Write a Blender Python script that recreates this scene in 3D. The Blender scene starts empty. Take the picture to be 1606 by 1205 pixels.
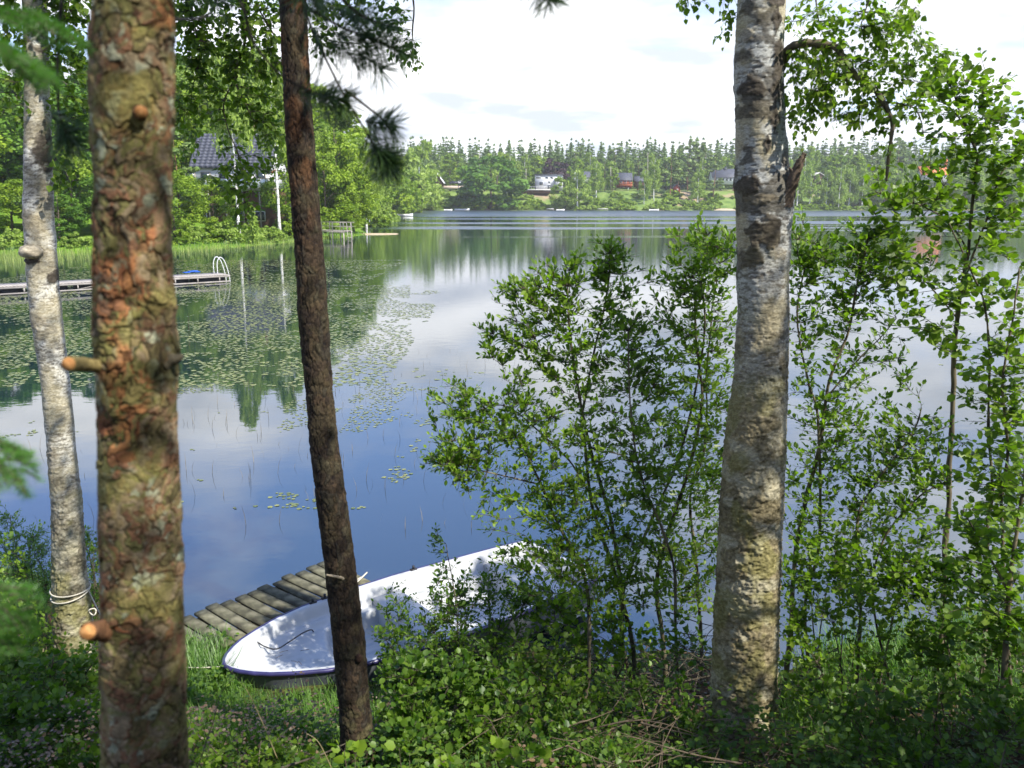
import bpy, math, random, time
import numpy as np
from mathutils import Vector, Matrix
T0 = time.time()
SC = bpy.context.scene
COL = SC.collection
# ------------------------------------------------------------------ camera
CAM_H, PITCH, FPX = 4.5, math.radians(12.2), 1336.0      # eye height over the lake, tilt down, focal length for a 1606 px wide picture
cd = bpy.data.cameras.new('camera'); cam = bpy.data.objects.new('camera', cd); COL.objects.link(cam)
cd.sensor_width = 36.0; cd.lens = 36.0 * FPX / 1606.0
cd.clip_start = 0.05; cd.clip_end = 3000
cam.location = (0, 0, CAM_H); cam.rotation_euler = (math.pi / 2 - PITCH, 0, 0)
cd.dof.use_dof = True; cd.dof.focus_distance = 11.0
cd.dof.aperture_fstop = (cd.lens / 1000.0) / 0.0092
SC.camera = cam
# ------------------------------------------------------------------ light
SUN_EL, SUN_AZ = math.radians(49), math.radians(128)     # azimuth clockwise from +Y: the sun stands behind the viewer's right shoulder
sun_dir = Vector((math.sin(SUN_AZ) * math.cos(SUN_EL), math.cos(SUN_AZ) * math.cos(SUN_EL), math.sin(SUN_EL)))
sl = bpy.data.lights.new('sun', 'SUN'); sl.energy = 5.0; sl.angle = math.radians(0.53); sl.color = (1.0, 0.955, 0.86)
so = bpy.data.objects.new('sun', sl); COL.objects.link(so); so.rotation_euler = sun_dir.to_track_quat('Z', 'Y').to_euler()
W = bpy.data.worlds.new('World'); SC.world = W; W.use_nodes = True
nt = W.node_tree; nt.nodes.clear()
def N(t, **kw):
    n = nt.nodes.new(t)
    for k, v in kw.items(): setattr(n, k, v)
    return n
def L(a, b): nt.links.new(a, b)
sky = N('ShaderNodeTexSky', sky_type='NISHITA'); sky.sun_disc = False
sky.sun_elevation = SUN_EL; sky.sun_rotation = SUN_AZ; sky.air_density = 1.0; sky.dust_density = 0.4; sky.ozone_density = 2.5
tc = N('ShaderNodeTexCoord'); sep = N('ShaderNodeSeparateXYZ'); L(tc.outputs['Generated'], sep.inputs[0])
def M(op, a, b=None, clamp=False):
    n = N('ShaderNodeMath', operation=op); n.use_clamp = clamp
    for i, v in enumerate((a, b)):
        if v is None: continue
        if isinstance(v, (int, float)): n.inputs[i].default_value = v
        else: L(v, n.inputs[i])
    return n.outputs[0]
zc = M('ADD', M('MAXIMUM', sep.outputs[2], 0.0), 0.14)
cx = M('DIVIDE', sep.outputs[0], zc); cy = M('DIVIDE', sep.outputs[1], zc)
cmb = N('ShaderNodeCombineXYZ'); L(cx, cmb.inputs[0]); L(cy, cmb.inputs[1]); cmb.inputs[2].default_value = 3.3
cn = N('ShaderNodeTexNoise'); cn.inputs['Scale'].default_value = 1.15; cn.inputs['Detail'].default_value = 7; cn.inputs['Roughness'].default_value = 0.55
L(cmb.outputs[0], cn.inputs['Vector'])
cover = M('MULTIPLY', M('SUBTRACT', 0.42, sep.outputs[2]), 1.0)       # clouds close up towards the horizon
cm = M('MULTIPLY', M('SUBTRACT', M('ADD', cn.outputs[0], cover), 0.50), 4.0, True)
cn2 = N('ShaderNodeTexNoise'); cn2.inputs['Scale'].default_value = 2.2; cn2.inputs['Detail'].default_value = 5; L(cmb.outputs[0], cn2.inputs['Vector'])
rmp = N('ShaderNodeMix', data_type='RGBA'); rmp.inputs['A'].default_value = (4.5, 4.9, 5.7, 1); rmp.inputs['B'].default_value = (8.8, 8.9, 9.1, 1)
L(M('MULTIPLY', M('SUBTRACT', cn2.outputs[0], 0.36), 3.6, True), rmp.inputs['Factor'])
stn = N('ShaderNodeVectorMath', operation='MULTIPLY'); stn.inputs[1].default_value = (1.35, 1.35, 1.6); L(sky.outputs[0], stn.inputs[0])
mxs = N('ShaderNodeMix', data_type='RGBA'); L(cm, mxs.inputs['Factor']); L(stn.outputs[0], mxs.inputs['A']); L(rmp.outputs['Result'], mxs.inputs['B'])
bg = N('ShaderNodeBackground'); bg.inputs[1].default_value = 0.11; L(mxs.outputs['Result'], bg.inputs[0])
wo = N('ShaderNodeOutputWorld'); L(bg.outputs[0], wo.inputs[0])
vs = SC.view_settings; vs.view_transform = 'Standard'; vs.look = 'None'; vs.exposure = 0.85; vs.gamma = 1.0; vs.use_curve_mapping = False
cy_ = SC.cycles; cy_.max_bounces = 6; cy_.diffuse_bounces = 3; cy_.glossy_bounces = 3; cy_.transmission_bounces = 3; cy_.transparent_max_bounces = 6; cy_.volume_bounces = 0
cy_.sample_clamp_indirect = 6
# ------------------------------------------------------------------ helpers
CP, SP = math.cos(PITCH), math.sin(PITCH)
def ray(px, py):
    u = (px - 803) / FPX; v = (602.5 - py) / FPX
    return np.array([u, CP + v * SP, -SP + v * CP])
def P(px, py, Y):
    d = ray(px, py); t = Y / d[1]; return np.array([d[0] * t, Y, CAM_H + d[2] * t])
def PZ(px, py, z):
    d = ray(px, py); t = (z - CAM_H) / d[2]; return np.array([d[0] * t, d[1] * t, z])
def depth(p): return p[..., 1] * CP - (p[..., 2] - CAM_H) * SP
def msize(px, p): return px * depth(np.asarray(p)) / FPX            # metres of a length of px pixels at point p
def hsh(*a):
    h = np.zeros(np.shape(a[0]), np.uint32)
    for i, v in enumerate(a):
        h = (h ^ (np.asarray(v).astype(np.int64).astype(np.uint32) * np.uint32([374761393, 668265263, 2246822519, 3266489917][i % 4]))) * np.uint32(2654435761)
        h ^= h >> np.uint32(15)
    h = h * np.uint32(2246822519); h ^= h >> np.uint32(13)
    return h.astype(np.float64) / 4294967295.0
def vnoise(p, seed=0):
    p = np.asarray(p, float); i = np.floor(p).astype(np.int64); f = p - i; f = f * f * (3 - 2 * f)
    r = 0
    for dx in (0, 1):
        for dy in (0, 1):
            for dz in (0, 1):
                w = (f[:, 0] if dx else 1 - f[:, 0]) * (f[:, 1] if dy else 1 - f[:, 1]) * (f[:, 2] if dz else 1 - f[:, 2])
                r = r + w * hsh(i[:, 0] + dx, i[:, 1] + dy, i[:, 2] + dz, np.full(len(p), seed))
    return r
def fbm(p, oct=4, seed=0):
    p = np.asarray(p, float); a = 0.5; r = 0; s = 0
    for k in range(oct):
        r = r + a * vnoise(p, seed + k * 17); s += a; a *= 0.55; p = p * 2.03 + 7.1
    return r / s
def worley(u, v, wrap, seed=0):
    iu = np.floor(u).astype(np.int64); iv = np.floor(v).astype(np.int64)
    f1 = np.full(u.shape, 9.); f2 = np.full(u.shape, 9.); cid = np.zeros(u.shape)
    for a in (-1, 0, 1):
        for b in (-1, 0, 1):
            cu = iu + a; cv = iv + b; w = np.mod(cu, wrap)
            px_ = cu + 0.1 + 0.8 * hsh(w, cv, w * 0 + seed); py_ = cv + 0.1 + 0.8 * hsh(w, cv, w * 0 + seed + 5)
            d = np.hypot(u - px_, v - py_); h = hsh(w, cv, w * 0 + seed + 9)
            m = d < f1
            f2 = np.where(m, f1, np.minimum(f2, d)); cid = np.where(m, h, cid); f1 = np.where(m, d, f1)
    return f1, f2, cid
def sm(a, b, x): t = np.clip((x - a) / (b - a), 0, 1); return t * t * (3 - 2 * t)
def norm(a): return a / np.maximum(np.linalg.norm(a, axis=-1, keepdims=True), 1e-9)

class MB:
    """collects vertices and polygons, builds ONE mesh"""
    def __init__(s): s.v = []; s.f = []; s.n = 0; s.t = []; s.c = []; s.m = []
    def add(s, v, faces, tint=0.5, col=None, mat=0):
        v = np.asarray(v, float).reshape(-1, 3)
        for fa in (faces if isinstance(faces, list) and len(faces) and isinstance(faces[0], np.ndarray) else [np.asarray(faces)]):
            s.f.append(fa + s.n); s.m.append(mat)
        s.v.append(v); s.n += len(v)
        s.t.append(np.broadcast_to(np.asarray(tint, float), (len(v),)))
        if col is not None: s.c.append(np.asarray(col, float))
        return s
    def box(s, c, d, rz=0, tint=0.5, bev=0.0, mat=0, R=None):
        hx, hy, hz = d[0] / 2, d[1] / 2, d[2] / 2
        v = np.array([(x, y, z) for x in (-hx, hx) for y in (-hy, hy) for z in (-hz, hz)], float)
        f = np.array([(0, 1, 3, 2), (4, 6, 7, 5), (0, 4, 5, 1), (2, 3, 7, 6), (0, 2, 6, 4), (1, 5, 7, 3)])
        if R is not None: v = v @ np.asarray(R).T
        ca, sa = math.cos(rz), math.sin(rz)
        v = np.stack([v[:, 0] * ca - v[:, 1] * sa, v[:, 0] * sa + v[:, 1] * ca, v[:, 2]], 1) + np.asarray(c, float)
        return s.add(v, f, tint, mat=mat)
    def tube(s, pts, rad, sides=6, tint=0.5, cap=True, mat=0):
        v, f = tube(pts, rad, sides); s.add(v, f, tint, mat=mat)
        if cap:
            n = len(pts); s.f.append(np.array([list(range(s.n - sides, s.n))])); s.m.append(mat)
            b = s.n - len(v); s.f.append(np.array([list(range(b + sides - 1, b - 1, -1))])); s.m.append(mat)
        return s
    def build(s, name, mat, parent=None, smooth=False, loc=None):
        v = np.concatenate(s.v)
        anc = parent
        while anc is not None and '_o' not in anc: anc = anc.parent
        off = np.array(anc['_o']) if anc is not None else (np.array(loc) if loc is not None else np.zeros(3))
        v = v - off
        me = bpy.data.meshes.new(name)
        me.vertices.add(len(v)); me.vertices.foreach_set('co', v.ravel())
        cnt = sum(len(f) for f in s.f); idx = np.concatenate([f.ravel() for f in s.f]).astype(np.int32)
        tot = np.concatenate([np.full(len(f), f.shape[1]) for f in s.f]).astype(np.int32)
        me.loops.add(len(idx)); me.loops.foreach_set('vertex_index', idx)
        st = np.concatenate([[0], np.cumsum(tot)[:-1]]).astype(np.int32)
        me.polygons.add(cnt); me.polygons.foreach_set('loop_start', st); me.polygons.foreach_set('loop_total', tot)
        mi = np.concatenate([np.full(len(f), m) for f, m in zip(s.f, s.m)]).astype(np.int32)
        me.polygons.foreach_set('material_index', mi)
        if smooth: me.polygons.foreach_set('use_smooth', np.ones(cnt, bool))
        a = me.attributes.new('tint', 'FLOAT', 'POINT'); a.data.foreach_set('value', np.concatenate(s.t).astype(np.float32))
        if s.c:
            a = me.attributes.new('Col', 'FLOAT_COLOR', 'POINT'); c = np.concatenate(s.c)
            c = np.concatenate([c, np.ones((len(c), 1))], 1); a.data.foreach_set('color', c.ravel().astype(np.float32))
        me.update(calc_edges=True)
        for m in (mat if isinstance(mat, (list, tuple)) else [mat]): me.materials.append(m)
        o = bpy.data.objects.new(name, me); COL.objects.link(o)
        if parent is not None: o.parent = parent
        elif loc is not None: o.location = loc
        return o
def tube(pts, rad, sides=6):
    pts = np.asarray(pts, float); n = len(pts); rad = np.broadcast_to(np.asarray(rad, float), (n,))
    t = norm(np.gradient(pts, axis=0)); ref = np.array([0.13, 1.0, 0.07]) if abs(t[:, 2]).mean() > 0.5 else np.array([0.05, 0.1, 1.0])
    a = norm(np.cross(t, ref)); b = np.cross(t, a)
    th = np.arange(sides) * 2 * math.pi / sides
    v = pts[:, None] + rad[:, None, None] * (a[:, None] * np.cos(th)[None, :, None] + b[:, None] * np.sin(th)[None, :, None])
    i = np.arange(n - 1)[:, None] * sides; j = np.arange(sides)[None]; k = (j + 1) % sides
    f = np.stack([i + j, i + k, i + sides + k, i + sides + j], -1).reshape(-1, 4)
    return v.reshape(-1, 3), f
def thing(name, label, cat, loc, group=None):
    o = bpy.data.objects.new(name, None); COL.objects.link(o); o.location = loc; o['_o'] = [float(x) for x in loc]; o.empty_display_size = 0.2
    return tag(o, label, cat, group)
def tag(o, label, cat, group=None, kind=None):
    if label: o['label'] = label
    if cat: o['category'] = cat
    if group: o['group'] = group
    if kind: o['kind'] = kind
    return o
def struct(o): o['kind'] = 'structure'; return o
def stuff(o, label=None, cat=None):
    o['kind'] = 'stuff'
    if label: o['label'] = label
    if cat: o['category'] = cat
    return o
def copy_tree(o, loc=None, rz=0, sc=1.0, label=None, group=None):
    c = o.copy(); COL.objects.link(c)
    for ch in o.children:
        d = ch.copy(); COL.objects.link(d); d.parent = c
    if loc is not None: c.location = loc
    c.rotation_euler = (0, 0, rz); c.scale = sc if hasattr(sc, '__len__') else (sc, sc, sc)
    if label: c['label'] = label
    if group: c['group'] = group
    return c
# ------------------------------------------------------------------ materials
def mat(name, base=(0.5, 0.5, 0.5), rough=0.7, spec=0.3, metal=0.0):
    m = bpy.data.materials.new(name); m.use_nodes = True; t = m.node_tree; b = t.nodes['Principled BSDF']
    b.inputs['Base Color'].default_value = (*base, 1); b.inputs['Roughness'].default_value = rough
    b.inputs['Specular IOR Level'].default_value = spec; b.inputs['Metallic'].default_value = metal
    return m, t, b
def noise_mat(name, c1, c2, scale=8.0, rough=0.8, spec=0.2, bump=0.15, stretch=(1, 1, 1), detail=6, c3=None, tint=0.0, dist=0.01, lo=0.35, hi=0.65):
    """two or three colours mixed by noise in object space, with fine relief; tint: share of per-piece brightness variation"""
    m, t, b = mat(name, c1, rough, spec); n = t.nodes; l = t.links
    tcn = n.new('ShaderNodeTexCoord'); mp = n.new('ShaderNodeMapping'); mp.inputs['Scale'].default_value = stretch
    l.new(tcn.outputs['Object'], mp.inputs[0])
    nz = n.new('ShaderNodeTexNoise'); nz.inputs['Scale'].default_value = scale; nz.inputs['Detail'].default_value = detail; l.new(mp.outputs[0], nz.inputs['Vector'])
    r = n.new('ShaderNodeValToRGB'); e = r.color_ramp.elements; e[0].position = lo; e[0].color = (*c1, 1); e[1].position = hi; e[1].color = (*c2, 1)
    if c3: k = e.new((lo + hi) / 2); k.color = (*c3, 1)
    l.new(nz.outputs[0], r.inputs[0]); out = r.outputs[0]
    if tint:
        a = n.new('ShaderNodeAttribute'); a.attribute_name = 'tint'; oi = n.new('ShaderNodeObjectInfo')
        ad = n.new('ShaderNodeMath'); ad.operation = 'ADD'; l.new(a.outputs['Fac'], ad.inputs[0]); l.new(oi.outputs['Random'], ad.inputs[1])
        mr = n.new('ShaderNodeMapRange'); mr.inputs['From Max'].default_value = 2; mr.inputs['To Min'].default_value = 1 - tint; mr.inputs['To Max'].default_value = 1 + tint
        l.new(ad.outputs[0], mr.inputs[0]); mm = n.new('ShaderNodeVectorMath'); mm.operation = 'SCALE'; l.new(out, mm.inputs[0]); l.new(mr.outputs[0], mm.inputs['Scale']); out = mm.outputs[0]
    l.new(out, b.inputs['Base Color'])
    if bump:
        bp = n.new('ShaderNodeBump'); bp.inputs['Strength'].default_value = bump; bp.inputs['Distance'].default_value = dist
        nb = n.new('ShaderNodeTexNoise'); nb.inputs['Scale'].default_value = scale * 4; nb.inputs['Detail'].default_value = 5; l.new(mp.outputs[0], nb.inputs['Vector'])
        l.new(nb.outputs[0], bp.inputs['Height']); l.new(bp.outputs[0], b.inputs['Normal'])
    return m
def leaf_mat(name, c_dark, c_light, trans=0.35, rough=0.45, gloss=0.5, tcol=None):
    """leaf: diffuse + light let through + sheen; colour runs from c_dark to c_light with the leaf's own tint"""
    m = bpy.data.materials.new(name); m.use_nodes = True; t = m.node_tree; n = t.nodes; l = t.links; b = n['Principled BSDF']; out = n['Material Output']
    a = n.new('ShaderNodeAttribute'); a.attribute_name = 'tint'
    r = n.new('ShaderNodeValToRGB'); e = r.color_ramp.elements; e[0].color = (*c_dark, 1); e[1].color = (*c_light, 1)
    l.new(a.outputs['Fac'], r.inputs[0]); l.new(r.outputs[0], b.inputs['Base Color'])
    b.inputs['Roughness'].default_value = rough; b.inputs['Specular IOR Level'].default_value = gloss
    tr = n.new('ShaderNodeBsdfTranslucent'); g = n.new('ShaderNodeVectorMath'); g.operation = 'MULTIPLY'; g.inputs[1].default_value = tcol or (1.5, 1.9, 0.5)
    l.new(r.outputs[0], g.inputs[0]); l.new(g.outputs[0], tr.inputs[0])
    mx = n.new('ShaderNodeMixShader'); mx.inputs[0].default_value = trans; l.new(b.outputs[0], mx.inputs[1]); l.new(tr.outputs[0], mx.inputs[2]); l.new(mx.outputs[0], out.inputs[0])
    return m
def col_mat(name, rough=0.85, scale=60.0, bump=0.4, dist=0.004, stretch=(1, 1, 1), spec=0.2):
    """base colour carried by the vertices (pigment of bark plates, lichen, scars; shade on the slim pine) with fine grain"""
    m, t, b = mat(name, (0.5, 0.5, 0.5), rough, spec); n = t.nodes; l = t.links
    a = n.new('ShaderNodeAttribute'); a.attribute_name = 'Col'; tcn = n.new('ShaderNodeTexCoord'); mp = n.new('ShaderNodeMapping'); mp.inputs['Scale'].default_value = stretch
    l.new(tcn.outputs['Object'], mp.inputs[0]); nz = n.new('ShaderNodeTexNoise'); nz.inputs['Scale'].default_value = scale; nz.inputs['Detail'].default_value = 6; l.new(mp.outputs[0], nz.inputs['Vector'])
    mr = n.new('ShaderNodeMapRange'); mr.inputs['From Min'].default_value = 0.3; mr.inputs['From Max'].default_value = 0.7; mr.inputs['To Min'].default_value = 0.62; mr.inputs['To Max'].default_value = 1.3
    l.new(nz.outputs[0], mr.inputs[0]); s = n.new('ShaderNodeVectorMath'); s.operation = 'SCALE'; l.new(a.outputs['Color'], s.inputs[0]); l.new(mr.outputs[0], s.inputs['Scale']); l.new(s.outputs[0], b.inputs['Base Color'])
    bp = n.new('ShaderNodeBump'); bp.inputs['Strength'].default_value = bump; bp.inputs['Distance'].default_value = dist; l.new(nz.outputs[0], bp.inputs['Height']); l.new(bp.outputs[0], b.inputs['Normal'])
    return m
M_leaf_willow = leaf_mat('willow leaf', (0.045, 0.09, 0.012), (0.21, 0.31, 0.035), trans=0.45, gloss=0.35)
M_leaf_birch = leaf_mat('birch leaf', (0.052, 0.10, 0.012), (0.22, 0.31, 0.035), trans=0.45, gloss=0.35)
M_leaf_fresh = leaf_mat('fresh leaf', (0.07, 0.14, 0.016), (0.20, 0.29, 0.03), trans=0.42, gloss=0.35)
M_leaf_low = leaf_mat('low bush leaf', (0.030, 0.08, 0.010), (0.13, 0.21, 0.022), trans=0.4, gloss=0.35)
M_leaf_pale = leaf_mat('pale willow leaf', (0.07, 0.14, 0.035), (0.19, 0.28, 0.08))
M_needle = leaf_mat('pine needle', (0.022, 0.05, 0.016), (0.07, 0.13, 0.035), trans=0.15)
M_needle_soft = leaf_mat('spruce needle', (0.04, 0.13, 0.015), (0.10, 0.24, 0.03), trans=0.35)
M_grass = leaf_mat('grass blade', (0.04, 0.11, 0.012), (0.13, 0.24, 0.03), trans=0.3)
M_drygrass = leaf_mat('dry straw', (0.22, 0.17, 0.08), (0.42, 0.35, 0.2), trans=0.2, tcol=(1, 1, 0.8))
M_reed = leaf_mat('reed blade', (0.13, 0.20, 0.035), (0.30, 0.34, 0.10), trans=0.3)
M_pad = leaf_mat('lily pad', (0.09, 0.12, 0.025), (0.24, 0.25, 0.07), trans=0.0, rough=0.35, gloss=0.5)
M_far_broad = leaf_mat('far broadleaf', (0.075, 0.14, 0.014), (0.25, 0.34, 0.03), trans=0.25, gloss=0.15)
M_far_light = leaf_mat('far light broadleaf', (0.13, 0.20, 0.03), (0.30, 0.39, 0.08), trans=0.28, gloss=0.15)
M_far_dark = leaf_mat('far dark broadleaf', (0.045, 0.11, 0.016), (0.14, 0.25, 0.03), trans=0.22, gloss=0.15)
M_far_spruce = leaf_mat('far spruce', (0.075, 0.13, 0.035), (0.19, 0.28, 0.07), trans=0.1, gloss=0.1)
M_far_pine = leaf_mat('far pine', (0.085, 0.14, 0.04), (0.20, 0.27, 0.08), trans=0.1, gloss=0.1)
M_far_purple = leaf_mat('copper foliage', (0.035, 0.022, 0.025), (0.075, 0.045, 0.05), trans=0.1, gloss=0.1)
M_twig = noise_mat('dark twig', (0.035, 0.028, 0.02), (0.10, 0.085, 0.06), 30, 0.8)
M_stem = noise_mat('grey brown stem', (0.05, 0.042, 0.03), (0.19, 0.16, 0.10), 14, 0.8, stretch=(1, 1, 0.35))
M_deadtwig = noise_mat('dead twig', (0.06, 0.045, 0.03), (0.17, 0.13, 0.09), 20, 0.9)
M_trunk_far = noise_mat('far trunk', (0.06, 0.05, 0.04), (0.16, 0.12, 0.09), 3, 0.9, bump=0)
M_trunk_pinefar = noise_mat('far pine trunk', (0.16, 0.09, 0.05), (0.24, 0.14, 0.08), 3, 0.9, bump=0)
M_trunk_birchfar = noise_mat('far birch trunk', (0.75, 0.74, 0.70), (0.30, 0.28, 0.25), 2.2, 0.8, bump=0, stretch=(0.6, 0.6, 2.5), lo=0.5, hi=0.62)
M_white = noise_mat('white paint', (0.78, 0.78, 0.76), (0.70, 0.70, 0.69), 3, 0.6, bump=0.05)
M_rope = noise_mat('rope', (0.42, 0.38, 0.30), (0.60, 0.56, 0.46), 120, 0.9)
M_darkrope = noise_mat('dark rope', (0.03, 0.03, 0.035), (0.08, 0.08, 0.08), 80, 0.8)
M_glass, _t, _b = mat('window glass', (0.03, 0.04, 0.05), 0.08, 0.8)
# ------------------------------------------------------------------ thin summer haze over the lake
def haze_box(x0, x1, y0, y1, z0, z1, dens):
    b_ = MB().box(((x0 + x1) / 2, (y0 + y1) / 2, (z0 + z1) / 2), (x1 - x0, y1 - y0, z1 - z0))
    m = bpy.data.materials.new('haze'); m.use_nodes = True; t = m.node_tree; t.nodes.clear(); o = t.nodes.new('ShaderNodeOutputMaterial'); v = t.nodes.new('ShaderNodeVolumePrincipled')
    v.inputs['Color'].default_value = (0.99, 1.0, 0.98, 1); v.inputs['Density'].default_value = dens; v.inputs['Anisotropy'].default_value = 0.3; t.links.new(v.outputs[0], o.inputs['Volume'])
    q = b_.build('haze', m); q['kind'] = 'stuff'; q['label'] = 'thin pale summer haze over the lake'; return q
# ------------------------------------------------------------------ ground, lake bed, water
def shore_y(x):
    x = np.asarray(x, float)
    return 7.75 + 1.9 * sm(-3.4, -5.2, x) + 0.5 * sm(2.2, 4.5, x) + 0.9 * sm(6, 14, x) + 0.18 * np.sin(x * 1.7) + 0.12 * np.sin(x * 3.9 + 1)
def gz(x, y):
    x = np.asarray(x, float); y = np.asarray(y, float); s = shore_y(x) - y
    z = np.where(s < 0, 0.34 * s, np.where(s < 2.7, 0.30 * s, np.where(s < 9.7, 0.81 + 0.42 * (s - 2.7), 3.75 + 0.08 * (s - 9.7))))
    z = np.maximum(z, -1.6)
    q = np.stack([x.ravel() * 1.3, y.ravel() * 1.3, x.ravel() * 0], 1)
    return z + (fbm(q, 3, 3).reshape(x.shape) - 0.5) * 0.16 * sm(-0.5, 0.6, s)
def grid_mesh(name, xs, ys, zf, m, smooth=True):
    X, Y = np.meshgrid(xs, ys); Z = zf(X, Y); nx = len(xs); ny = len(ys)
    i = np.arange(ny - 1)[:, None] * nx; j = np.arange(nx - 1)[None]
    f = np.stack([i + j, i + j + 1, i + nx + j + 1, i + nx + j], -1).reshape(-1, 4)
    b = MB(); b.add(np.stack([X, Y, Z], -1).reshape(-1, 3), f); return b.build(name, m, smooth=smooth)
def spread(a, b, fa, fb, fine, coarse):
    mid = np.arange(fa, fb, fine); lo = fa - np.cumsum(np.geomspace(fine, coarse, 24)); lo = lo[lo > a]; hi = fb + np.cumsum(np.geomspace(fine, coarse, 24)); hi = hi[hi < b]
    return np.concatenate([[a], lo[::-1], mid, hi, [b]])
# soil: needle litter, brown humus, moss patches
M_soil, t, b = mat('forest soil', (0.1, 0.08, 0.05), 0.95, 0.1); n = t.nodes; l = t.links
tcn = n.new('ShaderNodeTexCoord'); n1 = n.new('ShaderNodeTexNoise'); n1.inputs['Scale'].default_value = 0.9; n1.inputs['Detail'].default_value = 6; l.new(tcn.outputs['Object'], n1.inputs['Vector'])
n2 = n.new('ShaderNodeTexVoronoi'); n2.inputs['Scale'].default_value = 38; l.new(tcn.outputs['Object'], n2.inputs['Vector'])
r1 = n.new('ShaderNodeValToRGB'); e = r1.color_ramp.elements; e[0].position = 0.42; e[0].color = (0.075, 0.05, 0.03, 1); e[1].position = 0.6; e[1].color = (0.035, 0.06, 0.015, 1); l.new(n1.outputs[0], r1.inputs[0])
r2 = n.new('ShaderNodeValToRGB'); e = r2.color_ramp.elements; e[0].color = (0.45, 0.4, 0.38, 1); e[1].color = (1.9, 1.6, 1.4, 1); l.new(n2.outputs['Color'], r2.inputs[0])
mm = n.new('ShaderNodeVectorMath'); mm.operation = 'MULTIPLY'; l.new(r1.outputs[0], mm.inputs[0]); l.new(r2.outputs[0], mm.inputs[1]); l.new(mm.outputs[0], b.inputs['Base Color'])
bp = n.new('ShaderNodeBump'); bp.inputs['Strength'].default_value = 0.7; bp.inputs['Distance'].default_value = 0.02; l.new(n2.outputs['Distance'], bp.inputs['Height']); l.new(bp.outputs[0], b.inputs['Normal'])
struct(grid_mesh('bank_ground', spread(-90, 90, -8, 8, 0.09, 9), spread(-70, 60, 1.0, 10, 0.09, 8), gz, M_soil))
# water
M_water, t, b = mat('lake water', (0.006, 0.018, 0.026), 0.02, 0.5); n = t.nodes; l = t.links
b.inputs['IOR'].default_value = 3.0
geo = n.new('ShaderNodeNewGeometry'); sp = n.new('ShaderNodeSeparateXYZ'); l.new(geo.outputs['Position'], sp.inputs[0])
def wn(scale, sx, sy, det, rough=0.5):
    mp = n.new('ShaderNodeMapping'); mp.inputs['Scale'].default_value = (sx, sy, 1); l.new(geo.outputs['Position'], mp.inputs[0])
    z = n.new('ShaderNodeTexNoise'); z.inputs['Scale'].default_value = scale; z.inputs['Detail'].default_value = det; z.inputs['Roughness'].default_value = rough; l.new(mp.outputs[0], z.inputs['Vector']); return z.outputs[0]
def wm(op, a, b_=None, cl=False):
    q = n.new('ShaderNodeMath'); q.operation = op; q.use_clamp = cl
    for i, v in enumerate((a, b_)):
        if v is None: continue
        if isinstance(v, (int, float)): q.inputs[i].default_value = v
        else: l.new(v, q.inputs[i])
    return q.outputs[0]
def wr(v, a, c, d=0.0, e_=1.0):
    q = n.new('ShaderNodeMapRange'); q.clamp = True; q.inputs['From Min'].default_value = a; q.inputs['From Max'].default_value = c; q.inputs['To Min'].default_value = d; q.inputs['To Max'].default_value = e_; l.new(v, q.inputs[0]); return q.outputs[0]
patch = wn(0.045, 0.16, 1.0, 3)                                # long wind lanes across the open lake
lane = wr(patch, 0.52, 0.58); far = wr(sp.outputs[1], 104, 122); openw = wm('MULTIPLY', far, wr(wm('ADD', sp.outputs[0], wm('MULTIPLY', sp.outputs[1], 0.155)), -6, 14))
wind = wm('MAXIMUM', wm('MULTIPLY', lane, openw), wm('MULTIPLY', wr(sp.outputs[1], 225, 262), 1.0))
calm = wr(sp.outputs[1], 14, 60, 0.0012, 0.0045)
amp = wm('ADD', calm, wm('MULTIPLY', wind, 0.10))
h1 = wn(1.6, 1.0, 1.6, 4, 0.55)
bp = n.new('ShaderNodeBump'); bp.inputs['Strength'].default_value = 1.0; bp.inputs['Distance'].default_value = 1.0
l.new(wm('MULTIPLY', h1, wm('MULTIPLY', amp, 0.9)), bp.inputs['Height']); l.new(bp.outputs[0], b.inputs['Normal'])
l.new(wm('ADD', wm('MULTIPLY', wind, 0.30), wr(sp.outputs[1], 20, 120, 0.010, 0.02)), b.inputs['Roughness'])
struct(grid_mesh('lake_water', np.array([-420., -60., 0., 60., 520.]), np.array([4.5, 30., 120., 460.]), lambda X, Y: X * 0, M_water, False))
# ------------------------------------------------------------------ left shore and far shore land
def seg_shore(pts):
    a = np.array(pts, float)
    return lambda x: np.interp(x, a[:, 0], a[:, 1])
LS = np.array([(-160, 60), (-60, 68), (-43, 72.5), (-35.6, 74.5), (-30, 79), (-27, 83), (-24, 93), (-21.5, 104), (-19.8, 109), (-19.2, 116), (-21, 124), (-23.5, 135), (-28, 172), (-43, 262), (-60, 420)], float)
def ls_dist(x, y):
    """signed distance inland of the left bank's waterline"""
    d = np.full(x.shape, 1e9); sgn = np.zeros(x.shape)
    for a, c in zip(LS[:-1], LS[1:]):
        e = c - a; t_ = np.clip(((x - a[0]) * e[0] + (y - a[1]) * e[1]) / (e @ e), 0, 1)
        qx = a[0] + t_ * e[0] - x; qy = a[1] + t_ * e[1] - y; dd = np.hypot(qx, qy)
        s_ = np.sign(e[0] * (y - a[1]) - e[1] * (x - a[0])); m = dd < d - 1e-9; sgn = np.where(m, s_, sgn); d = np.where(m, dd, d)
    return d * sgn
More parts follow.
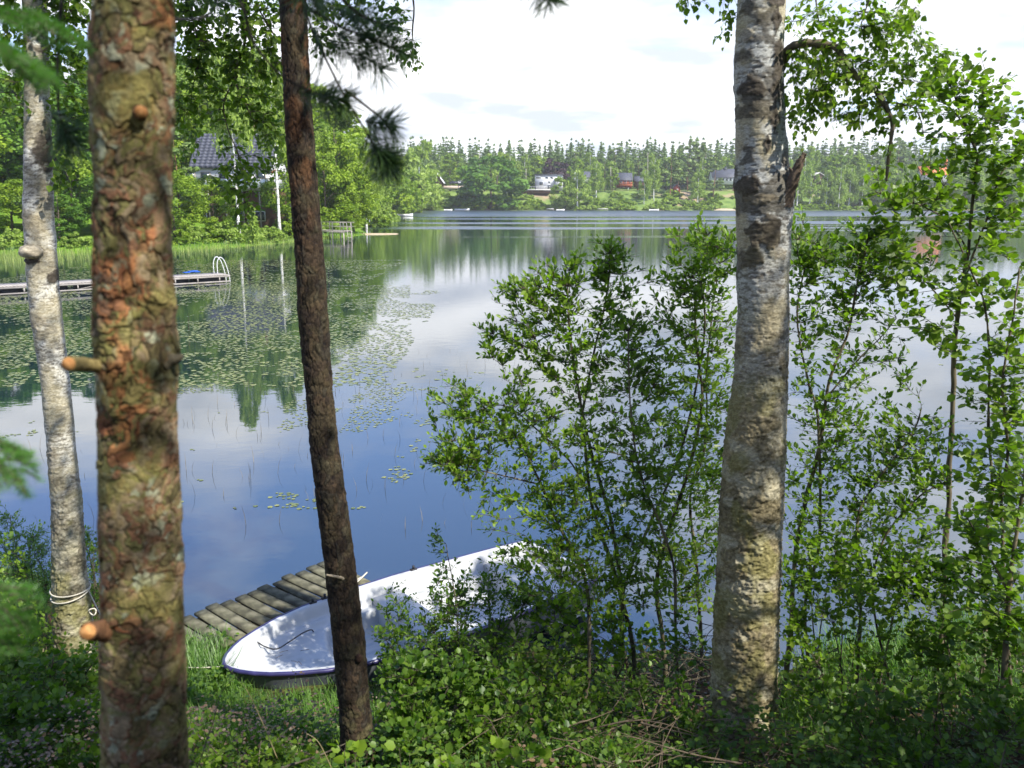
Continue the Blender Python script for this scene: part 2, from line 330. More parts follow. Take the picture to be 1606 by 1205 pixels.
def lz(x, y):
    x = np.asarray(x, float); y = np.asarray(y, float); d = ls_dist(x, y)
    q = np.stack([x.ravel() * 0.15, y.ravel() * 0.15, x.ravel() * 0], 1)
    z = np.where(d < 0, 0.35 * d, np.where(d < 6, 0.13 * d, np.where(d < 26, 0.78 + 0.12 * (d - 6), 3.18 + 0.03 * (d - 26))))
    return np.maximum(z, -2) + (fbm(q, 3, 8).reshape(x.shape) - 0.5) * 0.6 * sm(0, 6, d)
def fs_y(x): x = np.asarray(x, float); return 372 + 5 * np.sin(x * 0.021 + 1) + 2 * np.sin(x * 0.09) + 12 * sm(60, 160, x) + 4 * sm(-10, -60, x)
def fz(x, y):
    x = np.asarray(x, float); y = np.asarray(y, float); d = y - fs_y(x)
    q = np.stack([x.ravel() * 0.05, y.ravel() * 0.05, x.ravel() * 0], 1)
    z = np.where(d < 0, 0.3 * d, np.where(d < 6, 0.16 * d, np.where(d < 26, 0.96 + 0.37 * (d - 6), np.where(d < 60, 8.4 + 0.02 * (d - 26), 9.1 + 0.075 * (d - 60)))))
    z = np.where(z > 22, 22 + (z - 22) * 0.1, z)
    return np.maximum(z, -2) + (fbm(q, 3, 12).reshape(x.shape) - 0.5) * 2.0 * sm(2, 12, d) * (1 - 0.8 * sm(20, 26, d) * sm(60, 50, d))
def bank_mat(name, g1, g2, earth, s1, s2, elo=0.56, ehi=0.64):
    m, t, b = mat(name, g1, 0.95, 0.05); n = t.nodes; l = t.links
    tcn = n.new('ShaderNodeTexCoord'); a = n.new('ShaderNodeTexNoise'); a.inputs['Scale'].default_value = s1; a.inputs['Detail'].default_value = 8; a.inputs['Roughness'].default_value = 0.7; l.new(tcn.outputs['Object'], a.inputs['Vector'])
    c = n.new('ShaderNodeTexNoise'); c.inputs['Scale'].default_value = s2; c.inputs['Detail'].default_value = 5; l.new(tcn.outputs['Object'], c.inputs['Vector'])
    r = n.new('ShaderNodeValToRGB'); e = r.color_ramp.elements; e[0].position = 0.35; e[0].color = (*g1, 1); e[1].position = 0.65; e[1].color = (*g2, 1); l.new(a.outputs[0], r.inputs[0])
    mr = n.new('ShaderNodeMapRange'); mr.inputs['From Min'].default_value = elo; mr.inputs['From Max'].default_value = ehi; l.new(c.outputs[0], mr.inputs[0])
    mx = n.new('ShaderNodeMix'); mx.data_type = 'RGBA'; l.new(mr.outputs[0], mx.inputs['Factor']); l.new(r.outputs[0], mx.inputs['A']); mx.inputs['B'].default_value = (*earth, 1); l.new(mx.outputs['Result'], b.inputs['Base Color'])
    return m
M_lgrass = bank_mat('left shore grass', (0.07, 0.15, 0.015), (0.17, 0.27, 0.03), (0.25, 0.20, 0.10), 0.8, 0.12, 0.6, 0.7)
M_fgrass = bank_mat('far hillside grass', (0.08, 0.14, 0.03), (0.20, 0.27, 0.07), (0.32, 0.24, 0.15), 0.25, 0.06, 0.54, 0.62)
struct(grid_mesh('left_shore_ground', spread(-420, -10, -62, -17, 0.8, 40), spread(45, 430, 66, 130, 0.8, 18), lambda X, Y: np.where(ls_dist(X, Y) > -9, lz(X, Y), -2.5), M_lgrass))
struct(grid_mesh('far_shore_ground', np.linspace(-500, 700, 240), np.concatenate([np.arange(355, 470, 1.2), np.linspace(472, 1500, 30)]), fz, M_fgrass))
# sand spit beyond the wooden jetty
M_sand = noise_mat('spit sand', (0.36, 0.28, 0.18), (0.46, 0.38, 0.26), 1.5, 0.9, bump=0.1)
mb = MB(); ns = 22; th = np.linspace(0, 2 * np.pi, ns, endpoint=False)
c = np.array([-18.6, 115.8, 0.0]); ring = np.stack([c[0] + 3.6 * np.cos(th) * (1 + 0.1 * np.sin(3 * th)), c[1] + 1.7 * np.sin(th) + 0.1 * (3.6 * np.cos(th)), th * 0 - 0.10], 1); ring2 = (ring - c) * [0.82, 0.75, 0] + c + [0, 0, 0.09]
v = np.concatenate([ring, ring2, [c + [0, 0, 0.14]]]); j = np.arange(ns); k = (j + 1) % ns
mb.add(v, [np.stack([j, k, k + ns, j + ns], 1), np.stack([j + ns, k + ns, np.full(ns, 2 * ns)], 1)]); struct(mb.build('sand_spit', M_sand, smooth=True))
mb = MB(); c = np.array([40.0, fs_y(40.0) + 1.6, 0.35]) + np.array([float(P(1143, 322, 372)[0]) - 40, 0, 0])
ring = np.stack([c[0] + 5.0 * np.cos(th), c[1] + 2.6 * np.sin(th), c[2] - 0.3 + 0.5 * np.sin(th)], 1); ring2 = (ring - c) * 0.7 + c + [0, 0, 0.35]
v = np.concatenate([ring, ring2, [c + [0, 0, 0.45]]]); mb.add(v, [np.stack([j, k, k + ns, j + ns], 1), np.stack([j + ns, k + ns, np.full(ns, 2 * ns)], 1)]); struct(mb.build('beach', M_sand, smooth=True))

# ------------------------------------------------------------------ trunks of the near trees
M_pinebark = col_mat('pine bark', 0.9, 160, 0.5, 0.002)
M_darkbark = col_mat('dark pine bark', 0.95, 90, 0.6, 0.004)
M_birchbark = col_mat('birch bark', 0.75, 55, 0.5, 0.003, stretch=(1, 1, 3.2))
def trunk(table, Y, kind, seed, nu, zfine, top, base_flare=0.5, lean_top=0.0, fine=0.006, marks=()):
    """trunk surface from its outline; returns verts, faces, colours, and functions for centre and radius"""
    T = sorted([(P((a + c) / 2, py, Y), (c - a) / 2) for py, a, c in table], key=lambda q: q[0][2])
    zs = np.array([q[0][2] for q in T]); xs = np.array([q[0][0] for q in T]); rs = np.array([msize(q[1], q[0]) for q in T])
    g0 = float(gz(np.array([xs[0]]), np.array([Y]))[0]) - 0.12
    def cx_(z):
        z = np.asarray(z, float); s0 = (xs[1] - xs[0]) / (zs[1] - zs[0]) * 0.5; s1 = (xs[-1] - xs[-3]) / (zs[-1] - zs[-3])
        return np.where(z < zs[0], xs[0] + (z - zs[0]) * s0, np.where(z > zs[-1], xs[-1] + (z - zs[-1]) * s1, np.interp(z, zs, xs)))
    def rr(z):
        z = np.asarray(z, float); r0 = np.interp(z, zs, rs); r0 = r0 * np.where(z > zs[-1], 1 - 0.85 * np.clip((z - zs[-1]) / (top - zs[-1]), 0, 1), 1)
        return r0 * (1 + base_flare * np.exp(-np.maximum(z - g0 - 0.1, 0) / 0.13))
    vz = np.concatenate([np.arange(g0, max(g0 + 0.01, zfine[0]), 0.03), np.arange(zfine[0], zfine[1], fine), np.linspace(zfine[1], top, 60)]); vz = np.unique(vz[vz >= g0])
    th = np.arange(nu) * 2 * np.pi / nu; Z, TH = np.meshgrid(vz, th, indexing='ij'); R = rr(Z); cxx = cx_(Z)
    circ = 2 * np.pi * float(np.median(rs)); q3 = np.stack([np.cos(TH) * R * 1.0, np.sin(TH) * R, Z], -1).reshape(-1, 3)
    sh = Z.shape; f = lambda s, o=4, sd=0, st=(1, 1, 1): fbm(q3 * s * np.array(st), o, seed + sd).reshape(sh)
    if kind == 'pine':
        cu = 0.030; nw = max(6, int(round(circ / cu))); wu = (f(16, 4, 1) - 0.5) * 3.6; wv = (f(16, 4, 2) - 0.5) * 3.6
        f1, f2, cid = worley(TH / (2 * np.pi) * nw + wu, Z / 0.034 + wv, nw, seed); ed = f2 - f1
        g1, g2, cid2 = worley(TH / (2 * np.pi) * nw * 2 + wu * 2.5, Z / 0.019 + wv * 2.5, nw * 2, seed + 3)
        crack = sm(0.0, 0.10 + 0.25 * f(11, 3, 21), ed) * 0.8 + 0.2; crack = crack * (1 - sm(0.56, 0.64, f(8, 3, 22))) + sm(0.56, 0.64, f(8, 3, 22)); lay = f(9, 3, 4)
        disp = 0.0040 * crack + 0.0045 * cid + 0.0018 * sm(0, 0.2, g2 - g1) + (lay - 0.5) * 0.012 - 0.005
        pal = np.array([(0.24, 0.13, 0.06), (0.24, 0.18, 0.09), (0.18, 0.165, 0.06), (0.26, 0.20, 0.12), (0.21, 0.11, 0.06), (0.20, 0.155, 0.07), (0.25, 0.16, 0.09), (0.14, 0.115, 0.05)])
        ci = np.clip(((cid * 0.75 + cid2 * 0.25) * 8).astype(int), 0, 7); col = pal[ci]
        li = 0.7 * sm(0.56, 0.64, f(34, 4, 5)) * sm(0.45, 0.6, f(7, 2, 6)) * crack * (cid > 0.3); col = col * (1 - li[..., None]) + np.array((0.40, 0.45, 0.31)) * li[..., None]
        mo = sm(0.47, 0.60, f(10, 4, 7)); col = col * (1 - 0.7 * mo[..., None]) + np.array((0.22, 0.20, 0.06)) * 0.7 * mo[..., None]
        rd = sm(0.60, 0.66, f(7, 3, 8)) * (cid2 > 0.5); col = col * (1 - 0.65 * rd[..., None]) + np.array((0.42, 0.15, 0.06)) * 0.65 * rd[..., None]
        col = col * (0.12 + 0.88 * crack[..., None]) * (0.34 + 0.95 * f(45, 3, 9)[..., None])
        deep = sm(0.40, 0.33, f(8, 3, 11)); disp = disp - 0.006 * deep; col = col * (1 - 0.55 * deep[..., None])
    elif kind == 'shadedpine':
        nw = max(6, int(round(circ / 0.030))); wu = (f(14, 4, 1) - 0.5) * 3.0; wv = (f(12, 4, 2) - 0.5) * 2.6
        f1, f2, cid = worley(TH / (2 * np.pi) * nw + wu, Z / 0.070 + wv, nw, seed); crack = sm(0.02, 0.22, f2 - f1)
        disp = 0.005 * crack + 0.005 * cid + (f(20, 3, 3) - 0.5) * 0.014 - 0.008
        pal = np.array([(0.105, 0.075, 0.05), (0.14, 0.10, 0.065), (0.085, 0.06, 0.042), (0.17, 0.115, 0.07), (0.12, 0.10, 0.07)]); col = pal[np.clip((cid * 5).astype(int), 0, 4)]
        low = sm(1.75, 1.0, Z) ; li = sm(0.5, 0.62, f(12, 4, 5)) * (0.25 + 0.6 * low); col = col * (1 - li[..., None]) + np.array((0.27, 0.23, 0.11)) * li[..., None]
        rd = sm(4.1, 4.8, Z) * sm(0.45, 0.6, f(9, 3, 7)); col = col * (1 - rd[..., None]) + np.array((0.26, 0.13, 0.06)) * rd[..., None]
        col = col * (0.45 + 0.55 * crack[..., None]) * (0.5 + 1.0 * f(60, 3, 9)[..., None]) * 0.30  # last factor darkens the whole bark in place of the shade on this trunk
    else:
        zt = marks['zt']; low = sm(zt[1], zt[0], Z + (f(3, 3, 1) - 0.5) * 0.7)          # how far the bark has gone rough and mossy
        len_ = sm(0.52, 0.64, f(22, 3, 2, (1, 1, 6.5))); fine_ = sm(0.60, 0.74, f(60, 2, 3, (1, 1, 5)))
        white = np.array(marks.get('white', (0.70, 0.69, 0.64))); col = white * (0.82 + 0.3 * f(7, 4, 4)[..., None])
        col = col * (1 - 0.8 * len_[..., None]) + np.array((0.10, 0.085, 0.07)) * 0.8 * len_[..., None]; col = col * (1 - 0.6 * fine_[..., None])
        tan = sm(0.42, 0.62, f(5, 4, 5)) * marks.get('tan', 0.5); col = col * (1 - tan[..., None]) + np.array((0.36, 0.31, 0.19)) * tan[..., None]
        disp = -0.003 * len_ + (f(6, 3, 6) - 0.5) * 0.02
        dk = sm(0.545, 0.60, f(4.6, 4, 7, (1, 1, 1.6))) * marks.get('dark', 0.8); col = col * (1 - 0.85 * dk[..., None]) + np.array((0.07, 0.06, 0.045)) * 0.85 * dk[..., None]; disp = disp + 0.006 * dk * (f(45, 3, 8) - 0.2)
        # grown scars: diamonds and patches at given heights / bearings
        for (mpx, mpy, hw, hh, s_) in marks.get('spots', ()):
            p = P(mpx, mpy, Y); dx = (cxx + R * np.cos(TH) - p[0]) / msize(hw, p); dz = (Z - p[2]) / msize(hh, p)
            wob = (f(22, 4, 12) - 0.5) * (1.5 if s_ != 'd' else 0.8)
            d = (np.abs(dx) + np.abs(dz) + wob) if s_ == 'd' else (np.hypot(dx, dz) + wob); m = sm(1.12, 0.75, d) * (1.0 if s_ != 'b' else 0.55) * (np.sin(TH) < 0.25)
            c_ = np.array((0.05, 0.042, 0.032)) if s_ != 'b' else np.array((0.17, 0.14, 0.09)); core = sm(0.5, 0.3, d) if s_ == 'd' else 0
            col = col * (1 - m[..., None]) + c_ * m[..., None] * (0.8 + 1.2 * f(40, 3, 13)[..., None]); disp = disp + (0.008 if s_ != 'b' else 0.010) * m * (1 - 0.9 * core) * (0.6 + 0.8 * f(40, 2, 14))
        rough = f(30, 4, 9); rf1, rf2, rc = worley(TH / (2 * np.pi) * max(6, int(circ / 0.05)) + (f(9, 3, 15) - .5) * 2, Z / 0.07 + (f(9, 3, 16) - .5) * 2, max(6, int(circ / 0.05)), seed + 4); rcr = sm(0.0, 0.25, rf2 - rf1)
        lc = np.array(marks.get('low', (0.27, 0.23, 0.14))) * 0.62 * (0.2 + 1.5 * f(55, 4, 18)[..., None]) * (0.7 + 0.3 * rcr[..., None]) * (0.55 + 0.9 * f(4.5, 3, 20)[..., None])
        lg = sm(0.5, 0.6, f(11, 3, 10)); lc = lc * (1 - 0.5 * lg[..., None]) + np.array((0.45, 0.42, 0.30)) * 0.5 * lg[..., None]
        mo = sm(0.5, 0.62, f(6, 3, 17)); lc = lc * (1 - 0.5 * mo[..., None]) + np.array((0.19, 0.18, 0.05)) * 0.5 * mo[..., None]
        lc = lc * (1 - 0.45 * len_[..., None] * sm(3.0, 4.2, Z)[..., None]); col = col * (1 - low[..., None]) + lc * low[..., None]; disp = disp + low * ((rough - 0.5) * 0.028 + (f(75, 3, 19) - 0.5) * 0.02 + 0.003 * rcr)
    RR = np.maximum(R + disp * min(1.0, float(np.median(rs)) / 0.07), 0.004)
    v = np.stack([cxx + RR * np.cos(TH), Y + RR * np.sin(TH), Z], -1).reshape(-1, 3)
    n_ = len(vz); i = np.arange(n_ - 1)[:, None] * nu; j_ = np.arange(nu)[None]; k_ = (j_ + 1) % nu
    fc = np.stack([i + j_, i + k_, i + nu + k_, i + nu + j_], -1).reshape(-1, 4)
    return v, fc, np.clip(col, 0.01, 1).reshape(-1, 3), cx_, rr, g0
def near_tree(name, label, cat, table, Y, kind, seed, nu, zfine, top, m, fine=0.006, flare=0.5, marks=()):
    v, fc, col, cx_, rr, g0 = trunk(table, Y, kind, seed, nu, zfine, top, flare, fine=fine, marks=marks)
    t_ = thing(name, label, cat, (float(cx_(g0)), Y, g0))
    b_ = MB(); b_.add(v, fc, 0.5, col); b_.build('trunk', m, t_, True)
    return t_, cx_, rr
def px_table(*rows): return rows
pine1, p1c, p1r = near_tree('pine_tree', 'thick out-of-focus pine trunk with flaking orange bark, closest to the viewer', 'tree',
    px_table((-60, 151, 266), (0, 150, 266), (60, 146, 270), (150, 148, 268), (240, 151, 265), (330, 152, 265), (430, 153, 266), (520, 153, 272), (556, 154, 277), (600, 158, 273), (700, 160, 272), (800, 162, 277), (900, 164, 283), (975, 162, 284), (1100, 165, 285), (1205, 165, 290)),
    1.9, 'pine', 11, 300, (3.0, 5.1), 13.5, M_pinebark, fine=0.0022, flare=0.4)
pine2, p2c, p2r = near_tree('pine_tree', 'slim dark leaning pine standing in front of the white boat', 'tree',
    px_table((-60, 437, 478), (0, 438, 480), (100, 443, 485), (200, 447, 491), (300, 455, 499), (400, 463, 508), (500, 468, 515), (600, 478, 521), (700, 486, 531), (800, 498, 546), (900, 511, 559), (1000, 521, 572), (1100, 531, 580), (1190, 537, 589)),
    5.05, 'shadedpine', 23, 144, (0.8, 6.2), 12.5, M_darkbark, fine=0.008, flare=0.25)
birch1, b1c, b1r = near_tree('birch_tree', 'slender white birch at the left with a rope tied round its base', 'tree',
    px_table((-60, 35, 70), (0, 37, 72), (100, 40, 75), (200, 40, 78), (270, 39, 80), (330, 38, 83), (375, 41, 85), (450, 45, 90), (500, 51, 96), (600, 66, 108), (700, 76, 117), (800, 83, 127), (900, 85, 133), (980, 86, 142), (1020, 87, 145)),
    6.95, 'birch', 37, 128, (0.4, 6.6), 14.5, M_birchbark, fine=0.009, flare=0.55,
    marks=dict(zt=(0.9, 3.6), white=(0.60, 0.585, 0.52), tan=0.7, dark=0.5, low=(0.33, 0.29, 0.19), spots=[(62, 394, 20, 14, 'b'), (62, 408, 15, 5, 'e'), (60, 348, 22, 22, 'b'), (75, 235, 14, 30, 'e'), (88, 432, 6, 10, 'e'), (65, 500, 20, 14, 'b'), (92, 730, 16, 34, 'b'), (118, 780, 10, 18, 'b'), (62, 90, 14, 20, 'b')]))
birch2, b2c, b2r = near_tree('birch_tree', 'large silver birch in front of the shrubs with diamond scars and a broken stub', 'tree',
    px_table((-60, 1158, 1232), (0, 1157, 1232), (100, 1153, 1228), (200, 1154, 1230), (255, 1155, 1236), (295, 1153, 1244), (350, 1156, 1241), (400, 1157, 1237), (500, 1157, 1235), (600, 1151, 1233), (700, 1138, 1230), (800, 1130, 1226), (900, 1125, 1222), (1000, 1120, 1218), (1100, 1116, 1215), (1130, 1112, 1216)),
    5.45, 'birch', 51, 192, (0.6, 5.7), 13.0, M_birchbark, fine=0.007, flare=0.35,
    marks=dict(zt=(2.7, 4.75), white=(0.42, 0.425, 0.40), tan=0.8, dark=0.95, low=(0.36, 0.30, 0.17),
        spots=[(1207, 38, 9, 26, 'd'), (1212, 100, 10, 36, 'e'), (1206, 146, 10, 22, 'd'), (1204, 188, 10, 24, 'd'), (1192, 227, 7, 16, 'd'), (1172, 140, 20, 14, 'e'), (1166, 292, 16, 14, 'e'), (1184, 312, 20, 9, 'b'), (1236, 292, 12, 24, 'e'), (1206, 8, 16, 12, 'e'), (1190, 365, 26, 26, 'e'), (1172, 400, 16, 20, 'e'), (1208, 395, 18, 10, 'b'), (1165, 60, 8, 10, 'b')]))
# burl and stub parts
def lump(c, r, sc, seed, col, m, name, parent):
    nu, nv = 20, 12; th, ph = np.meshgrid(np.arange(nu) * 2 * np.pi / nu, np.linspace(0.02, np.pi - 0.02, nv)); d = np.stack([np.sin(ph) * np.cos(th), np.sin(ph) * np.sin(th), np.cos(ph)], -1).reshape(-1, 3)
    rr_ = r * (0.7 + 0.7 * fbm(d * 1.8 + seed, 3, seed)); v = np.asarray(c) + d * rr_[:, None] * np.array(sc)
    i = np.arange(nv - 1)[:, None] * nu; j = np.arange(nu)[None]; k = (j + 1) % nu
    b_ = MB(); b_.add(v, np.stack([i + j, i + nu + j, i + nu + k, i + k], -1).reshape(-1, 4), 0.5, np.array(col) * (0.5 + fbm(d * 6, 3, seed + 1)[:, None])); return b_.build(name, m, parent, True)
cb = P(62, 394, 6.95); lump(cb + [0, -0.12, 0], 0.085, (1.1, 0.7, 0.62), 5, (0.38, 0.33, 0.24), M_birchbark, 'burl', birch1)
def stub(parent, pts, r0, r1, name, m, col, seed, cut=None):
    pts = np.asarray(pts, float); n_ = 26; t_ = np.linspace(0, 1, n_); q = np.stack([np.interp(t_, np.linspace(0, 1, len(pts)), pts[:, i]) for i in range(3)], 1)
    r = np.interp(t_, [0, 0.15, 1], [r0 * 1.5, r0, r1]); v, f = tube(q, r, 18); nn = (fbm(v * 110, 4, seed) - 0.5)[:, None]; cc = np.repeat(q, 18, 0); v = v + norm(v - cc) * nn * r0 * 0.5
    b_ = MB(); b_.add(v, f, 0.5, np.array(col) * (0.6 + 1.0 * (nn + 0.5))); b_.f.append(np.array([list(range(len(v) - 18, len(v)))])); b_.m.append(0); o = b_.build(name, m, parent, True)
    if cut:
        e = MB(); tdir = norm(q[-1] - q[-2]); e.tube([q[-1] - tdir * 0.002, q[-1] + tdir * 0.003], r1 * 0.86, 16); e.build('cut_face', cut, o)
    return o
M_cut = noise_mat('cut wood', (0.30, 0.13, 0.04), (0.52, 0.27, 0.10), 90, 0.7)
stub(pine1, [P(165, 576, 1.86), P(130, 572, 1.78), P(108, 571, 1.70)], msize(11, P(130, 570, 1.8)), msize(11, P(130, 570, 1.8)), 'branch_stub', M_pinebark, (0.16, 0.125, 0.05), 3, M_cut)
stub(pine1, [P(178, 990, 1.86), P(152, 990, 1.80), P(138, 991, 1.73)], msize(17, P(130, 990, 1.8)), msize(13, P(130, 990, 1.8)), 'branch_stub', M_pinebark, (0.12, 0.06, 0.03), 4, M_cut)
stub(pine1, [P(219, 178, 1.85), P(220, 177, 1.83), P(221, 176, 1.815)], msize(12, P(220, 176, 1.8)), msize(11, P(220, 176, 1.8)), 'branch_stub', M_pinebark, (0.12, 0.06, 0.03), 6, M_cut)
stub(pine1, [P(262, 566, 1.88), P(278, 562, 1.88), P(286, 558, 1.88)], msize(10, P(270, 560, 1.8)), msize(4, P(270, 560, 1.8)), 'branch_stub', M_darkbark, (0.07, 0.06, 0.04), 7)
stub(birch2, [P(1228, 318, 5.35), P(1243, 285, 5.30), P(1254, 256, 5.27), P(1262, 240, 5.26)], msize(11, P(1240, 290, 5.3)), msize(3, P(1240, 290, 5.3)), 'broken_stub', M_darkbark, (0.12, 0.09, 0.065), 8)
stub(birch2, [P(1243, 270, 5.28), P(1238, 263, 5.27)], msize(3, P(1240, 290, 5.3)), msize(1.5, P(1240, 290, 5.3)), 'knot', M_darkbark, (0.10, 0.08, 0.06), 9)
stub(pine2, [P(538, 907, 4.97), P(524, 904, 4.90), P(512, 902, 4.86)], msize(2.4, P(530, 905, 5)), msize(1.6, P(530, 905, 5)), 'dead_twig', M_darkbark, (0.30, 0.25, 0.18), 10)
lump(P(563, 1032, 4.96), 0.026, (0.8, 0.6, 1.1), 8, (0.035, 0.02, 0.014), M_darkbark, 'knot', pine2)
print('trunks', round(time.time() - T0, 1))

# ------------------------------------------------------------------ rowing boat
M_gel = noise_mat('white gelcoat', (0.46, 0.47, 0.48), (0.20, 0.20, 0.18), 4.5, 0.4, 0.4, bump=0.03, c3=(0.42, 0.43, 0.43), detail=10, hi=0.85)
M_hull = noise_mat('dark hull', (0.05, 0.06, 0.07), (0.10, 0.11, 0.12), 4, 0.45, 0.4, bump=0.05)
M_rail = noise_mat('navy rubber rail', (0.022, 0.02, 0.075), (0.04, 0.034, 0.12), 12, 0.35, 0.6, bump=0.03)
M_black = noise_mat('black plastic', (0.02, 0.02, 0.025), (0.04, 0.04, 0.045), 20, 0.5)
BL = 3.85; bowp = np.array([-2.52, 6.76]); ax = norm(np.array([0.80, 0.60])); pr = np.array([-ax[1], ax[0]])
def hb(s): return np.interp(s, [0, 0.03, 0.08, 0.16, 0.28, 0.45, 0.7, 1.0, 1.5, 2.1, 2.8, 3.4, 3.85], [0.0, 0.09, 0.17, 0.26, 0.36, 0.46, 0.58, 0.67, 0.74, 0.77, 0.75, 0.70, 0.64])
def zr(s): return 0.49 + 0.03 * np.clip(1 - s / 1.3, 0, 1) ** 1.6 + 0.02 * np.clip((s - 2.8), 0, 2)
def bw(s, t_, z): s = np.asarray(s, float); t_ = np.asarray(t_, float); return np.stack([bowp[0] + ax[0] * s + pr[0] * t_, bowp[1] + ax[1] * s + pr[1] * t_, np.broadcast_to(z, s.shape)], -1)
boat = thing('rowing_boat', 'white fibreglass rowing boat with a dark blue rim drawn up beside the plank jetty', 'boat', tuple(bw(np.array(1.9), np.array(0.0), 0.0).tolist()))
ss = np.concatenate([np.linspace(0, 0.5, 34) ** 1.3 / 0.5 ** 0.3, np.linspace(0.53, BL, 90)])
b_ = MB(); prof = [(1.0, 1.0), (0.985, 0.9), (0.93, 0.62), (0.87, 0.36), (0.76, 0.14), (0.40, 0.03), (0.0, 0.0)]
prof = prof + [(-a, c) for a, c in prof[-2::-1]]
zb = 0.0 + 0.34 * np.clip(1 - ss / 1.1, 0, 1) ** 2; V = []
for a, c in prof: V.append(bw(ss + 0.10 * (1 - c) * np.clip(1 - ss / 0.8, 0, 1), hb(ss) * a, zb + (zr(ss) - 0.012 - zb) * c))
V = np.stack(V, 1); m_ = len(prof); i = np.arange(len(ss) - 1)[:, None] * m_; j = np.arange(m_ - 1)[None]
b_.add(V.reshape(-1, 3), np.stack([i + j, i + m_ + j, i + m_ + j + 1, i + j + 1], -1).reshape(-1, 4)); e0 = b_.n - m_; b_.f.append(np.array([list(range(e0, e0 + m_))])); b_.m.append(0)
b_.build('hull', M_hull, boat, True)
# liner: one moulded surface with side ledges, raised bow platform and floor
nt_ = 121; tt = np.linspace(-1, 1, nt_); S, TT = np.meshgrid(ss, tt, indexing='ij'); A = np.abs(TT); bi = hb(S); Rz = zr(S) + 0.012
dist_in = bi * (1 - A)                                              # metres in from the rim
wallz = Rz - 0.0 - 0.20 * sm(0.045, 0.13, dist_in); low = 0.125 + 0.05 * np.clip(1 - S / 1.4, 0, 1)
base = np.where(dist_in < 0.2, wallz, wallz); base = base + (low - (Rz - 0.20)) * sm(0.215, 0.26, dist_in)
edge = 1.02 + 0.22 * (TT * 1.0) ** 2 + 0.10 * TT; plat = (0.36 + 0.03 * np.clip(1 - S, 0, 1)); pm = sm(edge + 0.035, edge - 0.015, S)
cand = np.where(dist_in < 0.13, base, plat); base2 = base * (1 - pm) + np.maximum(base, np.minimum(plat - 0.0, Rz - 0.20 * sm(0.045, 0.20, dist_in))) * pm
tr = sm(BL - 0.05, BL - 0.11, S); base2 = base2 * tr + Rz * (1 - tr)
base2 = base2 + 0.012 * sm(0.30, 0.32, dist_in) * (np.abs(np.mod(TT * 5, 1) - 0.5) < 0.18) * (pm < 0.01)
b_ = MB(); V = bw(S, bi * TT * 0.995, 0); V[..., 2] = base2; i = np.arange(len(ss) - 1)[:, None] * nt_; j = np.arange(nt_ - 1)[None]
b_.add(V.reshape(-1, 3), np.stack([i + j, i + nt_ + j, i + nt_ + j + 1, i + j + 1], -1).reshape(-1, 4)); b_.build('liner', M_gel, boat, True)
rim = np.concatenate([np.stack([ss, hb(ss)], 1)[::-1], np.stack([ss, -hb(ss)], 1)[1:]]); rl = bw(rim[:, 0], rim[:, 1], 0); rl[:, 2] = zr(rim[:, 0]) - 0.004; sc_ = 1.012
b_ = MB(); b_.tube(rl, 0.021, 8); b_.tube(bw(np.array([BL + 0.0] * 3), np.array([hb(BL), 0, -hb(BL)]), zr(BL) - 0.004), 0.018, 8); b_.build('rub_rail', M_rail, boat, True)
def slab(name, s0, s1, z1, z0, m, inset=0.14, bow=0.0):
    b_ = MB(); k = 9; u = np.linspace(-1, 1, k); rows = []
    for z, g in ((z0, 0), (z1 - 0.015, 0), (z1, 0.015)):
        for s_ in (s0 + g, s1 - g): rows.append(bw(np.full(k, s_) + bow * (1 - u ** 2), u * (hb(np.full(k, s_)) - inset - g), z))
    V = np.stack(rows)     # rows: 0 z0s0,1 z0s1,2 z1's0,3 z1's1,4 top s0,5 top s1
    idx = lambda r, j: r * k + j; F_ = []
    for a, c in ((0, 2), (2, 4), (4, 5), (5, 3), (3, 1)):
        for j in range(k - 1): F_.append((idx(a, j), idx(a, j + 1), idx(c, j + 1), idx(c, j)))
    b_.add(V.reshape(-1, 3), np.array(F_)); b_.f.append(np.array([[idx(0, 0), idx(2, 0), idx(4, 0), idx(5, 0), idx(3, 0), idx(1, 0)], [idx(1, k - 1), idx(3, k - 1), idx(5, k - 1), idx(4, k - 1), idx(2, k - 1), idx(0, k - 1)]])); b_.m.append(0)
    return b_.build(name, m, boat)
slab('thwart', 1.78, 2.12, 0.385, 0.09, M_gel, 0.115)
slab('stern_bench', 3.20, 3.72, 0.395, 0.09, M_gel, 0.10)
for s_, sd in ((1.13, 1), (1.27, 1), (2.35, 1), (2.35, -1), (3.1, -1), (1.3, -1)):
    c = bw(np.array(s_), np.array(sd * (hb(s_) - 0.015)), zr(s_) + 0.012); b_ = MB(); b_.box(c, (0.075, 0.035, 0.03), math.atan2(ax[1], ax[0])); b_.tube([c + [0, 0, 0.01], c + [0, 0, 0.05]], 0.014, 8); b_.build('oarlock', M_black, boat)
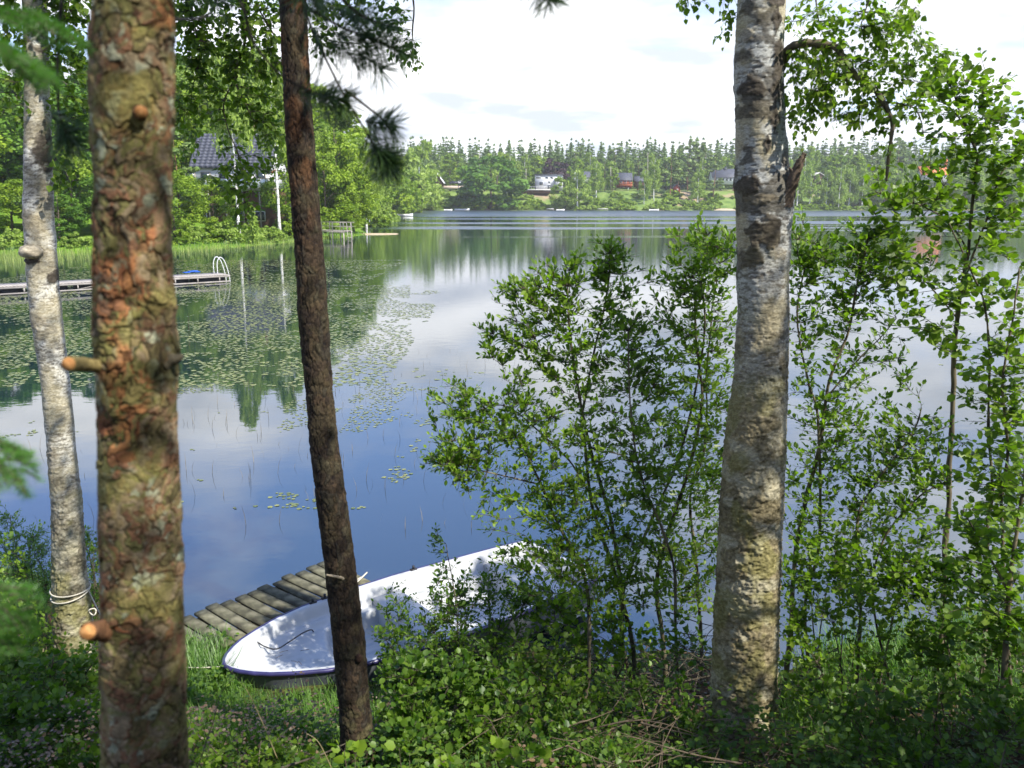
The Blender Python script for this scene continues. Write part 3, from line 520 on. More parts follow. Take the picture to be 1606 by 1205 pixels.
# rope lying in the bow
def spl(pts, n_):
    pts = np.asarray(pts, float); k = len(pts); t_ = np.linspace(0, k - 1, n_); i = np.clip(t_.astype(int), 0, k - 2); f = (t_ - i)[:, None]
    g = lambda q: pts[np.clip(q, 0, k - 1)]; p0, p1, p2, p3 = g(i - 1), g(i), g(i + 1), g(i + 2)
    return 0.5 * ((2 * p1) + (-p0 + p2) * f + (2 * p0 - 5 * p1 + 4 * p2 - p3) * f * f + (-p0 + 3 * p1 - 3 * p2 + p3) * f ** 3)
r_ = spl([PZ(383, 1006, 0.51), PZ(397, 1004, 0.46), PZ(415, 1014, 0.40), PZ(434, 1018, 0.385), PZ(455, 1006, 0.385), PZ(475, 993, 0.39), PZ(488, 988, 0.39), PZ(492, 992, 0.28)], 50)
b_ = MB(); b_.tube(r_, 0.0065, 6); tag(b_.build('bow_rope', M_darkrope, None, True), 'thin dark rope lying across the white bow of the boat', 'rope')
# mooring rope: birch to bow
cz = 0.5 + 0.62; zc1 = float(P(112, 938, 6.8)[2]); cxx = float(b1c(zc1)); rb = float(b1r(zc1)) + 0.012
th = np.linspace(0, 4 * np.pi, 90); coil = np.stack([cxx + rb * 1.03 * np.cos(th + 1.2), 6.95 + rb * 1.03 * np.sin(th + 1.2), zc1 + 0.035 * np.sin(th * 0.5 + 0.4) + 0.02 * np.cos(th)], 1)
e1 = coil[-1]; line = spl([e1, e1 + [0.09, -0.12, -0.07], [-3.35, 6.75, 0.62], [-2.9, 6.72, 0.53], [-2.56, 6.77, 0.50]], 40)
lp = np.linspace(0, 2 * np.pi, 24); knot = P(145, 960, 6.75) + np.stack([0.03 * np.cos(lp), 0.01 * np.sin(lp * 2), 0.03 * np.sin(lp)], 1)
b_ = MB(); b_.tube(coil, 0.0065, 6); b_.tube(line, 0.006, 6); b_.tube(knot, 0.006, 6); tag(b_.build('mooring_rope', M_rope, None, True), 'pale rope looped round the left birch and led to the bow', 'rope')
# ------------------------------------------------------------------ plank jetty beside the boat
M_plank = noise_mat('weathered plank', (0.055, 0.05, 0.035), (0.19, 0.175, 0.12), 7, 0.9, 0.15, bump=0.5, stretch=(1, 1, 1), c3=(0.115, 0.11, 0.07), tint=0.4, dist=0.006)
J0 = np.array([-3.50, 6.56]); jd = norm(np.array([1.40, 1.67])); jn = np.array([-jd[1], jd[0]]); JW = 0.80; JZ = 0.33
jet = thing('plank_jetty', 'short weathered plank jetty with mossy boards beside the white boat', 'jetty', (float(J0[0]), float(J0[1]), 0.0)); ja = math.atan2(jd[1], jd[0]); rg = random.Random(4)
plank_me = {}
for q in range(19):
    s_ = 0.02 + q * 0.158; w = 0.132 + rg.uniform(-0.006, 0.006); lgt = JW + rg.uniform(-0.03, 0.04); c = J0 + jd * (s_ + w / 2) + jn * (JW / 2 + rg.uniform(-0.02, 0.02))
    b_ = MB(); nx, ny = 4, 7; xs_ = np.linspace(-w / 2, w / 2, nx); ys_ = np.linspace(-lgt / 2, lgt / 2, ny); X, Y = np.meshgrid(xs_, ys_); sag = rg.uniform(-0.006, 0.006); zt_ = 0.014 - 0.003 * (np.abs(X) > w / 2 - 0.002) + sag * (Y / lgt * 2) ** 2
    top = np.stack([X, Y, zt_], -1).reshape(-1, 3); X2 = X * 1.0; bot = np.stack([X2, Y, zt_ * 0 - 0.014], -1).reshape(-1, 3); i = np.arange(ny - 1)[:, None] * nx; j = np.arange(nx - 1)[None]; ft = np.stack([i + j, i + j + 1, i + nx + j + 1, i + nx + j], -1).reshape(-1, 4)
    per = list(range(nx)) + [nx * r + nx - 1 for r in range(1, ny)] + [nx * (ny - 1) + x for x in range(nx - 2, -1, -1)] + [nx * r for r in range(ny - 2, 0, -1)]; off = nx * ny
    side = np.array([(per[a], per[a] + off, per[(a + 1) % len(per)] + off, per[(a + 1) % len(per)]) for a in range(len(per))])
    b_.add(np.concatenate([top, bot]), [ft, ft[:, ::-1] + off, side], rg.random()); o = b_.build('plank', M_plank, None); o.parent = jet
    o.location = (c[0] - J0[0], c[1] - J0[1], JZ + rg.uniform(-0.004, 0.004)); o.rotation_euler = (rg.uniform(-0.012, 0.012), rg.uniform(-0.03, 0.03), ja + rg.uniform(-0.035, 0.035))
for off in (0.10, JW - 0.10):
    b_ = MB(); c = J0 + jd * 1.5 + jn * off; b_.box((c[0], c[1], JZ - 0.07), (3.0, 0.06, 0.10), ja); b_.build('beam', M_plank, jet)
    for s_ in (0.8, 1.9, 2.9):
        c = J0 + jd * s_ + jn * off; b_ = MB(); b_.tube([(c[0], c[1], -0.7), (c[0], c[1], JZ - 0.125)], 0.045, 10); b_.build('post', M_plank, jet)
st_ = J0 + jd * 2.94 + jn * 0.12
b_ = MB(); b_.tube(spl([[st_[0] - 0.06, st_[1] - 0.25, JZ + 0.022], [st_[0] + 0.0, st_[1] - 0.08, JZ + 0.03], [st_[0] + 0.06, st_[1] + 0.1, JZ + 0.04]], 8), [0.009] * 8, 6); b_.tube(spl([[st_[0] - 0.1, st_[1] - 0.18, JZ + 0.022], [st_[0] + 0.02, st_[1] - 0.03, JZ + 0.045]], 5), 0.006, 6); tag(b_.build('stick', M_rope), 'pale broken stick lying on the outer end of the plank jetty', 'stick')
b_ = MB(); q0 = PZ(300, 1040, 0.13); q1 = PZ(396, 990, 0.10); c = (q0 + q1) / 2; b_.box(c, (np.hypot(*(q1 - q0)[:2]) + 0.2, 0.26, 0.035), math.atan2(q1[1] - q0[1], q1[0] - q0[0]))
tag(b_.build('loose_board', noise_mat('tan board', (0.36, 0.25, 0.14), (0.48, 0.35, 0.21), 9, 0.8, bump=0.2)), 'wide tan board lying in the mud between jetty and bow', 'board')
print('boat jetty', round(time.time() - T0, 1))
# ------------------------------------------------------------------ leaves and growth
LEAF = {'oval': [(0, 0, 0), (0.26, 0.36, 0.07), (0.66, 0.38, 0.06), (1, 0, -0.05), (0.66, -0.38, 0.06), (0.26, -0.36, 0.07)],
        'narrow': [(0, 0, 0), (0.30, 0.19, 0.05), (0.68, 0.17, 0.03), (1, 0, -0.10), (0.68, -0.17, 0.03), (0.30, -0.19, 0.05)],
        'birch': [(0, 0, 0), (0.22, 0.42, 0.05), (0.60, 0.30, 0.02), (1, 0, -0.08), (0.60, -0.30, 0.02), (0.22, -0.42, 0.05)],
        'round': [(0, 0, 0), (0.22, 0.44, 0.06), (0.72, 0.42, 0.04), (1, 0, -0.04), (0.72, -0.42, 0.04), (0.22, -0.44, 0.06)]}
LF = np.array([(0, 3, 2, 1), (0, 5, 4, 3)])
def leaf_frames(d, up, rng):
    x = norm(d); y = norm(np.cross(up, x)); z = np.cross(x, y); return x, y, z
def leaf_verts(pos, x, y, z, ln, wd, kind):
    t_ = np.array(LEAF[kind], float)
    return (pos[:, None] + ln[:, None, None] * t_[None, :, 0:1] * x[:, None] + (ln * wd)[:, None, None] * t_[None, :, 1:2] * y[:, None] + ln[:, None, None] * t_[None, :, 2:3] * z[:, None])
_leafme = {}
def single_leaf_mesh(kind, m, wd, tb):
    key = (kind, m.name, round(wd, 2), tb)
    if key not in _leafme:
        b_ = MB(); v = leaf_verts(np.zeros((1, 3)), np.array([[1., 0, 0]]), np.array([[0, 1., 0]]), np.array([[0, 0, 1.]]), np.ones(1), np.full(1, wd), kind)[0]
        b_.add(v, LF, (tb + 0.5) / 8); o = b_.build('leaf', m); _leafme[key] = o.data; bpy.data.objects.remove(o)
    return _leafme[key]
def put_leaves(parent, Ld, kind, m, wd, singles, name='foliage', keep=None):
    """Ld: dict of arrays pos,x,y,z,ln,tint. The leaves that show largest become objects of their own, the rest one mesh"""
    pos = Ld['pos']; n_ = len(pos); off = np.array(parent['_o'])
    dd = depth(pos); u = pos[:, 0] / dd * FPX + 803; vv = 602.5 - ((pos[:, 2] - CAM_H) * CP + pos[:, 1] * SP) / dd * FPX
    inv = (u > 0) & (u < 1606) & (vv > 0) & (vv < 1205) & (dd > 0.2)
    face = np.abs((Ld['z'] * norm(pos - np.array([0, 0, CAM_H]))).sum(1))
    big = np.where(inv, Ld['ln'] / dd * (0.3 + face), 0); order = np.argsort(-big)[:min(singles, int(inv.sum()))]
    mask = np.ones(n_, bool); mask[order] = False
    if mask.any():
        V = leaf_verts(pos[mask], Ld['x'][mask], Ld['y'][mask], Ld['z'][mask], Ld['ln'][mask], np.full(mask.sum(), wd), kind); k = len(V)
        b_ = MB(); b_.add(V.reshape(-1, 3), (LF[None] + (np.arange(k) * 6)[:, None, None]).reshape(-1, 4), np.repeat(Ld['tint'][mask], 6)); stuff(b_.build(name, m, parent))
    for i in order:
        o = bpy.data.objects.new('leaf', single_leaf_mesh(kind, m, wd, int(np.clip(Ld['tint'][i] * 8, 0, 7)))); COL.objects.link(o); o.parent = parent
        X, Y, Z, l_ = Ld['x'][i], Ld['y'][i], Ld['z'][i], Ld['ln'][i]; p = pos[i] - off
        o.matrix_local = Matrix(((X[0] * l_, Y[0] * l_, Z[0] * l_, p[0]), (X[1] * l_, Y[1] * l_, Z[1] * l_, p[1]), (X[2] * l_, Y[2] * l_, Z[2] * l_, p[2]), (0, 0, 0, 1)))
def resample(pts, step):
    pts = np.asarray(pts, float); d = np.concatenate([[0], np.cumsum(np.linalg.norm(np.diff(pts, axis=0), axis=1))]); n_ = max(3, int(d[-1] / step) + 1); t_ = np.linspace(0, d[-1], n_)
    return np.stack([np.interp(t_, d, pts[:, i]) for i in range(3)], 1)
class Plant:
    def __init__(s, seed, dens=2.2): s.dens = dens; s.r = np.random.default_rng(seed); s.nodes = []; s.stems = []; s.twigs = []; s.L = dict(pos=[], d=[], ln=[], tint=[])
    def stem(s, pts, r0, r1, wob=0.02, register=True):
        q = spl(pts, max(12, len(pts) * 7)); q = q + (fbm(q * 3.1 + s.r.random() * 50, 3, 2)[:, None] - 0.5) * wob * 2 * norm(s.r.normal(size=(1, 3)))
        s.stems.append((q, np.linspace(r0, r1, len(q))));
        if register: s.nodes.append(resample(q, 0.07)[2:])
        return q
    def fill(s, clusters, leaf=0.05, spacing=0.045, hang=0.0, twig_r=0.0028, maxlen=1.2, tint=(0.2, 0.9), spread_=0.9, upl=0.4, near=None):
        """clusters: (centre, radii, number of twig tips). Every tip is joined to the nearest wood, leaves run along the outer part"""
        tips = []
        for c, rad, k in clusters:
            k = int(k * s.dens)
            d = norm(s.r.normal(size=(k, 3))) * (s.r.random((k, 1)) ** 0.5) * np.asarray(rad) * 1.38; tips.append(np.asarray(c) + d)
        tips = np.concatenate(tips); nodes = np.concatenate(s.nodes)
        d0 = np.array([np.min(np.linalg.norm(nodes - t, axis=1)) for t in tips]); o = np.argsort(d0)
        for ti in o:
            tip = tips[ti]; dv = tip - nodes; dist = np.linalg.norm(dv, axis=1)
            cost = dist + (0.9 * np.maximum(0, -dv[:, 2] + 0.15 * dist) if hang == 0 else hang * np.maximum(0, dv[:, 2]) + 0.3 * hang * np.hypot(dv[:, 0], dv[:, 1]))
            b = nodes[np.argmin(cost)]; ln = np.linalg.norm(tip - b)
            if ln < 0.03: continue
            side = s.r.normal(size=3) * 0.10 * ln
            if hang > 0: mid = b + (tip - b) * np.array([0.75, 0.75, 0.18]) + side; mid[2] += 0.05 * ln
            else: mid = b + (tip - b) * np.array([0.55, 0.55, 0.42]) + side
            k = max(4, int(ln / 0.06)); t_ = np.linspace(0, 1, k)[:, None]; path = (1 - t_) ** 2 * b + 2 * t_ * (1 - t_) * mid + t_ ** 2 * tip
            s.twigs.append((path, np.linspace(min(twig_r * (0.7 + ln), 0.008), twig_r * 0.35, k)))
            if ln > 0.16: nodes = np.concatenate([nodes, path[2::2]])
            la = min(ln * 0.85, 0.42 + 0.2 * s.r.random()); nl = max(3, int(la / spacing * 1.25)); tt_ = 1 - (np.arange(nl) + s.r.random(nl) * 0.6) / nl * (la / ln); tt_ = np.clip(tt_, 0, 1)
            pp = (1 - tt_[:, None]) ** 2 * b + 2 * tt_[:, None] * (1 - tt_[:, None]) * mid + tt_[:, None] ** 2 * tip; tg = norm(2 * (1 - tt_[:, None]) * (mid - b) + 2 * tt_[:, None] * (tip - mid))
            sd = norm(np.cross(tg, s.r.normal(size=(nl, 3)))); dd = norm(tg * (0.45 + 0.3 * s.r.random((nl, 1))) + sd * spread_ + np.array([0, 0, upl])); dd[0] = norm(tg[0] + np.array([0, 0, upl * 0.5]))
            s.L['pos'].append(pp + sd * 0.006); s.L['d'].append(dd); s.L['ln'].append(leaf * (0.45 + 0.95 * s.r.random(nl)) * np.where(tt_ > 0.93, 0.75, 1)); base_t = tint[0] + (tint[1] - tint[0]) * s.r.random()
            s.L['tint'].append(np.clip(base_t + s.r.normal(size=nl) * 0.16, 0, 1))
        s.allnodes = nodes
    def finish(s, parent, m_leaf, kind, wd, singles, m_stem=None, m_tw=None, sides=7, stem_name='stem'):
        for q, r in s.stems:
            v, f = tube(q, r, sides); v = v + norm(v - np.repeat(q, sides, 0)) * ((fbm(v * 22, 2, 5) - 0.5)[:, None] * np.repeat(r, sides)[:, None] * 0.9)
            b_ = MB(); b_.add(v, f); b_.f.append(np.array([list(range(len(v) - sides, len(v)))])); b_.m.append(0); b_.build(stem_name, m_stem or M_stem, parent, True)
        if s.twigs:
            b_ = MB(); 
            for q, r in s.twigs: v, f = tube(q, r, 4); b_.add(v, f)
            stuff(b_.build('twigs', m_tw or M_twig, parent))
        L_ = {k: np.concatenate(v) for k, v in s.L.items()}; n_ = len(L_['pos'])
        up = norm(np.array([0, 0, 1.0]) + s.r.normal(size=(n_, 3)) * 0.45); x, y, z = leaf_frames(L_['d'], up, s.r)
        put_leaves(parent, dict(pos=L_['pos'], x=x, y=y, z=z, ln=L_['ln'], tint=L_['tint']), kind, m_leaf, wd, singles); return n_
def PP(*rows): return np.array([P(a, b, c) for a, b, c in rows])
def CL(px, py, Y, rx, ry, n_, ry_depth=None):
    c = P(px, py, Y); m_ = msize(1, c); return (c, (rx * m_, ry_depth if ry_depth else max(0.15, 0.7 * rx * m_), ry * m_), n_)
def ground_at(px, Y, dz=-0.05):
    x = P(px, 1000, Y)[0]
    for _ in range(6):
        z = float(gz(np.array([x]), np.array([Y]))[0]); dep = Y * CP - (z - CAM_H) * SP; x = (px - 803) / FPX * dep
    return np.array([x, Y, z + dz])
NL = 0
# ---- centre shrub: tall many-stemmed willow between the boat and the birch
cs = Plant(101, 3.2)
Y0 = 6.3; t_cs = thing('willow_shrub', 'tall many-stemmed shrub in the middle between the boat and the big birch', 'shrub', tuple(ground_at(985, Y0)))
g = ground_at
cs.stem([g(915, 5.9), *PP((925, 1000, 5.95), (915, 900, 6.0), (880, 830, 6.05), (830, 720, 6.1), (810, 690, 6.1))], 0.018, 0.006)
cs.stem([g(948, 6.3), *PP((975, 1000, 6.3), (965, 850, 6.25), (925, 700, 6.2), (905, 600, 6.15), (893, 520, 6.1), (890, 450, 6.1))], 0.020, 0.006)
cs.stem([g(1000, 6.2), *PP((990, 1000, 6.2), (965, 900, 6.2), (930, 800, 6.2), (918, 700, 6.2), (915, 640, 6.2), (950, 470, 6.15), (955, 400, 6.1))], 0.020, 0.005)
cs.stem([g(1012, 6.5), *PP((985, 1050, 6.5), (975, 940, 6.5), (1020, 820, 6.5), (1060, 730, 6.45), (1085, 640, 6.4), (1105, 520, 6.35), (1100, 430, 6.3))], 0.018, 0.006)
cs.stem([g(1045, 6.35), *PP((1040, 1000, 6.35), (1030, 900, 6.35), (1075, 750, 6.35), (1100, 640, 6.3), (1090, 480, 6.3), (1115, 400, 6.3))], 0.022, 0.006)
cs.stem([g(1100, 6.7), *PP((1100, 1020, 6.7), (1092, 900, 6.7), (1082, 780, 6.6), (1105, 700, 6.5), (1110, 560, 6.4), (1125, 430, 6.4))], 0.018, 0.005)
cs.stem([g(1068, 6.0), *PP((1060, 1000, 6.0), (1055, 880, 6.0), (1010, 760, 6.0), (990, 650, 6.0), (985, 520, 6.0))], 0.014, 0.005)
cs.stem(PP((965, 850, 6.25), (905, 740, 6.3), (870, 700, 6.3), (800, 640, 6.2), (760, 640, 6.2)), 0.010, 0.004)
cs.stem(PP((850, 760, 6.05), (760, 740, 6.0), (720, 730, 6.0)), 0.007, 0.003)
cl = [CL(880, 450, 6.1, 55, 42, 34), CL(820, 455, 6.1, 42, 22, 20), CL(950, 420, 6.1, 45, 45, 30), CL(955, 500, 6.15, 80, 55, 48), CL(845, 520, 6.1, 50, 40, 24), CL(880, 560, 6.1, 50, 40, 20), CL(790, 530, 6.1, 40, 28, 20),
      CL(1100, 380, 6.3, 45, 34, 26), CL(1130, 400, 6.0, 40, 36, 14), CL(1060, 440, 6.2, 40, 32, 22), CL(1105, 500, 6.3, 50, 55, 34), CL(1030, 560, 6.2, 70, 55, 44), CL(1115, 600, 6.3, 45, 60, 30), CL(950, 600, 6.15, 60, 45, 26),
      CL(720, 640, 6.1, 42, 38, 26), CL(800, 660, 6.1, 55, 45, 30), CL(850, 640, 6.1, 50, 50, 24), CL(720, 720, 6.0, 48, 26, 28), CL(760, 690, 6.05, 45, 34, 20), CL(740, 755, 6.0, 36, 16, 8), CL(700, 700, 6.0, 26, 26, 8),
      CL(960, 690, 6.1, 60, 50, 28), CL(1050, 680, 6.3, 60, 50, 32), CL(1090, 760, 6.4, 50, 60, 34), CL(900, 770, 6.0, 60, 42, 34), CL(990, 790, 6.1, 60, 55, 36), CL(860, 790, 6.0, 55, 40, 24), CL(945, 850, 6.0, 60, 45, 34),
      CL(1060, 860, 6.2, 60, 50, 34), CL(780, 800, 5.95, 36, 34, 10), CL(850, 860, 5.9, 42, 36, 14), CL(1110, 680, 6.0, 36, 50, 18), CL(1000, 900, 6.0, 60, 40, 22), CL(820, 575, 6.1, 40, 20, 6), CL(1100, 450, 6.1, 30, 30, 14), CL(1000, 720, 6.0, 60, 50, 22), CL(900, 880, 5.9, 50, 40, 18), CL(1080, 920, 6.2, 50, 50, 22), CL(960, 930, 5.9, 60, 40, 22), CL(1130, 760, 6.0, 30, 50, 12), CL(1050, 600, 6.1, 40, 40, 14), CL(900, 680, 6.0, 50, 40, 16), CL(1130, 850, 6.2, 30, 40, 12), CL(830, 720, 6.0, 50, 36, 14), CL(850, 900, 5.95, 50, 36, 18), CL(800, 870, 5.95, 30, 26, 8)]
cs.fill([(a, b_, int(k * 1.6)) for a, b_, k in cl], leaf=0.043, spacing=0.027); NL += cs.finish(t_cs, M_leaf_willow, 'oval', 0.68, 300)
# ---- tall slender saplings at the right
sa = Plant(111, 3.2); t_sa = thing('aspen_sapling', 'tallest slim sapling at the right with bare reddish stem below and round leaves above', 'tree', tuple(g(1476, 6.6)))
sa.stem([g(1476, 6.6), *PP((1480, 935, 6.6), (1487, 800, 6.6), (1491, 700, 6.55), (1497, 560, 6.5), (1505, 470, 6.45), (1518, 400, 6.4), (1526, 320, 6.4), (1531, 250, 6.4), (1512, 195, 6.4), (1495, 140, 6.4))], 0.026, 0.006)
sa.stem(PP((1508, 450, 6.4), (1545, 350, 6.35), (1575, 265, 6.3), (1615, 235, 6.3)), 0.010, 0.004)
sa.stem(PP((1520, 400, 6.4), (1490, 350, 6.35), (1440, 320, 6.3), (1400, 330, 6.3)), 0.007, 0.003)
sa.stem(PP((1531, 235, 6.4), (1500, 180, 6.45), (1470, 160, 6.5), (1440, 158, 6.5)), 0.006, 0.003)
sa.stem(PP((1502, 500, 6.4), (1450, 440, 6.35), (1400, 400, 6.3)), 0.007, 0.003)
sa.fill([CL(1500, 170, 6.4, 60, 40, 24), CL(1560, 175, 6.4, 55, 50, 26), CL(1460, 130, 6.4, 40, 30, 10), CL(1500, 110, 6.4, 50, 26, 10), CL(1555, 250, 6.35, 55, 50, 26), CL(1480, 260, 6.35, 50, 50, 20), CL(1430, 330, 6.3, 60, 40, 26), CL(1500, 350, 6.3, 60, 50, 24),
      CL(1580, 340, 6.3, 50, 60, 30), CL(1400, 400, 6.3, 60, 34, 24), CL(1460, 440, 6.3, 60, 40, 24), CL(1560, 440, 6.3, 55, 50, 26), CL(1440, 500, 6.3, 40, 34, 8), CL(1475, 530, 6.3, 26, 24, 8), CL(1595, 230, 6.3, 30, 50, 12), CL(1380, 300, 6.3, 30, 40, 8), CL(1525, 545, 6.3, 34, 26, 5)],
      leaf=0.052, spacing=0.038, spread_=1.0, upl=0.0); NL += sa.finish(t_sa, M_leaf_birch, 'round', 0.95, 300)
sb = Plant(112, 3.2); t_sb = thing('birch_sapling', 'thin pale sapling with winding stem just right of the tallest one', 'tree', tuple(g(1545, 6.2)))
sb.stem([g(1545, 6.2), *PP((1548, 850, 6.2), (1557, 760, 6.2), (1550, 640, 6.2), (1552, 540, 6.2), (1545, 480, 6.2), (1520, 420, 6.2), (1490, 350, 6.2))], 0.014, 0.005)
sb.stem([g(1590, 6.0), *PP((1570, 830, 6.0), (1580, 700, 6.0), (1572, 600, 6.0), (1590, 500, 6.0), (1600, 420, 6.0))], 0.014, 0.005)
sb.fill([CL(1560, 600, 6.1, 50, 45, 24), CL(1590, 650, 6.0, 40, 50, 20), CL(1590, 540, 6.0, 36, 46, 18), CL(1560, 720, 6.1, 50, 50, 18), CL(1590, 760, 6.0, 36, 50, 18), CL(1550, 800, 6.1, 46, 40, 20), CL(1510, 700, 6.2, 40, 40, 8)],
      leaf=0.054, spacing=0.040, spread_=1.0, upl=0.1); NL += sb.finish(t_sb, M_leaf_birch, 'round', 0.95, 220)
sd_ = Plant(113, 3.0); t_sd = thing('rowan_sapling', 'dark stemmed sapling leaning in at the right edge over the ground', 'tree', tuple(g(1570, 5.2)))
sd_.stem([g(1570, 5.2), *PP((1578, 1000, 5.2), (1585, 900, 5.2), (1600, 800, 5.2), (1612, 700, 5.2))], 0.022, 0.008)
sd_.stem(PP((1583, 930, 5.2), (1540, 850, 5.3), (1510, 800, 5.3)), 0.009, 0.004)
sd_.fill([CL(1575, 850, 5.2, 40, 50, 20), CL(1520, 850, 5.3, 45, 40, 18), CL(1545, 950, 5.2, 50, 40, 18), CL(1595, 740, 5.2, 20, 50, 12), CL(1590, 960, 5.1, 30, 50, 14)], leaf=0.055, spacing=0.045, upl=0.15); NL += sd_.finish(t_sd, M_leaf_fresh, 'round', 0.9, 160)
# ---- shrub between the birch and the saplings
ss_ = Plant(121, 4.0); t_ss = thing('alder_shrub', 'open dark-branched shrub between the big birch and the tallest sapling', 'shrub', tuple(g(1265, 6.4)))
ss_.stem([g(1225, 6.5), *PP((1240, 1000, 6.5), (1245, 900, 6.5), (1262, 790, 6.5), (1285, 700, 6.45), (1300, 600, 6.4), (1330, 520, 6.4), (1345, 440, 6.35), (1365, 360, 6.3))], 0.024, 0.006)
ss_.stem([g(1280, 6.4), *PP((1262, 960, 6.4), (1285, 850, 6.4), (1283, 660, 6.4), (1268, 600, 6.4), (1250, 500, 6.4), (1262, 420, 6.4))], 0.016, 0.005)
ss_.stem([g(1340, 6.2), *PP((1350, 950, 6.2), (1345, 820, 6.2), (1372, 760, 6.2), (1430, 680, 6.2), (1445, 640, 6.2))], 0.016, 0.005)
ss_.stem(PP((1300, 620, 6.4), (1350, 560, 6.4), (1380, 530, 6.4), (1405, 500, 6.4)), 0.008, 0.003)
ss_.stem([g(1410, 6.1), *PP((1370, 950, 6.1), (1385, 850, 6.1), (1440, 780, 6.1), (1480, 760, 6.1))], 0.012, 0.004)
ss_.fill([CL(1270, 400, 6.35, 45, 40, 28), CL(1320, 400, 6.35, 55, 42, 34), CL(1380, 400, 6.3, 45, 40, 26), CL(1300, 470, 6.4, 60, 45, 34), CL(1360, 470, 6.35, 50, 40, 18), CL(1270, 530, 6.4, 36, 45, 18), CL(1350, 560, 6.4, 60, 40, 22), CL(1410, 590, 6.35, 28, 28, 5), CL(1270, 620, 6.4, 40, 50, 18),
      CL(1330, 650, 6.35, 60, 46, 34), CL(1410, 680, 6.2, 50, 40, 28), CL(1290, 720, 6.4, 55, 50, 32), CL(1360, 740, 6.3, 60, 50, 38), CL(1440, 730, 6.2, 50, 40, 26), CL(1260, 800, 6.3, 40, 50, 24), CL(1330, 820, 6.2, 60, 50, 34), CL(1420, 800, 6.1, 60, 45, 30), CL(1470, 670, 6.2, 24, 30, 6), CL(1240, 340, 6.35, 14, 20, 4)],
      leaf=0.046, spacing=0.031); NL += ss_.finish(t_ss, M_leaf_willow, 'oval', 0.75, 300)
# ---- low bushes
def low_bush(name, label, seed, x, Y, cls, m, leaf, kind, wd, singles, spacing=0.034, nst=7, upl=0.35, cat='bush', tint=(0.15, 0.85), dens=3.6):
    global NL
    p = Plant(seed, dens); gg = g(x, Y); t_ = thing(name, label, cat, tuple(gg)); cc = np.array([c[0] for c in cls])
    for k in range(nst):
        c = cc[k % len(cc)] + p.r.normal(size=3) * 0.08; b = gg + np.array([(c[0] - gg[0]) * 0.45 + p.r.normal() * 0.05, (c[1] - gg[1]) * 0.6 + p.r.normal() * 0.05, 0]); b[2] = float(gz(np.array([b[0]]), np.array([b[1]]))[0]) - 0.03
        mid = (b + c) / 2 + np.array([p.r.normal() * 0.05, p.r.normal() * 0.05, 0.05]); p.stem([b, mid, c], 0.009, 0.003)
    p.fill(cls, leaf=leaf, spacing=spacing, twig_r=0.002, upl=upl, tint=tint); n_ = p.finish(t_, m, kind, wd, singles, sides=5); NL += n_; return t_
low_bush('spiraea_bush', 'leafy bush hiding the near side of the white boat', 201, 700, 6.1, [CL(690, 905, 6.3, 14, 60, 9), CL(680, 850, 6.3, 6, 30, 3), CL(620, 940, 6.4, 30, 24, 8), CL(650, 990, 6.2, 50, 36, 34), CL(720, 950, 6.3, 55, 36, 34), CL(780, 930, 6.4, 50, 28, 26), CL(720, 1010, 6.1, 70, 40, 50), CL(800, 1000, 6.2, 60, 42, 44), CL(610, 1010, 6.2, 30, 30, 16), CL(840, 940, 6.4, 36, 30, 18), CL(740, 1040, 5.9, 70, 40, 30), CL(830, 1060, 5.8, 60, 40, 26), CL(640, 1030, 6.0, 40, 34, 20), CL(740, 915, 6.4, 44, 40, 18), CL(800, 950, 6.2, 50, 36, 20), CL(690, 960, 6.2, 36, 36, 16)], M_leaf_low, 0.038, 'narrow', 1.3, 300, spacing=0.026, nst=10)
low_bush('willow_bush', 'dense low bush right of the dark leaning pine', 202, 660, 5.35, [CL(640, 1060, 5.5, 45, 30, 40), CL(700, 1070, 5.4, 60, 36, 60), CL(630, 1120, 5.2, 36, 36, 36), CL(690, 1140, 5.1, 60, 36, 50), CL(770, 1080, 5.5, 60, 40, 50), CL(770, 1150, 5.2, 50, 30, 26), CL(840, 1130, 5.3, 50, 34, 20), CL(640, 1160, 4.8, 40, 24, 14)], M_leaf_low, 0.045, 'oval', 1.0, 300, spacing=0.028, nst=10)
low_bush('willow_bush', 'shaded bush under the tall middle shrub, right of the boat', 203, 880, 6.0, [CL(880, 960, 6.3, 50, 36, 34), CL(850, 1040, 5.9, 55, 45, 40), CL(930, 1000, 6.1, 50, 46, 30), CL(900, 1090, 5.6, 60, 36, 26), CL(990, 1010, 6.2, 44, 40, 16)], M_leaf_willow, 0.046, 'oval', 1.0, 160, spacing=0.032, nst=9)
low_bush('bilberry_bush', 'bright leafy bush low behind the big birch on its right side', 204, 1330, 5.9, [CL(1250, 900, 6.1, 40, 45, 26), CL(1320, 880, 6.1, 60, 40, 44), CL(1400, 880, 6.1, 60, 40, 44), CL(1350, 940, 5.9, 70, 44, 50), CL(1440, 930, 5.9, 60, 44, 40), CL(1280, 970, 5.9, 45, 40, 20), CL(1290, 1040, 5.6, 60, 40, 20), CL(1360, 1030, 5.6, 50, 36, 14), CL(1250, 1000, 5.8, 30, 50, 18), CL(1440, 1010, 5.7, 60, 44, 20), CL(1260, 1100, 5.2, 40, 34, 10), CL(1320, 900, 6.0, 80, 50, 30), CL(1450, 900, 6.0, 50, 50, 20)], M_leaf_fresh, 0.040, 'oval', 1.0, 300, spacing=0.028, nst=12)
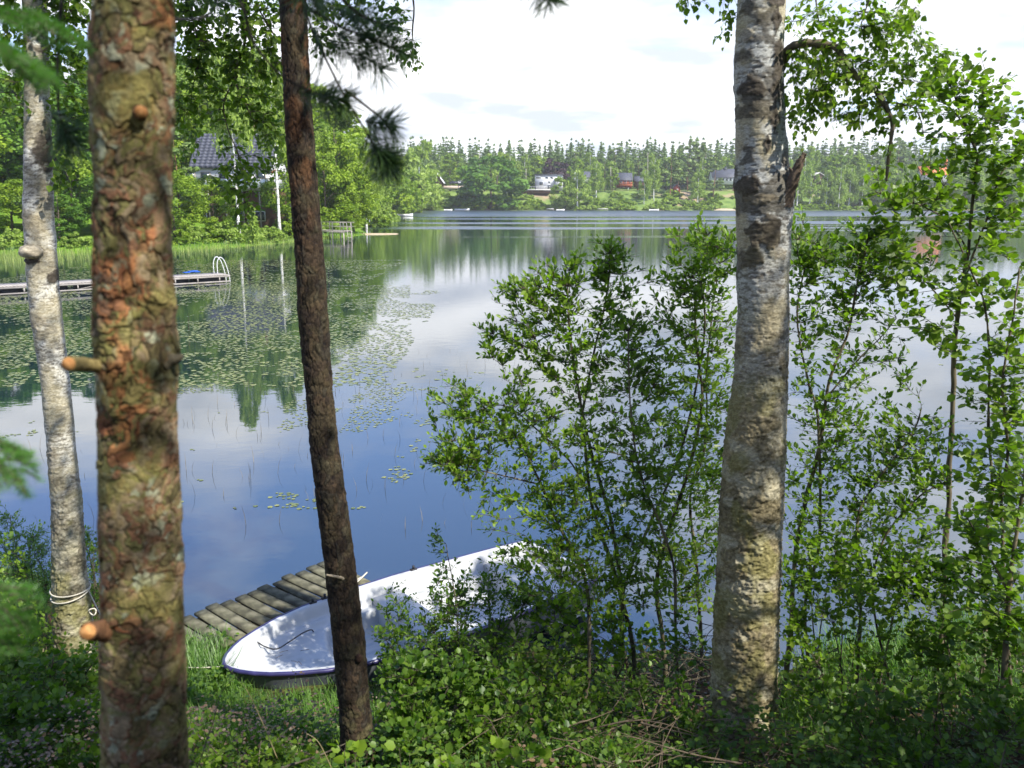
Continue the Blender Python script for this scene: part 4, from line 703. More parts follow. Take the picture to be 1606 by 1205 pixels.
low_bush('bilberry_bush', 'broad leaved bush at the right edge beneath the saplings', 205, 1540, 5.6, [CL(1500, 900, 5.9, 40, 40, 22), CL(1560, 920, 5.7, 50, 45, 30), CL(1500, 1000, 5.5, 60, 40, 22), CL(1580, 1010, 5.3, 40, 45, 18), CL(1450, 1020, 5.6, 40, 30, 14), CL(1540, 1080, 5.0, 60, 40, 14), CL(1400, 1110, 4.8, 60, 34, 8)], M_leaf_low, 0.045, 'round', 1.0, 200, spacing=0.036, nst=10)
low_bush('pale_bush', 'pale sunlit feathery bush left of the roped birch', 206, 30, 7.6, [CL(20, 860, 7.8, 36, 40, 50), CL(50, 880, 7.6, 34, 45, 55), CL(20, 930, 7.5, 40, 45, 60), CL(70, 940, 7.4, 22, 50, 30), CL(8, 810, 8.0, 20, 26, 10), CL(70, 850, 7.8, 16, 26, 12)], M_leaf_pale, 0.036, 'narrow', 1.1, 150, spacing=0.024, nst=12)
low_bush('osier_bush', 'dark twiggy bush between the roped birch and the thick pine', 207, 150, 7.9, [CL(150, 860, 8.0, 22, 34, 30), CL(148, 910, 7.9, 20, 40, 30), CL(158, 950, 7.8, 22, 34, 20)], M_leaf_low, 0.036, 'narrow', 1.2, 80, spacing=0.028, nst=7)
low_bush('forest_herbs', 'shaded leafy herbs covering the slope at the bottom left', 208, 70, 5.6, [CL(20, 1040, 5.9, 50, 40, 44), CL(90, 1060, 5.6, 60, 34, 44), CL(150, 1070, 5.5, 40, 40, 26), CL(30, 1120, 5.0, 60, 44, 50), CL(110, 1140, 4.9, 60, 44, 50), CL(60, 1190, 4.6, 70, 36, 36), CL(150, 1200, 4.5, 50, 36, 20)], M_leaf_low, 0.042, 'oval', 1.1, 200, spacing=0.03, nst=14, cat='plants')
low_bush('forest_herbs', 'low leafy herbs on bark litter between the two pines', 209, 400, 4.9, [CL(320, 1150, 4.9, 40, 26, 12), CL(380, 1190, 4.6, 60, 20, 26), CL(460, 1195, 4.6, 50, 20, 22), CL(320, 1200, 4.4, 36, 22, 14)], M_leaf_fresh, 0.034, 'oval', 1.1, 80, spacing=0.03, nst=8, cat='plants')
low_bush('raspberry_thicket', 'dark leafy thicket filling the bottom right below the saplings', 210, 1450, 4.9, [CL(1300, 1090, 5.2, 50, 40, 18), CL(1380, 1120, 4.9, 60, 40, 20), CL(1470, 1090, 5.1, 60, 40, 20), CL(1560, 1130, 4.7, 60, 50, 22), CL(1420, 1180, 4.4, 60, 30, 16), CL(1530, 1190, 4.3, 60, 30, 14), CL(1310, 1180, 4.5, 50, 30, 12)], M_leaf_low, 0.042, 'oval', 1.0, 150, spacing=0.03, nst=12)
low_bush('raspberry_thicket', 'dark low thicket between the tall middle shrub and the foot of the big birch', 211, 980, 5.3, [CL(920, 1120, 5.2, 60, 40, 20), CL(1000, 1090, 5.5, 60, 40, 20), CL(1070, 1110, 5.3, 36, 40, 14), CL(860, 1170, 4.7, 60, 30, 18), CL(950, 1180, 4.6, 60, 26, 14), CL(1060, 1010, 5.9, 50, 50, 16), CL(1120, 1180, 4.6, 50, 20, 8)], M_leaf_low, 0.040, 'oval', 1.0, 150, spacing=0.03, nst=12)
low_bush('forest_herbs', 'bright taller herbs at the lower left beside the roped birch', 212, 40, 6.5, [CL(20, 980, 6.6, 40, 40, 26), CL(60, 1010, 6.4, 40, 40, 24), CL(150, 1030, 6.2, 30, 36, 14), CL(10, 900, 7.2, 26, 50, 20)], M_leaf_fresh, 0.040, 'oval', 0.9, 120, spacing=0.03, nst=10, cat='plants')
# bright sprigs along the bottom edge, close to the viewer
for i, (x, py, Y, cnt, lb) in enumerate([(626, 1190, 3.9, 3, 'small bright sprig at the foot of the dark pine'), (690, 1195, 3.8, 4, 'pale green sprig at the bottom edge beside the dark pine'), (775, 1195, 3.8, 5, 'upright bright sprig standing alone at the bottom edge'), (825, 1192, 3.8, 4, 'bright sprig at the bottom edge, rightmost of its row'), (540, 1195, 3.9, 3, 'bright sprig hugging the foot of the dark leaning pine on its left')]):
    p = Plant(300 + i, 1.0); top = P(x, py - 16, Y); gg = np.array([top[0], Y + 0.05, float(gz(np.array([top[0]]), np.array([Y]))[0]) - 0.02]); t_ = thing('leafy_sprig', lb, 'plant', tuple(gg), 'bright sprigs along the bottom edge')
    p.stem([gg, (gg + top) / 2 + [0.01, 0, 0], top], 0.004, 0.002, wob=0.005); p.stem([gg, (gg + top) / 2 + [0.04, 0, -0.02], top + [0.05, 0.02, -0.05]], 0.003, 0.002, wob=0.005)
    p.fill([(top, (0.05, 0.05, 0.05), cnt), (top + [0.05, 0, -0.05], (0.04, 0.04, 0.04), cnt)], leaf=0.05, spacing=0.05, twig_r=0.0015, tint=(0.6, 1.0)); NL += p.finish(t_, M_leaf_fresh, 'oval', 1.1, 60, sides=5)
print('shrubs', NL, round(time.time() - T0, 1))

# ------------------------------------------------------------------ crowns and hanging twigs of the near trees
def attach(parent, plant, m_leaf, kind, wd, singles, branch='branch', m_stem=None):
    global NL; NL += plant.finish(parent, m_leaf, kind, wd, singles, m_stem=m_stem, stem_name=branch)
# big birch: the crooked branch to the right and its hanging leaves
bb = Plant(401, 3.4)
bb.stem(PP((1222, 112, 5.45), (1234, 84, 5.4), (1248, 72, 5.35), (1285, 70, 5.3), (1312, 76, 5.25), (1326, 98, 5.2), (1345, 120, 5.2), (1372, 142, 5.15), (1398, 185, 5.1), (1398, 215, 5.1), (1392, 260, 5.1), (1390, 285, 5.1)), 0.030, 0.007, wob=0.02)
bb.stem(PP((1312, 78, 5.25), (1325, 74, 5.2)), 0.014, 0.006)
bb.stem(PP((1385, 160, 5.15), (1430, 168, 5.15), (1445, 190, 5.15), (1448, 210, 5.1)), 0.006, 0.002)
bb.stem(PP((1195, -150, 5.45), (1260, -190, 5.4), (1330, -150, 5.3), (1400, -90, 5.2), (1430, -30, 5.2)), 0.022, 0.006)
bb.stem(PP((1195, -260, 5.45), (1130, -200, 5.6), (1090, -120, 5.6), (1080, -60, 5.6)), 0.020, 0.005)
bb.stem(PP((1260, -190, 5.4), (1275, -60, 5.4), (1282, 20, 5.35), (1290, 50, 5.3)), 0.008, 0.003)
bb.stem(PP((1400, -90, 5.2), (1370, -20, 5.2), (1350, 40, 5.2)), 0.008, 0.003)
bb.fill([CL(1280, 30, 5.35, 40, 30, 16), CL(1350, 50, 5.25, 60, 36, 26), CL(1400, 70, 5.2, 50, 36, 26), CL(1290, 110, 5.3, 40, 30, 26), CL(1350, 130, 5.2, 60, 34, 26), CL(1420, 120, 5.15, 50, 36, 24), CL(1270, 170, 5.3, 30, 34, 16), CL(1320, 180, 5.2, 40, 34, 18), CL(1380, 185, 5.15, 45, 30, 18),
      CL(1470, 100, 5.15, 40, 26, 12), CL(1410, 20, 5.2, 40, 40, 14), CL(1250, 120, 5.35, 16, 50, 9), CL(1392, 260, 5.1, 18, 30, 4), CL(1440, 175, 5.1, 30, 18, 7), CL(1250, 210, 5.3, 14, 18, 3)], leaf=0.036, spacing=0.030, hang=1.2, twig_r=0.0016, spread_=0.9, upl=-0.5, tint=(0.35, 1.0))
bb.fill([CL(1080, 6, 5.6, 18, 22, 7), CL(1130, 30, 5.6, 14, 40, 7), CL(1148, -10, 5.6, 14, 40, 6)], leaf=0.036, spacing=0.032, hang=1.2, twig_r=0.0014, upl=-0.5)
attach(birch2, bb, M_leaf_birch, 'birch', 1.0, 300, m_stem=M_stem)
# left birch: arching branches and curtains of leaves across the upper left
bl = Plant(402, 4.0)
bl.stem(PP((58, -120, 6.95), (120, -190, 7.0), (220, -170, 7.1), (320, -120, 7.1), (380, -40, 7.1), (382, 60, 7.1), (372, 120, 7.1), (400, 190, 7.1)), 0.030, 0.006, wob=0.06)
bl.stem(PP((220, -170, 7.1), (330, -190, 7.2), (450, -150, 7.3), (560, -90, 7.3), (640, -20, 7.3), (648, 60, 7.3)), 0.024, 0.005, wob=0.05)
bl.stem(PP((60, -60, 6.95), (90, -100, 6.9), (105, 0, 6.9), (92, 110, 6.9), (95, 180, 6.9), (112, 240, 6.9)), 0.012, 0.004, wob=0.05)
bl.stem(PP((372, 120, 7.1), (350, 170, 7.1), (372, 240, 7.1), (395, 300, 7.1)), 0.008, 0.003, wob=0.04)
bl.stem(PP((400, 0, 7.1), (440, 60, 7.2), (500, 60, 7.2), (560, 70, 7.2)), 0.008, 0.003, wob=0.04)
bl.stem(PP((58, -200, 6.95), (0, -220, 6.9), (-60, -150, 6.9), (-40, -50, 6.9)), 0.02, 0.005, wob=0.05)
bl.stem(PP((320, -120, 7.1), (300, 0, 7.1), (310, 80, 7.1), (300, 150, 7.1)), 0.010, 0.003, wob=0.05)
bl.fill([CL(300, 60, 7.1, 34, 45, 26), CL(345, 60, 7.1, 45, 50, 34), CL(400, 80, 7.1, 40, 50, 30), CL(330, 150, 7.1, 40, 40, 22), CL(290, 190, 7.1, 20, 50, 14), CL(380, 170, 7.1, 40, 30, 16), CL(420, 190, 7.1, 26, 40, 16), CL(375, 250, 7.1, 30, 34, 14), CL(395, 300, 7.1, 22, 34, 9), CL(355, 290, 7.1, 20, 24, 7), CL(425, 235, 7.1, 16, 34, 10), CL(370, 330, 7.1, 20, 26, 6), CL(352, 20, 7.1, 60, 30, 22), CL(290, 10, 7.1, 30, 40, 16), CL(310, 100, 7.1, 40, 40, 18), CL(410, 60, 7.1, 34, 50, 16), CL(360, 110, 7.1, 50, 40, 16),
      CL(500, 0, 7.25, 50, 30, 22), CL(560, 20, 7.3, 50, 30, 22), CL(610, 50, 7.3, 36, 40, 18), CL(648, 100, 7.3, 10, 20, 5), CL(500, 60, 7.2, 26, 36, 10), CL(412, 10, 7.2, 34, 30, 18), CL(425, 130, 7.2, 20, 40, 12)], leaf=0.046, spacing=0.036, hang=1.0, twig_r=0.002, upl=-0.4, tint=(0.05, 0.6))
bl.fill([CL(100, 60, 6.9, 34, 50, 24), CL(20, 60, 6.9, 30, 50, 20), CL(130, 120, 6.9, 26, 50, 16), CL(20, 150, 6.9, 24, 50, 12), CL(110, 190, 6.9, 30, 40, 14), CL(90, 10, 6.9, 60, 30, 26), CL(100, 280, 6.9, 16, 34, 5), CL(130, 40, 6.9, 20, 50, 12), CL(10, 10, 6.9, 40, 40, 16), CL(140, 200, 7.0, 14, 50, 6)], leaf=0.046, spacing=0.036, hang=1.0, twig_r=0.002, upl=-0.4, tint=(0.05, 0.6))
attach(birch1, bl, M_leaf_birch, 'birch', 1.0, 300, m_stem=M_stem)
# upper crowns above the picture: coarse leaves on real limbs
def crown_up(parent, cx_, Y, z0, z1, R, n_cl, n_lf, m, seed, ls=0.09, needles=False):
    r = np.random.default_rng(seed); zz = r.uniform(z0, z1, n_cl); ang = r.uniform(0, 2 * np.pi, n_cl); f_ = (zz - z0) / (z1 - z0); rad = R * (0.35 + 0.65 * np.sqrt(r.random(n_cl))) * (1.05 - 0.8 * f_)
    b_ = MB(); V = []; T = []
    for q in range(n_cl):
        c = np.array([float(cx_(zz[q])) + rad[q] * math.cos(ang[q]), Y + rad[q] * math.sin(ang[q]), zz[q]]); st0 = np.array([float(cx_(zz[q] - 0.3)), Y, zz[q] - 0.25 * rad[q] - 0.2])
        b_.tube(spl([st0, (st0 + c) / 2 + [0, 0, 0.12 * rad[q]], c], 6), np.linspace(0.022, 0.006, 6), 5)
        pp = c + norm(r.normal(size=(n_lf, 3))) * (r.random((n_lf, 1)) ** 0.5) * np.array([0.55, 0.55, 0.34]); x = norm(r.normal(size=(n_lf, 3))); y = norm(np.cross(x, r.normal(size=(n_lf, 3)))); l_ = ls * (0.6 + 0.8 * r.random((n_lf, 1)))
        w_ = 0.16 if needles else 0.8
        V.append(np.stack([pp - x * l_ * .5, pp + y * l_ * w_ * .5, pp + x * l_ * .5, pp - y * l_ * w_ * .5], 1)); T.append(r.random(n_lf))
    b_.build('limbs', M_twig, parent); V = np.concatenate(V); T = np.concatenate(T); k = len(V); e = MB(); e.add(V.reshape(-1, 3), np.arange(k * 4).reshape(k, 4), np.repeat(T, 4)); stuff(e.build('crown', m, parent))
crown_up(pine1, p1c, 1.9, 10.0, 13.3, 1.5, 24, 260, M_needle, 1, 0.16, True)
crown_up(pine2, p2c, 5.05, 9.8, 12.3, 1.5, 24, 260, M_needle, 2, 0.16, True)
crown_up(birch1, b1c, 6.95, 7.6, 14.2, 2.3, 60, 170, M_leaf_birch, 3, 0.085)
crown_up(birch2, b2c, 5.45, 6.9, 12.8, 2.3, 60, 170, M_leaf_birch, 4, 0.085)
t_ob = thing('birch_tree', 'unseen birch added outside the view at the right so its thin crown dapples the shore', 'tree', (5.3, 2.6, float(gz(np.array([5.3]), np.array([2.6]))[0]) - 0.1))  # unseen birch, added to throw leaf shadows on the big birch
b_ = MB(); b_.tube(spl([(5.3, 2.6, 1.7), (5.35, 2.6, 5.0), (5.25, 2.6, 9.4)], 14), np.linspace(0.11, 0.02, 14), 12); b_.build('trunk', M_trunk_birchfar, t_ob, True)
crown_up(t_ob, lambda z: 5.3, 2.6, 4.2, 9.2, 1.8, 46, 60, M_leaf_birch, 9, 0.07)
zp = float(gz(np.array([2.9]), np.array([0.4]))[0]) - 0.1; t_op = thing('pine_tree', 'unseen pine added beside the viewer on the right so its high crown shades the slope', 'tree', (2.9, 0.4, zp))  # unseen pine, added so its crown shades the lower left and the thick trunk
b_ = MB(); b_.tube(spl([(2.9, 0.4, zp), (2.7, 0.6, 6.0), (2.4, 0.9, 10.2)], 14), np.linspace(0.13, 0.02, 14), 12); b_.build('trunk', M_trunk_pinefar, t_op, True)
crown_up(t_op, lambda z: 2.3, 1.0, 7.0, 10.0, 1.7, 40, 240, M_needle, 10, 0.15, True)
# pine twigs with needle tufts hanging in from the thick pine, close to the viewer
def needle_twig(name, parent, pts, r0, tufts, seed, ln=0.078, m=M_needle, label=None):
    r = np.random.default_rng(seed); b_ = MB(); allq = []
    for q_ in pts: q = spl(q_, 40); b_.tube(q, np.linspace(r0, r0 * 0.45, len(q)), 6); allq.append(q)
    o = b_.build(name, M_twig, parent, True); V = []; T = []
    for c, ax_, L_, n_ in tufts:
        c = np.asarray(c); a = norm(np.asarray(ax_, float)); t_ = r.random(n_); b0 = c - a * (t_[:, None] * L_)
        d = norm(r.normal(size=(n_, 3))); d = norm(d - (d @ a)[:, None] * a + a * (0.15 + 0.9 * r.random((n_, 1)) * (1 - t_[:, None] * 0.5))); l_ = ln * (0.7 + 0.5 * r.random((n_, 1))); w_ = norm(np.cross(d, r.normal(size=(n_, 3)))) * 0.0010
        mid = b0 + d * l_ * 0.5 + np.array([0, 0, -0.002]); tip = b0 + d * l_ + np.array([0, 0, -0.008])
        V.append(np.stack([b0 - w_, mid - w_ * 1.2, tip, mid + w_ * 1.2, b0 + w_], 1)); T.append(r.random(n_))
    V = np.concatenate(V); T = np.concatenate(T); k = len(V); e = MB(); e.add(V.reshape(-1, 3), np.arange(k * 5).reshape(k, 5), np.repeat(T, 5)); s_ = stuff(e.build('needles', m, parent))
    return o
Yn = 2.3
def T_(px, py, ax_, L_, n_, Y=Yn): c = P(px, py, Y); return (c, (ax_[0], ax_[2] if len(ax_) > 2 else 0, -ax_[1]), L_, n_)
needle_twig('twig', pine1, [PP((262, 30, 1.95), (330, 20, 2.34), (345, -60, 2.34)), PP((345, -60, 2.34), (380, 10, 2.30), (400, 70, 2.30), (450, 125, 2.30), (520, 155, 2.30), (545, 160, 2.30)),
      PP((470, -50, 2.38), (480, 20, 2.34), (505, 80, 2.30), (540, 150, 2.30), (570, 200, 2.30), (590, 235, 2.30), (608, 258, 2.30)), PP((540, 140, 2.30), (585, 175, 2.30), (612, 195, 2.30)),
      PP((480, 10, 2.34), (530, 40, 2.34), (580, 60, 2.34), (620, 75, 2.34)), PP((500, -40, 2.38), (560, 20, 2.38), (610, 40, 2.38))], 0.0042,
      [T_(612, 262, (0.4, 0.5), 0.065, 390), T_(598, 245, (0.4, 0.7), 0.065, 117), T_(618, 198, (0.8, 0.15), 0.078, 247), T_(545, 162, (0.8, 0.2), 0.078, 260), T_(520, 152, (0.8, 0.1), 0.091, 104), T_(628, 78, (0.9, 0.2), 0.117, 195, 2.35), T_(590, 62, (0.8, 0.1), 0.117, 143, 2.35), T_(560, 95, (0.7, 0.5), 0.091, 117, 2.35), T_(600, 110, (0.7, 0.5), 0.078, 130, 2.35),
       T_(615, 40, (0.9, 0.2), 0.117, 156, 2.4), T_(560, 20, (0.9, 0.2), 0.117, 117, 2.4), T_(510, 85, (0.4, 0.8), 0.078, 78), T_(500, 20, (0.3, 0.8), 0.104, 91), T_(470, 5, (-.2, 0.8), 0.104, 78), T_(345, 5, (0.5, 0.5), 0.104, 91)], 21)
needle_twig('twig', pine1, [PP((820, -60, 2.3), (850, -20, 2.3), (860, 2, 2.3))], 0.003, [T_(862, 4, (0.3, 0.9), 0.04, 110, 2.3), T_(850, -8, (0.3, 0.9), 0.05, 70, 2.3)], 22)
needle_twig('twig', pine1, [PP((100, -40, 2.0), (92, 60, 2.0), (90, 150, 2.0), (100, 200, 2.0), (118, 225, 2.0)), PP((92, 60, 2.0), (60, 80, 2.0), (30, 40, 2.0))], 0.004, [T_(120, 228, (0.5, 0.5), 0.05, 160, 2.0), T_(110, 205, (0.5, 0.5), 0.06, 90, 2.0)], 23)
# spruce sprays very near at the left edge
sp_t = thing('spruce_sapling', 'blurred green spruce sprays reaching in at the left edge', 'tree', (-1.62, 1.15, float(gz(np.array([-1.62]), np.array([1.15]))[0])))
b_ = MB(); zt0 = float(sp_t.location[2]); b_.tube([(-1.62, 1.15, zt0 - 0.1), (-1.60, 1.17, zt0 + 2.0), (-1.61, 1.15, zt0 + 3.4)], [0.03, 0.02, 0.004], 8); b_.build('trunk', M_stem, sp_t, True)
def spray(tip, base, n_side, seed, ln=0.016):
    r = np.random.default_rng(seed); axis = spl([base, (base + tip) / 2 + [0, 0, 0.03], tip], 26); b_ = MB(); b_.tube(axis, np.linspace(0.006, 0.002, 26), 5); segs = [axis]
    dirx = norm(tip - base); sidev = norm(np.cross(dirx, [0, 0, 1]))
    for q in range(n_side):
        i_ = int(4 + 21 * q / n_side); s_ = 1 if q % 2 else -1; l_ = 0.16 * (1.1 - i_ / 30); e_ = axis[i_] + norm(dirx * 0.8 + sidev * s_ * 0.8 + [0, 0, -0.12]) * l_; sg = spl([axis[i_], (axis[i_] + e_) / 2 + [0, 0, 0.01], e_], 8); b_.tube(sg, np.linspace(0.003, 0.001, 8), 4); segs.append(sg)
    b_.build('branch', M_twig, sp_t); V = []; T = []
    for sg in segs:
        L_ = np.linalg.norm(np.diff(sg, axis=0), axis=1).sum(); n_ = int(L_ * 1500); t_ = r.random(n_) * (len(sg) - 1); i_ = np.minimum(t_.astype(int), len(sg) - 2); f_ = (t_ - i_)[:, None]; b0 = sg[i_] * (1 - f_) + sg[i_ + 1] * f_; a = norm(sg[i_ + 1] - sg[i_])
        d = norm(np.cross(a, r.normal(size=(n_, 3)))); d = norm(d + a * 0.7 + [0, 0, 0.15]); w_ = norm(np.cross(d, r.normal(size=(n_, 3)))) * 0.0009; l_ = ln * (0.8 + 0.4 * r.random((n_, 1))); V.append(np.stack([b0 - w_, b0 + d * l_, b0 + w_], 1)); T.append(r.random(n_))
    V = np.concatenate(V); T = np.concatenate(T); k = len(V); e = MB(); e.add(V.reshape(-1, 3), np.arange(k * 3).reshape(k, 3), np.repeat(T, 3)); stuff(e.build('needles', M_needle_soft, sp_t))
for i, (px, py, Y, bx, by) in enumerate([(36, 972, 1.3, -130, 945), (20, 1010, 1.3, -130, 1030), (26, 752, 1.25, -110, 680), (50, 125, 1.25, -130, 60), (110, 70, 1.6, -60, 30)]):
    tp = P(px, py, Y); bs = P(bx, by, Y - 0.03); spray(tp, bs, 16, 500 + i)
print('crowns', NL, round(time.time() - T0, 1))
# ------------------------------------------------------------------ prototype trees for the shores (height 1 unit = 1 m, copied with shared meshes)
def quads(c, x, y, lx, ly):
    return np.stack([c - x * lx, c + y * ly, c + x * lx, c - y * ly], 1)
def add_quads(b_, V, T, mat=0):
    k = len(V); b_.add(V.reshape(-1, 3), np.arange(k * 4).reshape(k, 4), np.repeat(T, 4), mat=mat)
def crown_mesh(seed, H, R, z0, n_cl, n_lf, ls, prof, droop=0.0, gap=0.0, flat=0.75):
    r = np.random.default_rng(seed); V = []; T = []
    for q in range(n_cl):
        for _ in range(20):
            t_ = r.random()
            if r.random() < prof(t_): break
        ang = r.uniform(0, 2 * np.pi); rad = R * prof(t_) * (0.35 + 0.65 * math.sqrt(r.random())); cr = R * r.uniform(0.17, 0.32) * (0.6 + 0.4 * prof(t_)); c = np.array([rad * math.cos(ang), rad * math.sin(ang), z0 + (H - z0 - cr * 0.4) * t_])
        d = norm(r.normal(size=(n_lf, 3))); rr_ = cr * (0.45 + 0.6 * r.random((n_lf, 1))); p = c + d * rr_ * np.array([1, 1, flat])
        if droop: p[:, 2] -= droop * r.random(n_lf) ** 1.5 * cr * 2.2
        nr = norm(d * 0.9 + r.normal(size=(n_lf, 3)) * 0.7 + np.array([0, 0, 0.5])); x = norm(np.cross(nr, r.normal(size=(n_lf, 3)))); 
        if droop: x = norm(x * 0.5 + np.array([0, 0, -1.0])); 
        y = norm(np.cross(nr, x)); l_ = ls * (0.55 + 0.8 * r.random((n_lf, 1))); V.append(quads(p, x, y, l_ * 0.62, l_ * (0.30 if droop else 0.46))); T.append(np.clip(r.random() * 0.6 + r.random(n_lf) * 0.4, 0, 1))
    return np.concatenate(V), np.concatenate(T)
P_round = lambda t: math.sin(math.pi * min(max(t * 0.88 + 0.10, 0), 1)) ** 0.6
P_birch = lambda t: (0.45 + 0.55 * math.sin(math.pi * (t * 0.8 + 0.1))) * (1 - 0.55 * t)
P_bush = lambda t: math.sqrt(max(0.02, 1 - t * t))
def limbs(b_, r, H, z0, R, n_, r0, mat=0):
    for q in range(n_):
        z = z0 + (H - z0) * (0.05 + 0.7 * q / n_); a = r.uniform(0, 6.28); e_ = np.array([math.cos(a) * R * 0.6, math.sin(a) * R * 0.6, z + (H - z0) * 0.14]); b_.tube([np.array([0, 0, z]), e_ * [0.5, 0.5, 1] - [0, 0, 0.2], e_], [r0, r0 * 0.6, r0 * 0.2], 5, mat=mat)
def trunk_mb(H, r0, seed, bend=0.02, sides=8):
    r = np.random.default_rng(seed); n_ = 9; z = np.linspace(-0.4, H, n_); x = np.cumsum(r.normal(size=n_)) * bend * H / n_ * 2; y = np.cumsum(r.normal(size=n_)) * bend * H / n_ * 2; x -= x[0]; y -= y[0]
    b_ = MB(); b_.tube(np.stack([x, y, z], 1), r0 * (1 - 0.88 * np.linspace(0, 1, n_)) * (1 + 0.5 * np.exp(-np.linspace(0, 9, n_))), sides); return b_
PR = {}
def proto(key, H, crown, ctint, m, trunk_r, tm, seed, lim=0, z0=0, R=1):
    t_ = bpy.data.objects.new(key, None); t_['_o'] = [0., 0., 0.]
    b_ = trunk_mb(H * 0.93, trunk_r, seed); limbs(b_, np.random.default_rng(seed), H, z0, R, lim, trunk_r * 0.35) if lim else None
    a = b_.build('trunk', tm, None, True); c_ = MB(); add_quads(c_, crown, ctint); c = c_.build('crown', m, None)
    PR[key] = (a.data, c.data, H); bpy.data.objects.remove(a); bpy.data.objects.remove(c); bpy.data.objects.remove(t_)
def use(key, name, label, cat, loc, h, rz, group=None, wide=1.0):
    a, c, H = PR[key]; s = h / H; t_ = bpy.data.objects.new(name, None); COL.objects.link(t_); t_.location = loc; t_.rotation_euler = (0, 0, rz); t_.scale = (s * wide, s * wide, s); tag(t_, label, cat, group); t_['_o'] = [0., 0., 0.]
    if a is not None: o = bpy.data.objects.new('trunk', a); COL.objects.link(o); o.parent = t_
    o = bpy.data.objects.new('crown', c); COL.objects.link(o); o.parent = t_; return t_
def use1(key, name, label, cat, loc, h, rz, group=None, wide=1.0):
    me, H = PR[key]; s = h / H; o = bpy.data.objects.new(name, me); COL.objects.link(o); o.location = loc; o.rotation_euler = (0, 0, rz); o.scale = (s * wide, s * wide, s); return tag(o, label, cat, group)
for i in range(3):   # finer set for the left shore
    v, t_ = crown_mesh(900 + i, 15, 5.2, 1.0 + i * 0.6, 75, 150, 0.34, P_round); proto('nb%d' % i, 15, v, t_, M_far_broad, 0.22, M_trunk_far, i, 8, 3, 5)
    v, t_ = crown_mesh(910 + i, 18, 4.2, 4.0, 80, 130, 0.30, P_birch, droop=1.0); proto('nw%d' % i, 18, v, t_, M_far_light, 0.19, M_trunk_birchfar, i + 5, 8, 5, 3.4)
    v, t_ = crown_mesh(920 + i, 18, 5.0, 1.5, 85, 140, 0.36, P_round); proto('nd%d' % i, 18, v, t_, M_far_dark, 0.26, M_trunk_far, i + 9, 8, 4, 5)
v, t_ = crown_mesh(925, 18, 3.0, 9.5, 60, 120, 0.30, P_birch, droop=1.0); proto('nh0', 18, v, t_, M_far_light, 0.19, M_trunk_birchfar, 15, 6, 10, 2.6)
for i in range(3):   # far shore set
    v, t_ = crown_mesh(930 + i, 13, 4.6, 0.8, 38, 62, 0.62, P_round); proto('fb%d' % i, 13, v, t_, (M_far_broad, M_far_light, M_far_broad)[i], 0.22, M_trunk_far, i)
    v, t_ = crown_mesh(940 + i, 16, 3.5, 3.2, 40, 60, 0.55, P_birch, droop=0.8); proto('fw%d' % i, 16, v, t_, M_far_light, 0.17, M_trunk_birchfar, i + 5)
    v, t_ = crown_mesh(950 + i, 17, 3.6, 6.5 - i, 30, 62, 0.6, lambda t: 0.5 + 0.5 * math.sin(math.pi * (0.2 + 0.75 * t)), flat=0.45); proto('fp%d' % i, 17, v, t_, M_far_pine, 0.2, M_trunk_pinefar, i + 20)
v, t_ = crown_mesh(960, 12, 5.5, 0.3, 60, 90, 0.6, P_round); proto('fd0', 12, v, t_, M_far_dark, 0.25, M_trunk_far, 31)
v, t_ = crown_mesh(961, 9, 3.2, 0.6, 34, 70, 0.5, P_round); proto('fu0', 9, v, t_, M_far_purple, 0.2, M_trunk_far, 32)
def bush_proto(key, seed, R, H, n_cl, n_lf, ls, m):
    v, t_ = crown_mesh(seed, H, R, 0.0, n_cl, n_lf, ls, P_bush); c_ = MB(); add_quads(c_, v, t_); c = c_.build('bush', m); PR[key] = (c.data, H); bpy.data.objects.remove(c)
for i in range(2):
    bush_proto('bn%d' % i, 970 + i, 1.6, 2.0, 34, 90, 0.20, (M_far_broad, M_far_light)[i]); bush_proto('bf%d' % i, 975 + i, 2.4, 2.2, 22, 44, 0.5, (M_far_broad, M_far_light)[i])
def spruce_mesh(seed, H=20, R=2.7, lv=30, nb=11, ls=0.8):
    r = np.random.default_rng(seed); V = []; T = []; 
    for k in range(lv):
        t_ = (k + r.random() * 0.5) / lv; z = H * (0.07 + 0.92 * t_); Lb = R * (1 - t_) ** 0.68 * r.uniform(0.75, 1.15) + 0.15
        for q in range(nb if t_ < 0.75 else 5):
            a = r.uniform(0, 6.283); l_ = Lb * r.uniform(0.7, 1.15); m_ = max(2, int(l_ / 0.42)); s_ = (np.arange(m_) + 0.5) / m_; d = np.array([math.cos(a), math.sin(a), 0]); p = s_[:, None] * l_ * d + np.array([0, 0, z]); p[:, 2] += -0.30 * s_ ** 1.2 * l_ + 0.12 * (s_ > 0.8) + r.normal(size=m_) * 0.06
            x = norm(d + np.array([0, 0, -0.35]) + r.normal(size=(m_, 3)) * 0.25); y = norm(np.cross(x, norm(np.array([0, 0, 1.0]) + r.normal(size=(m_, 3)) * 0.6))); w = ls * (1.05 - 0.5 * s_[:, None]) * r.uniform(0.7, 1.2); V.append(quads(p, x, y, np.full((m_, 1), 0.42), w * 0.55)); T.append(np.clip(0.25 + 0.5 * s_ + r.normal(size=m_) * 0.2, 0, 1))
    c = np.array([[0, 0, H * 0.955]]); V.append(quads(c, np.array([[0, 0, 1.]]), np.array([[1., 0, 0]]), 0.055 * H, 0.22)); V.append(quads(c, np.array([[0, 0, 1.]]), np.array([[0, 1., 0]]), 0.055 * H, 0.22)); T.append(np.array([0.5])); T.append(np.array([0.6])); return np.concatenate(V), np.concatenate(T)
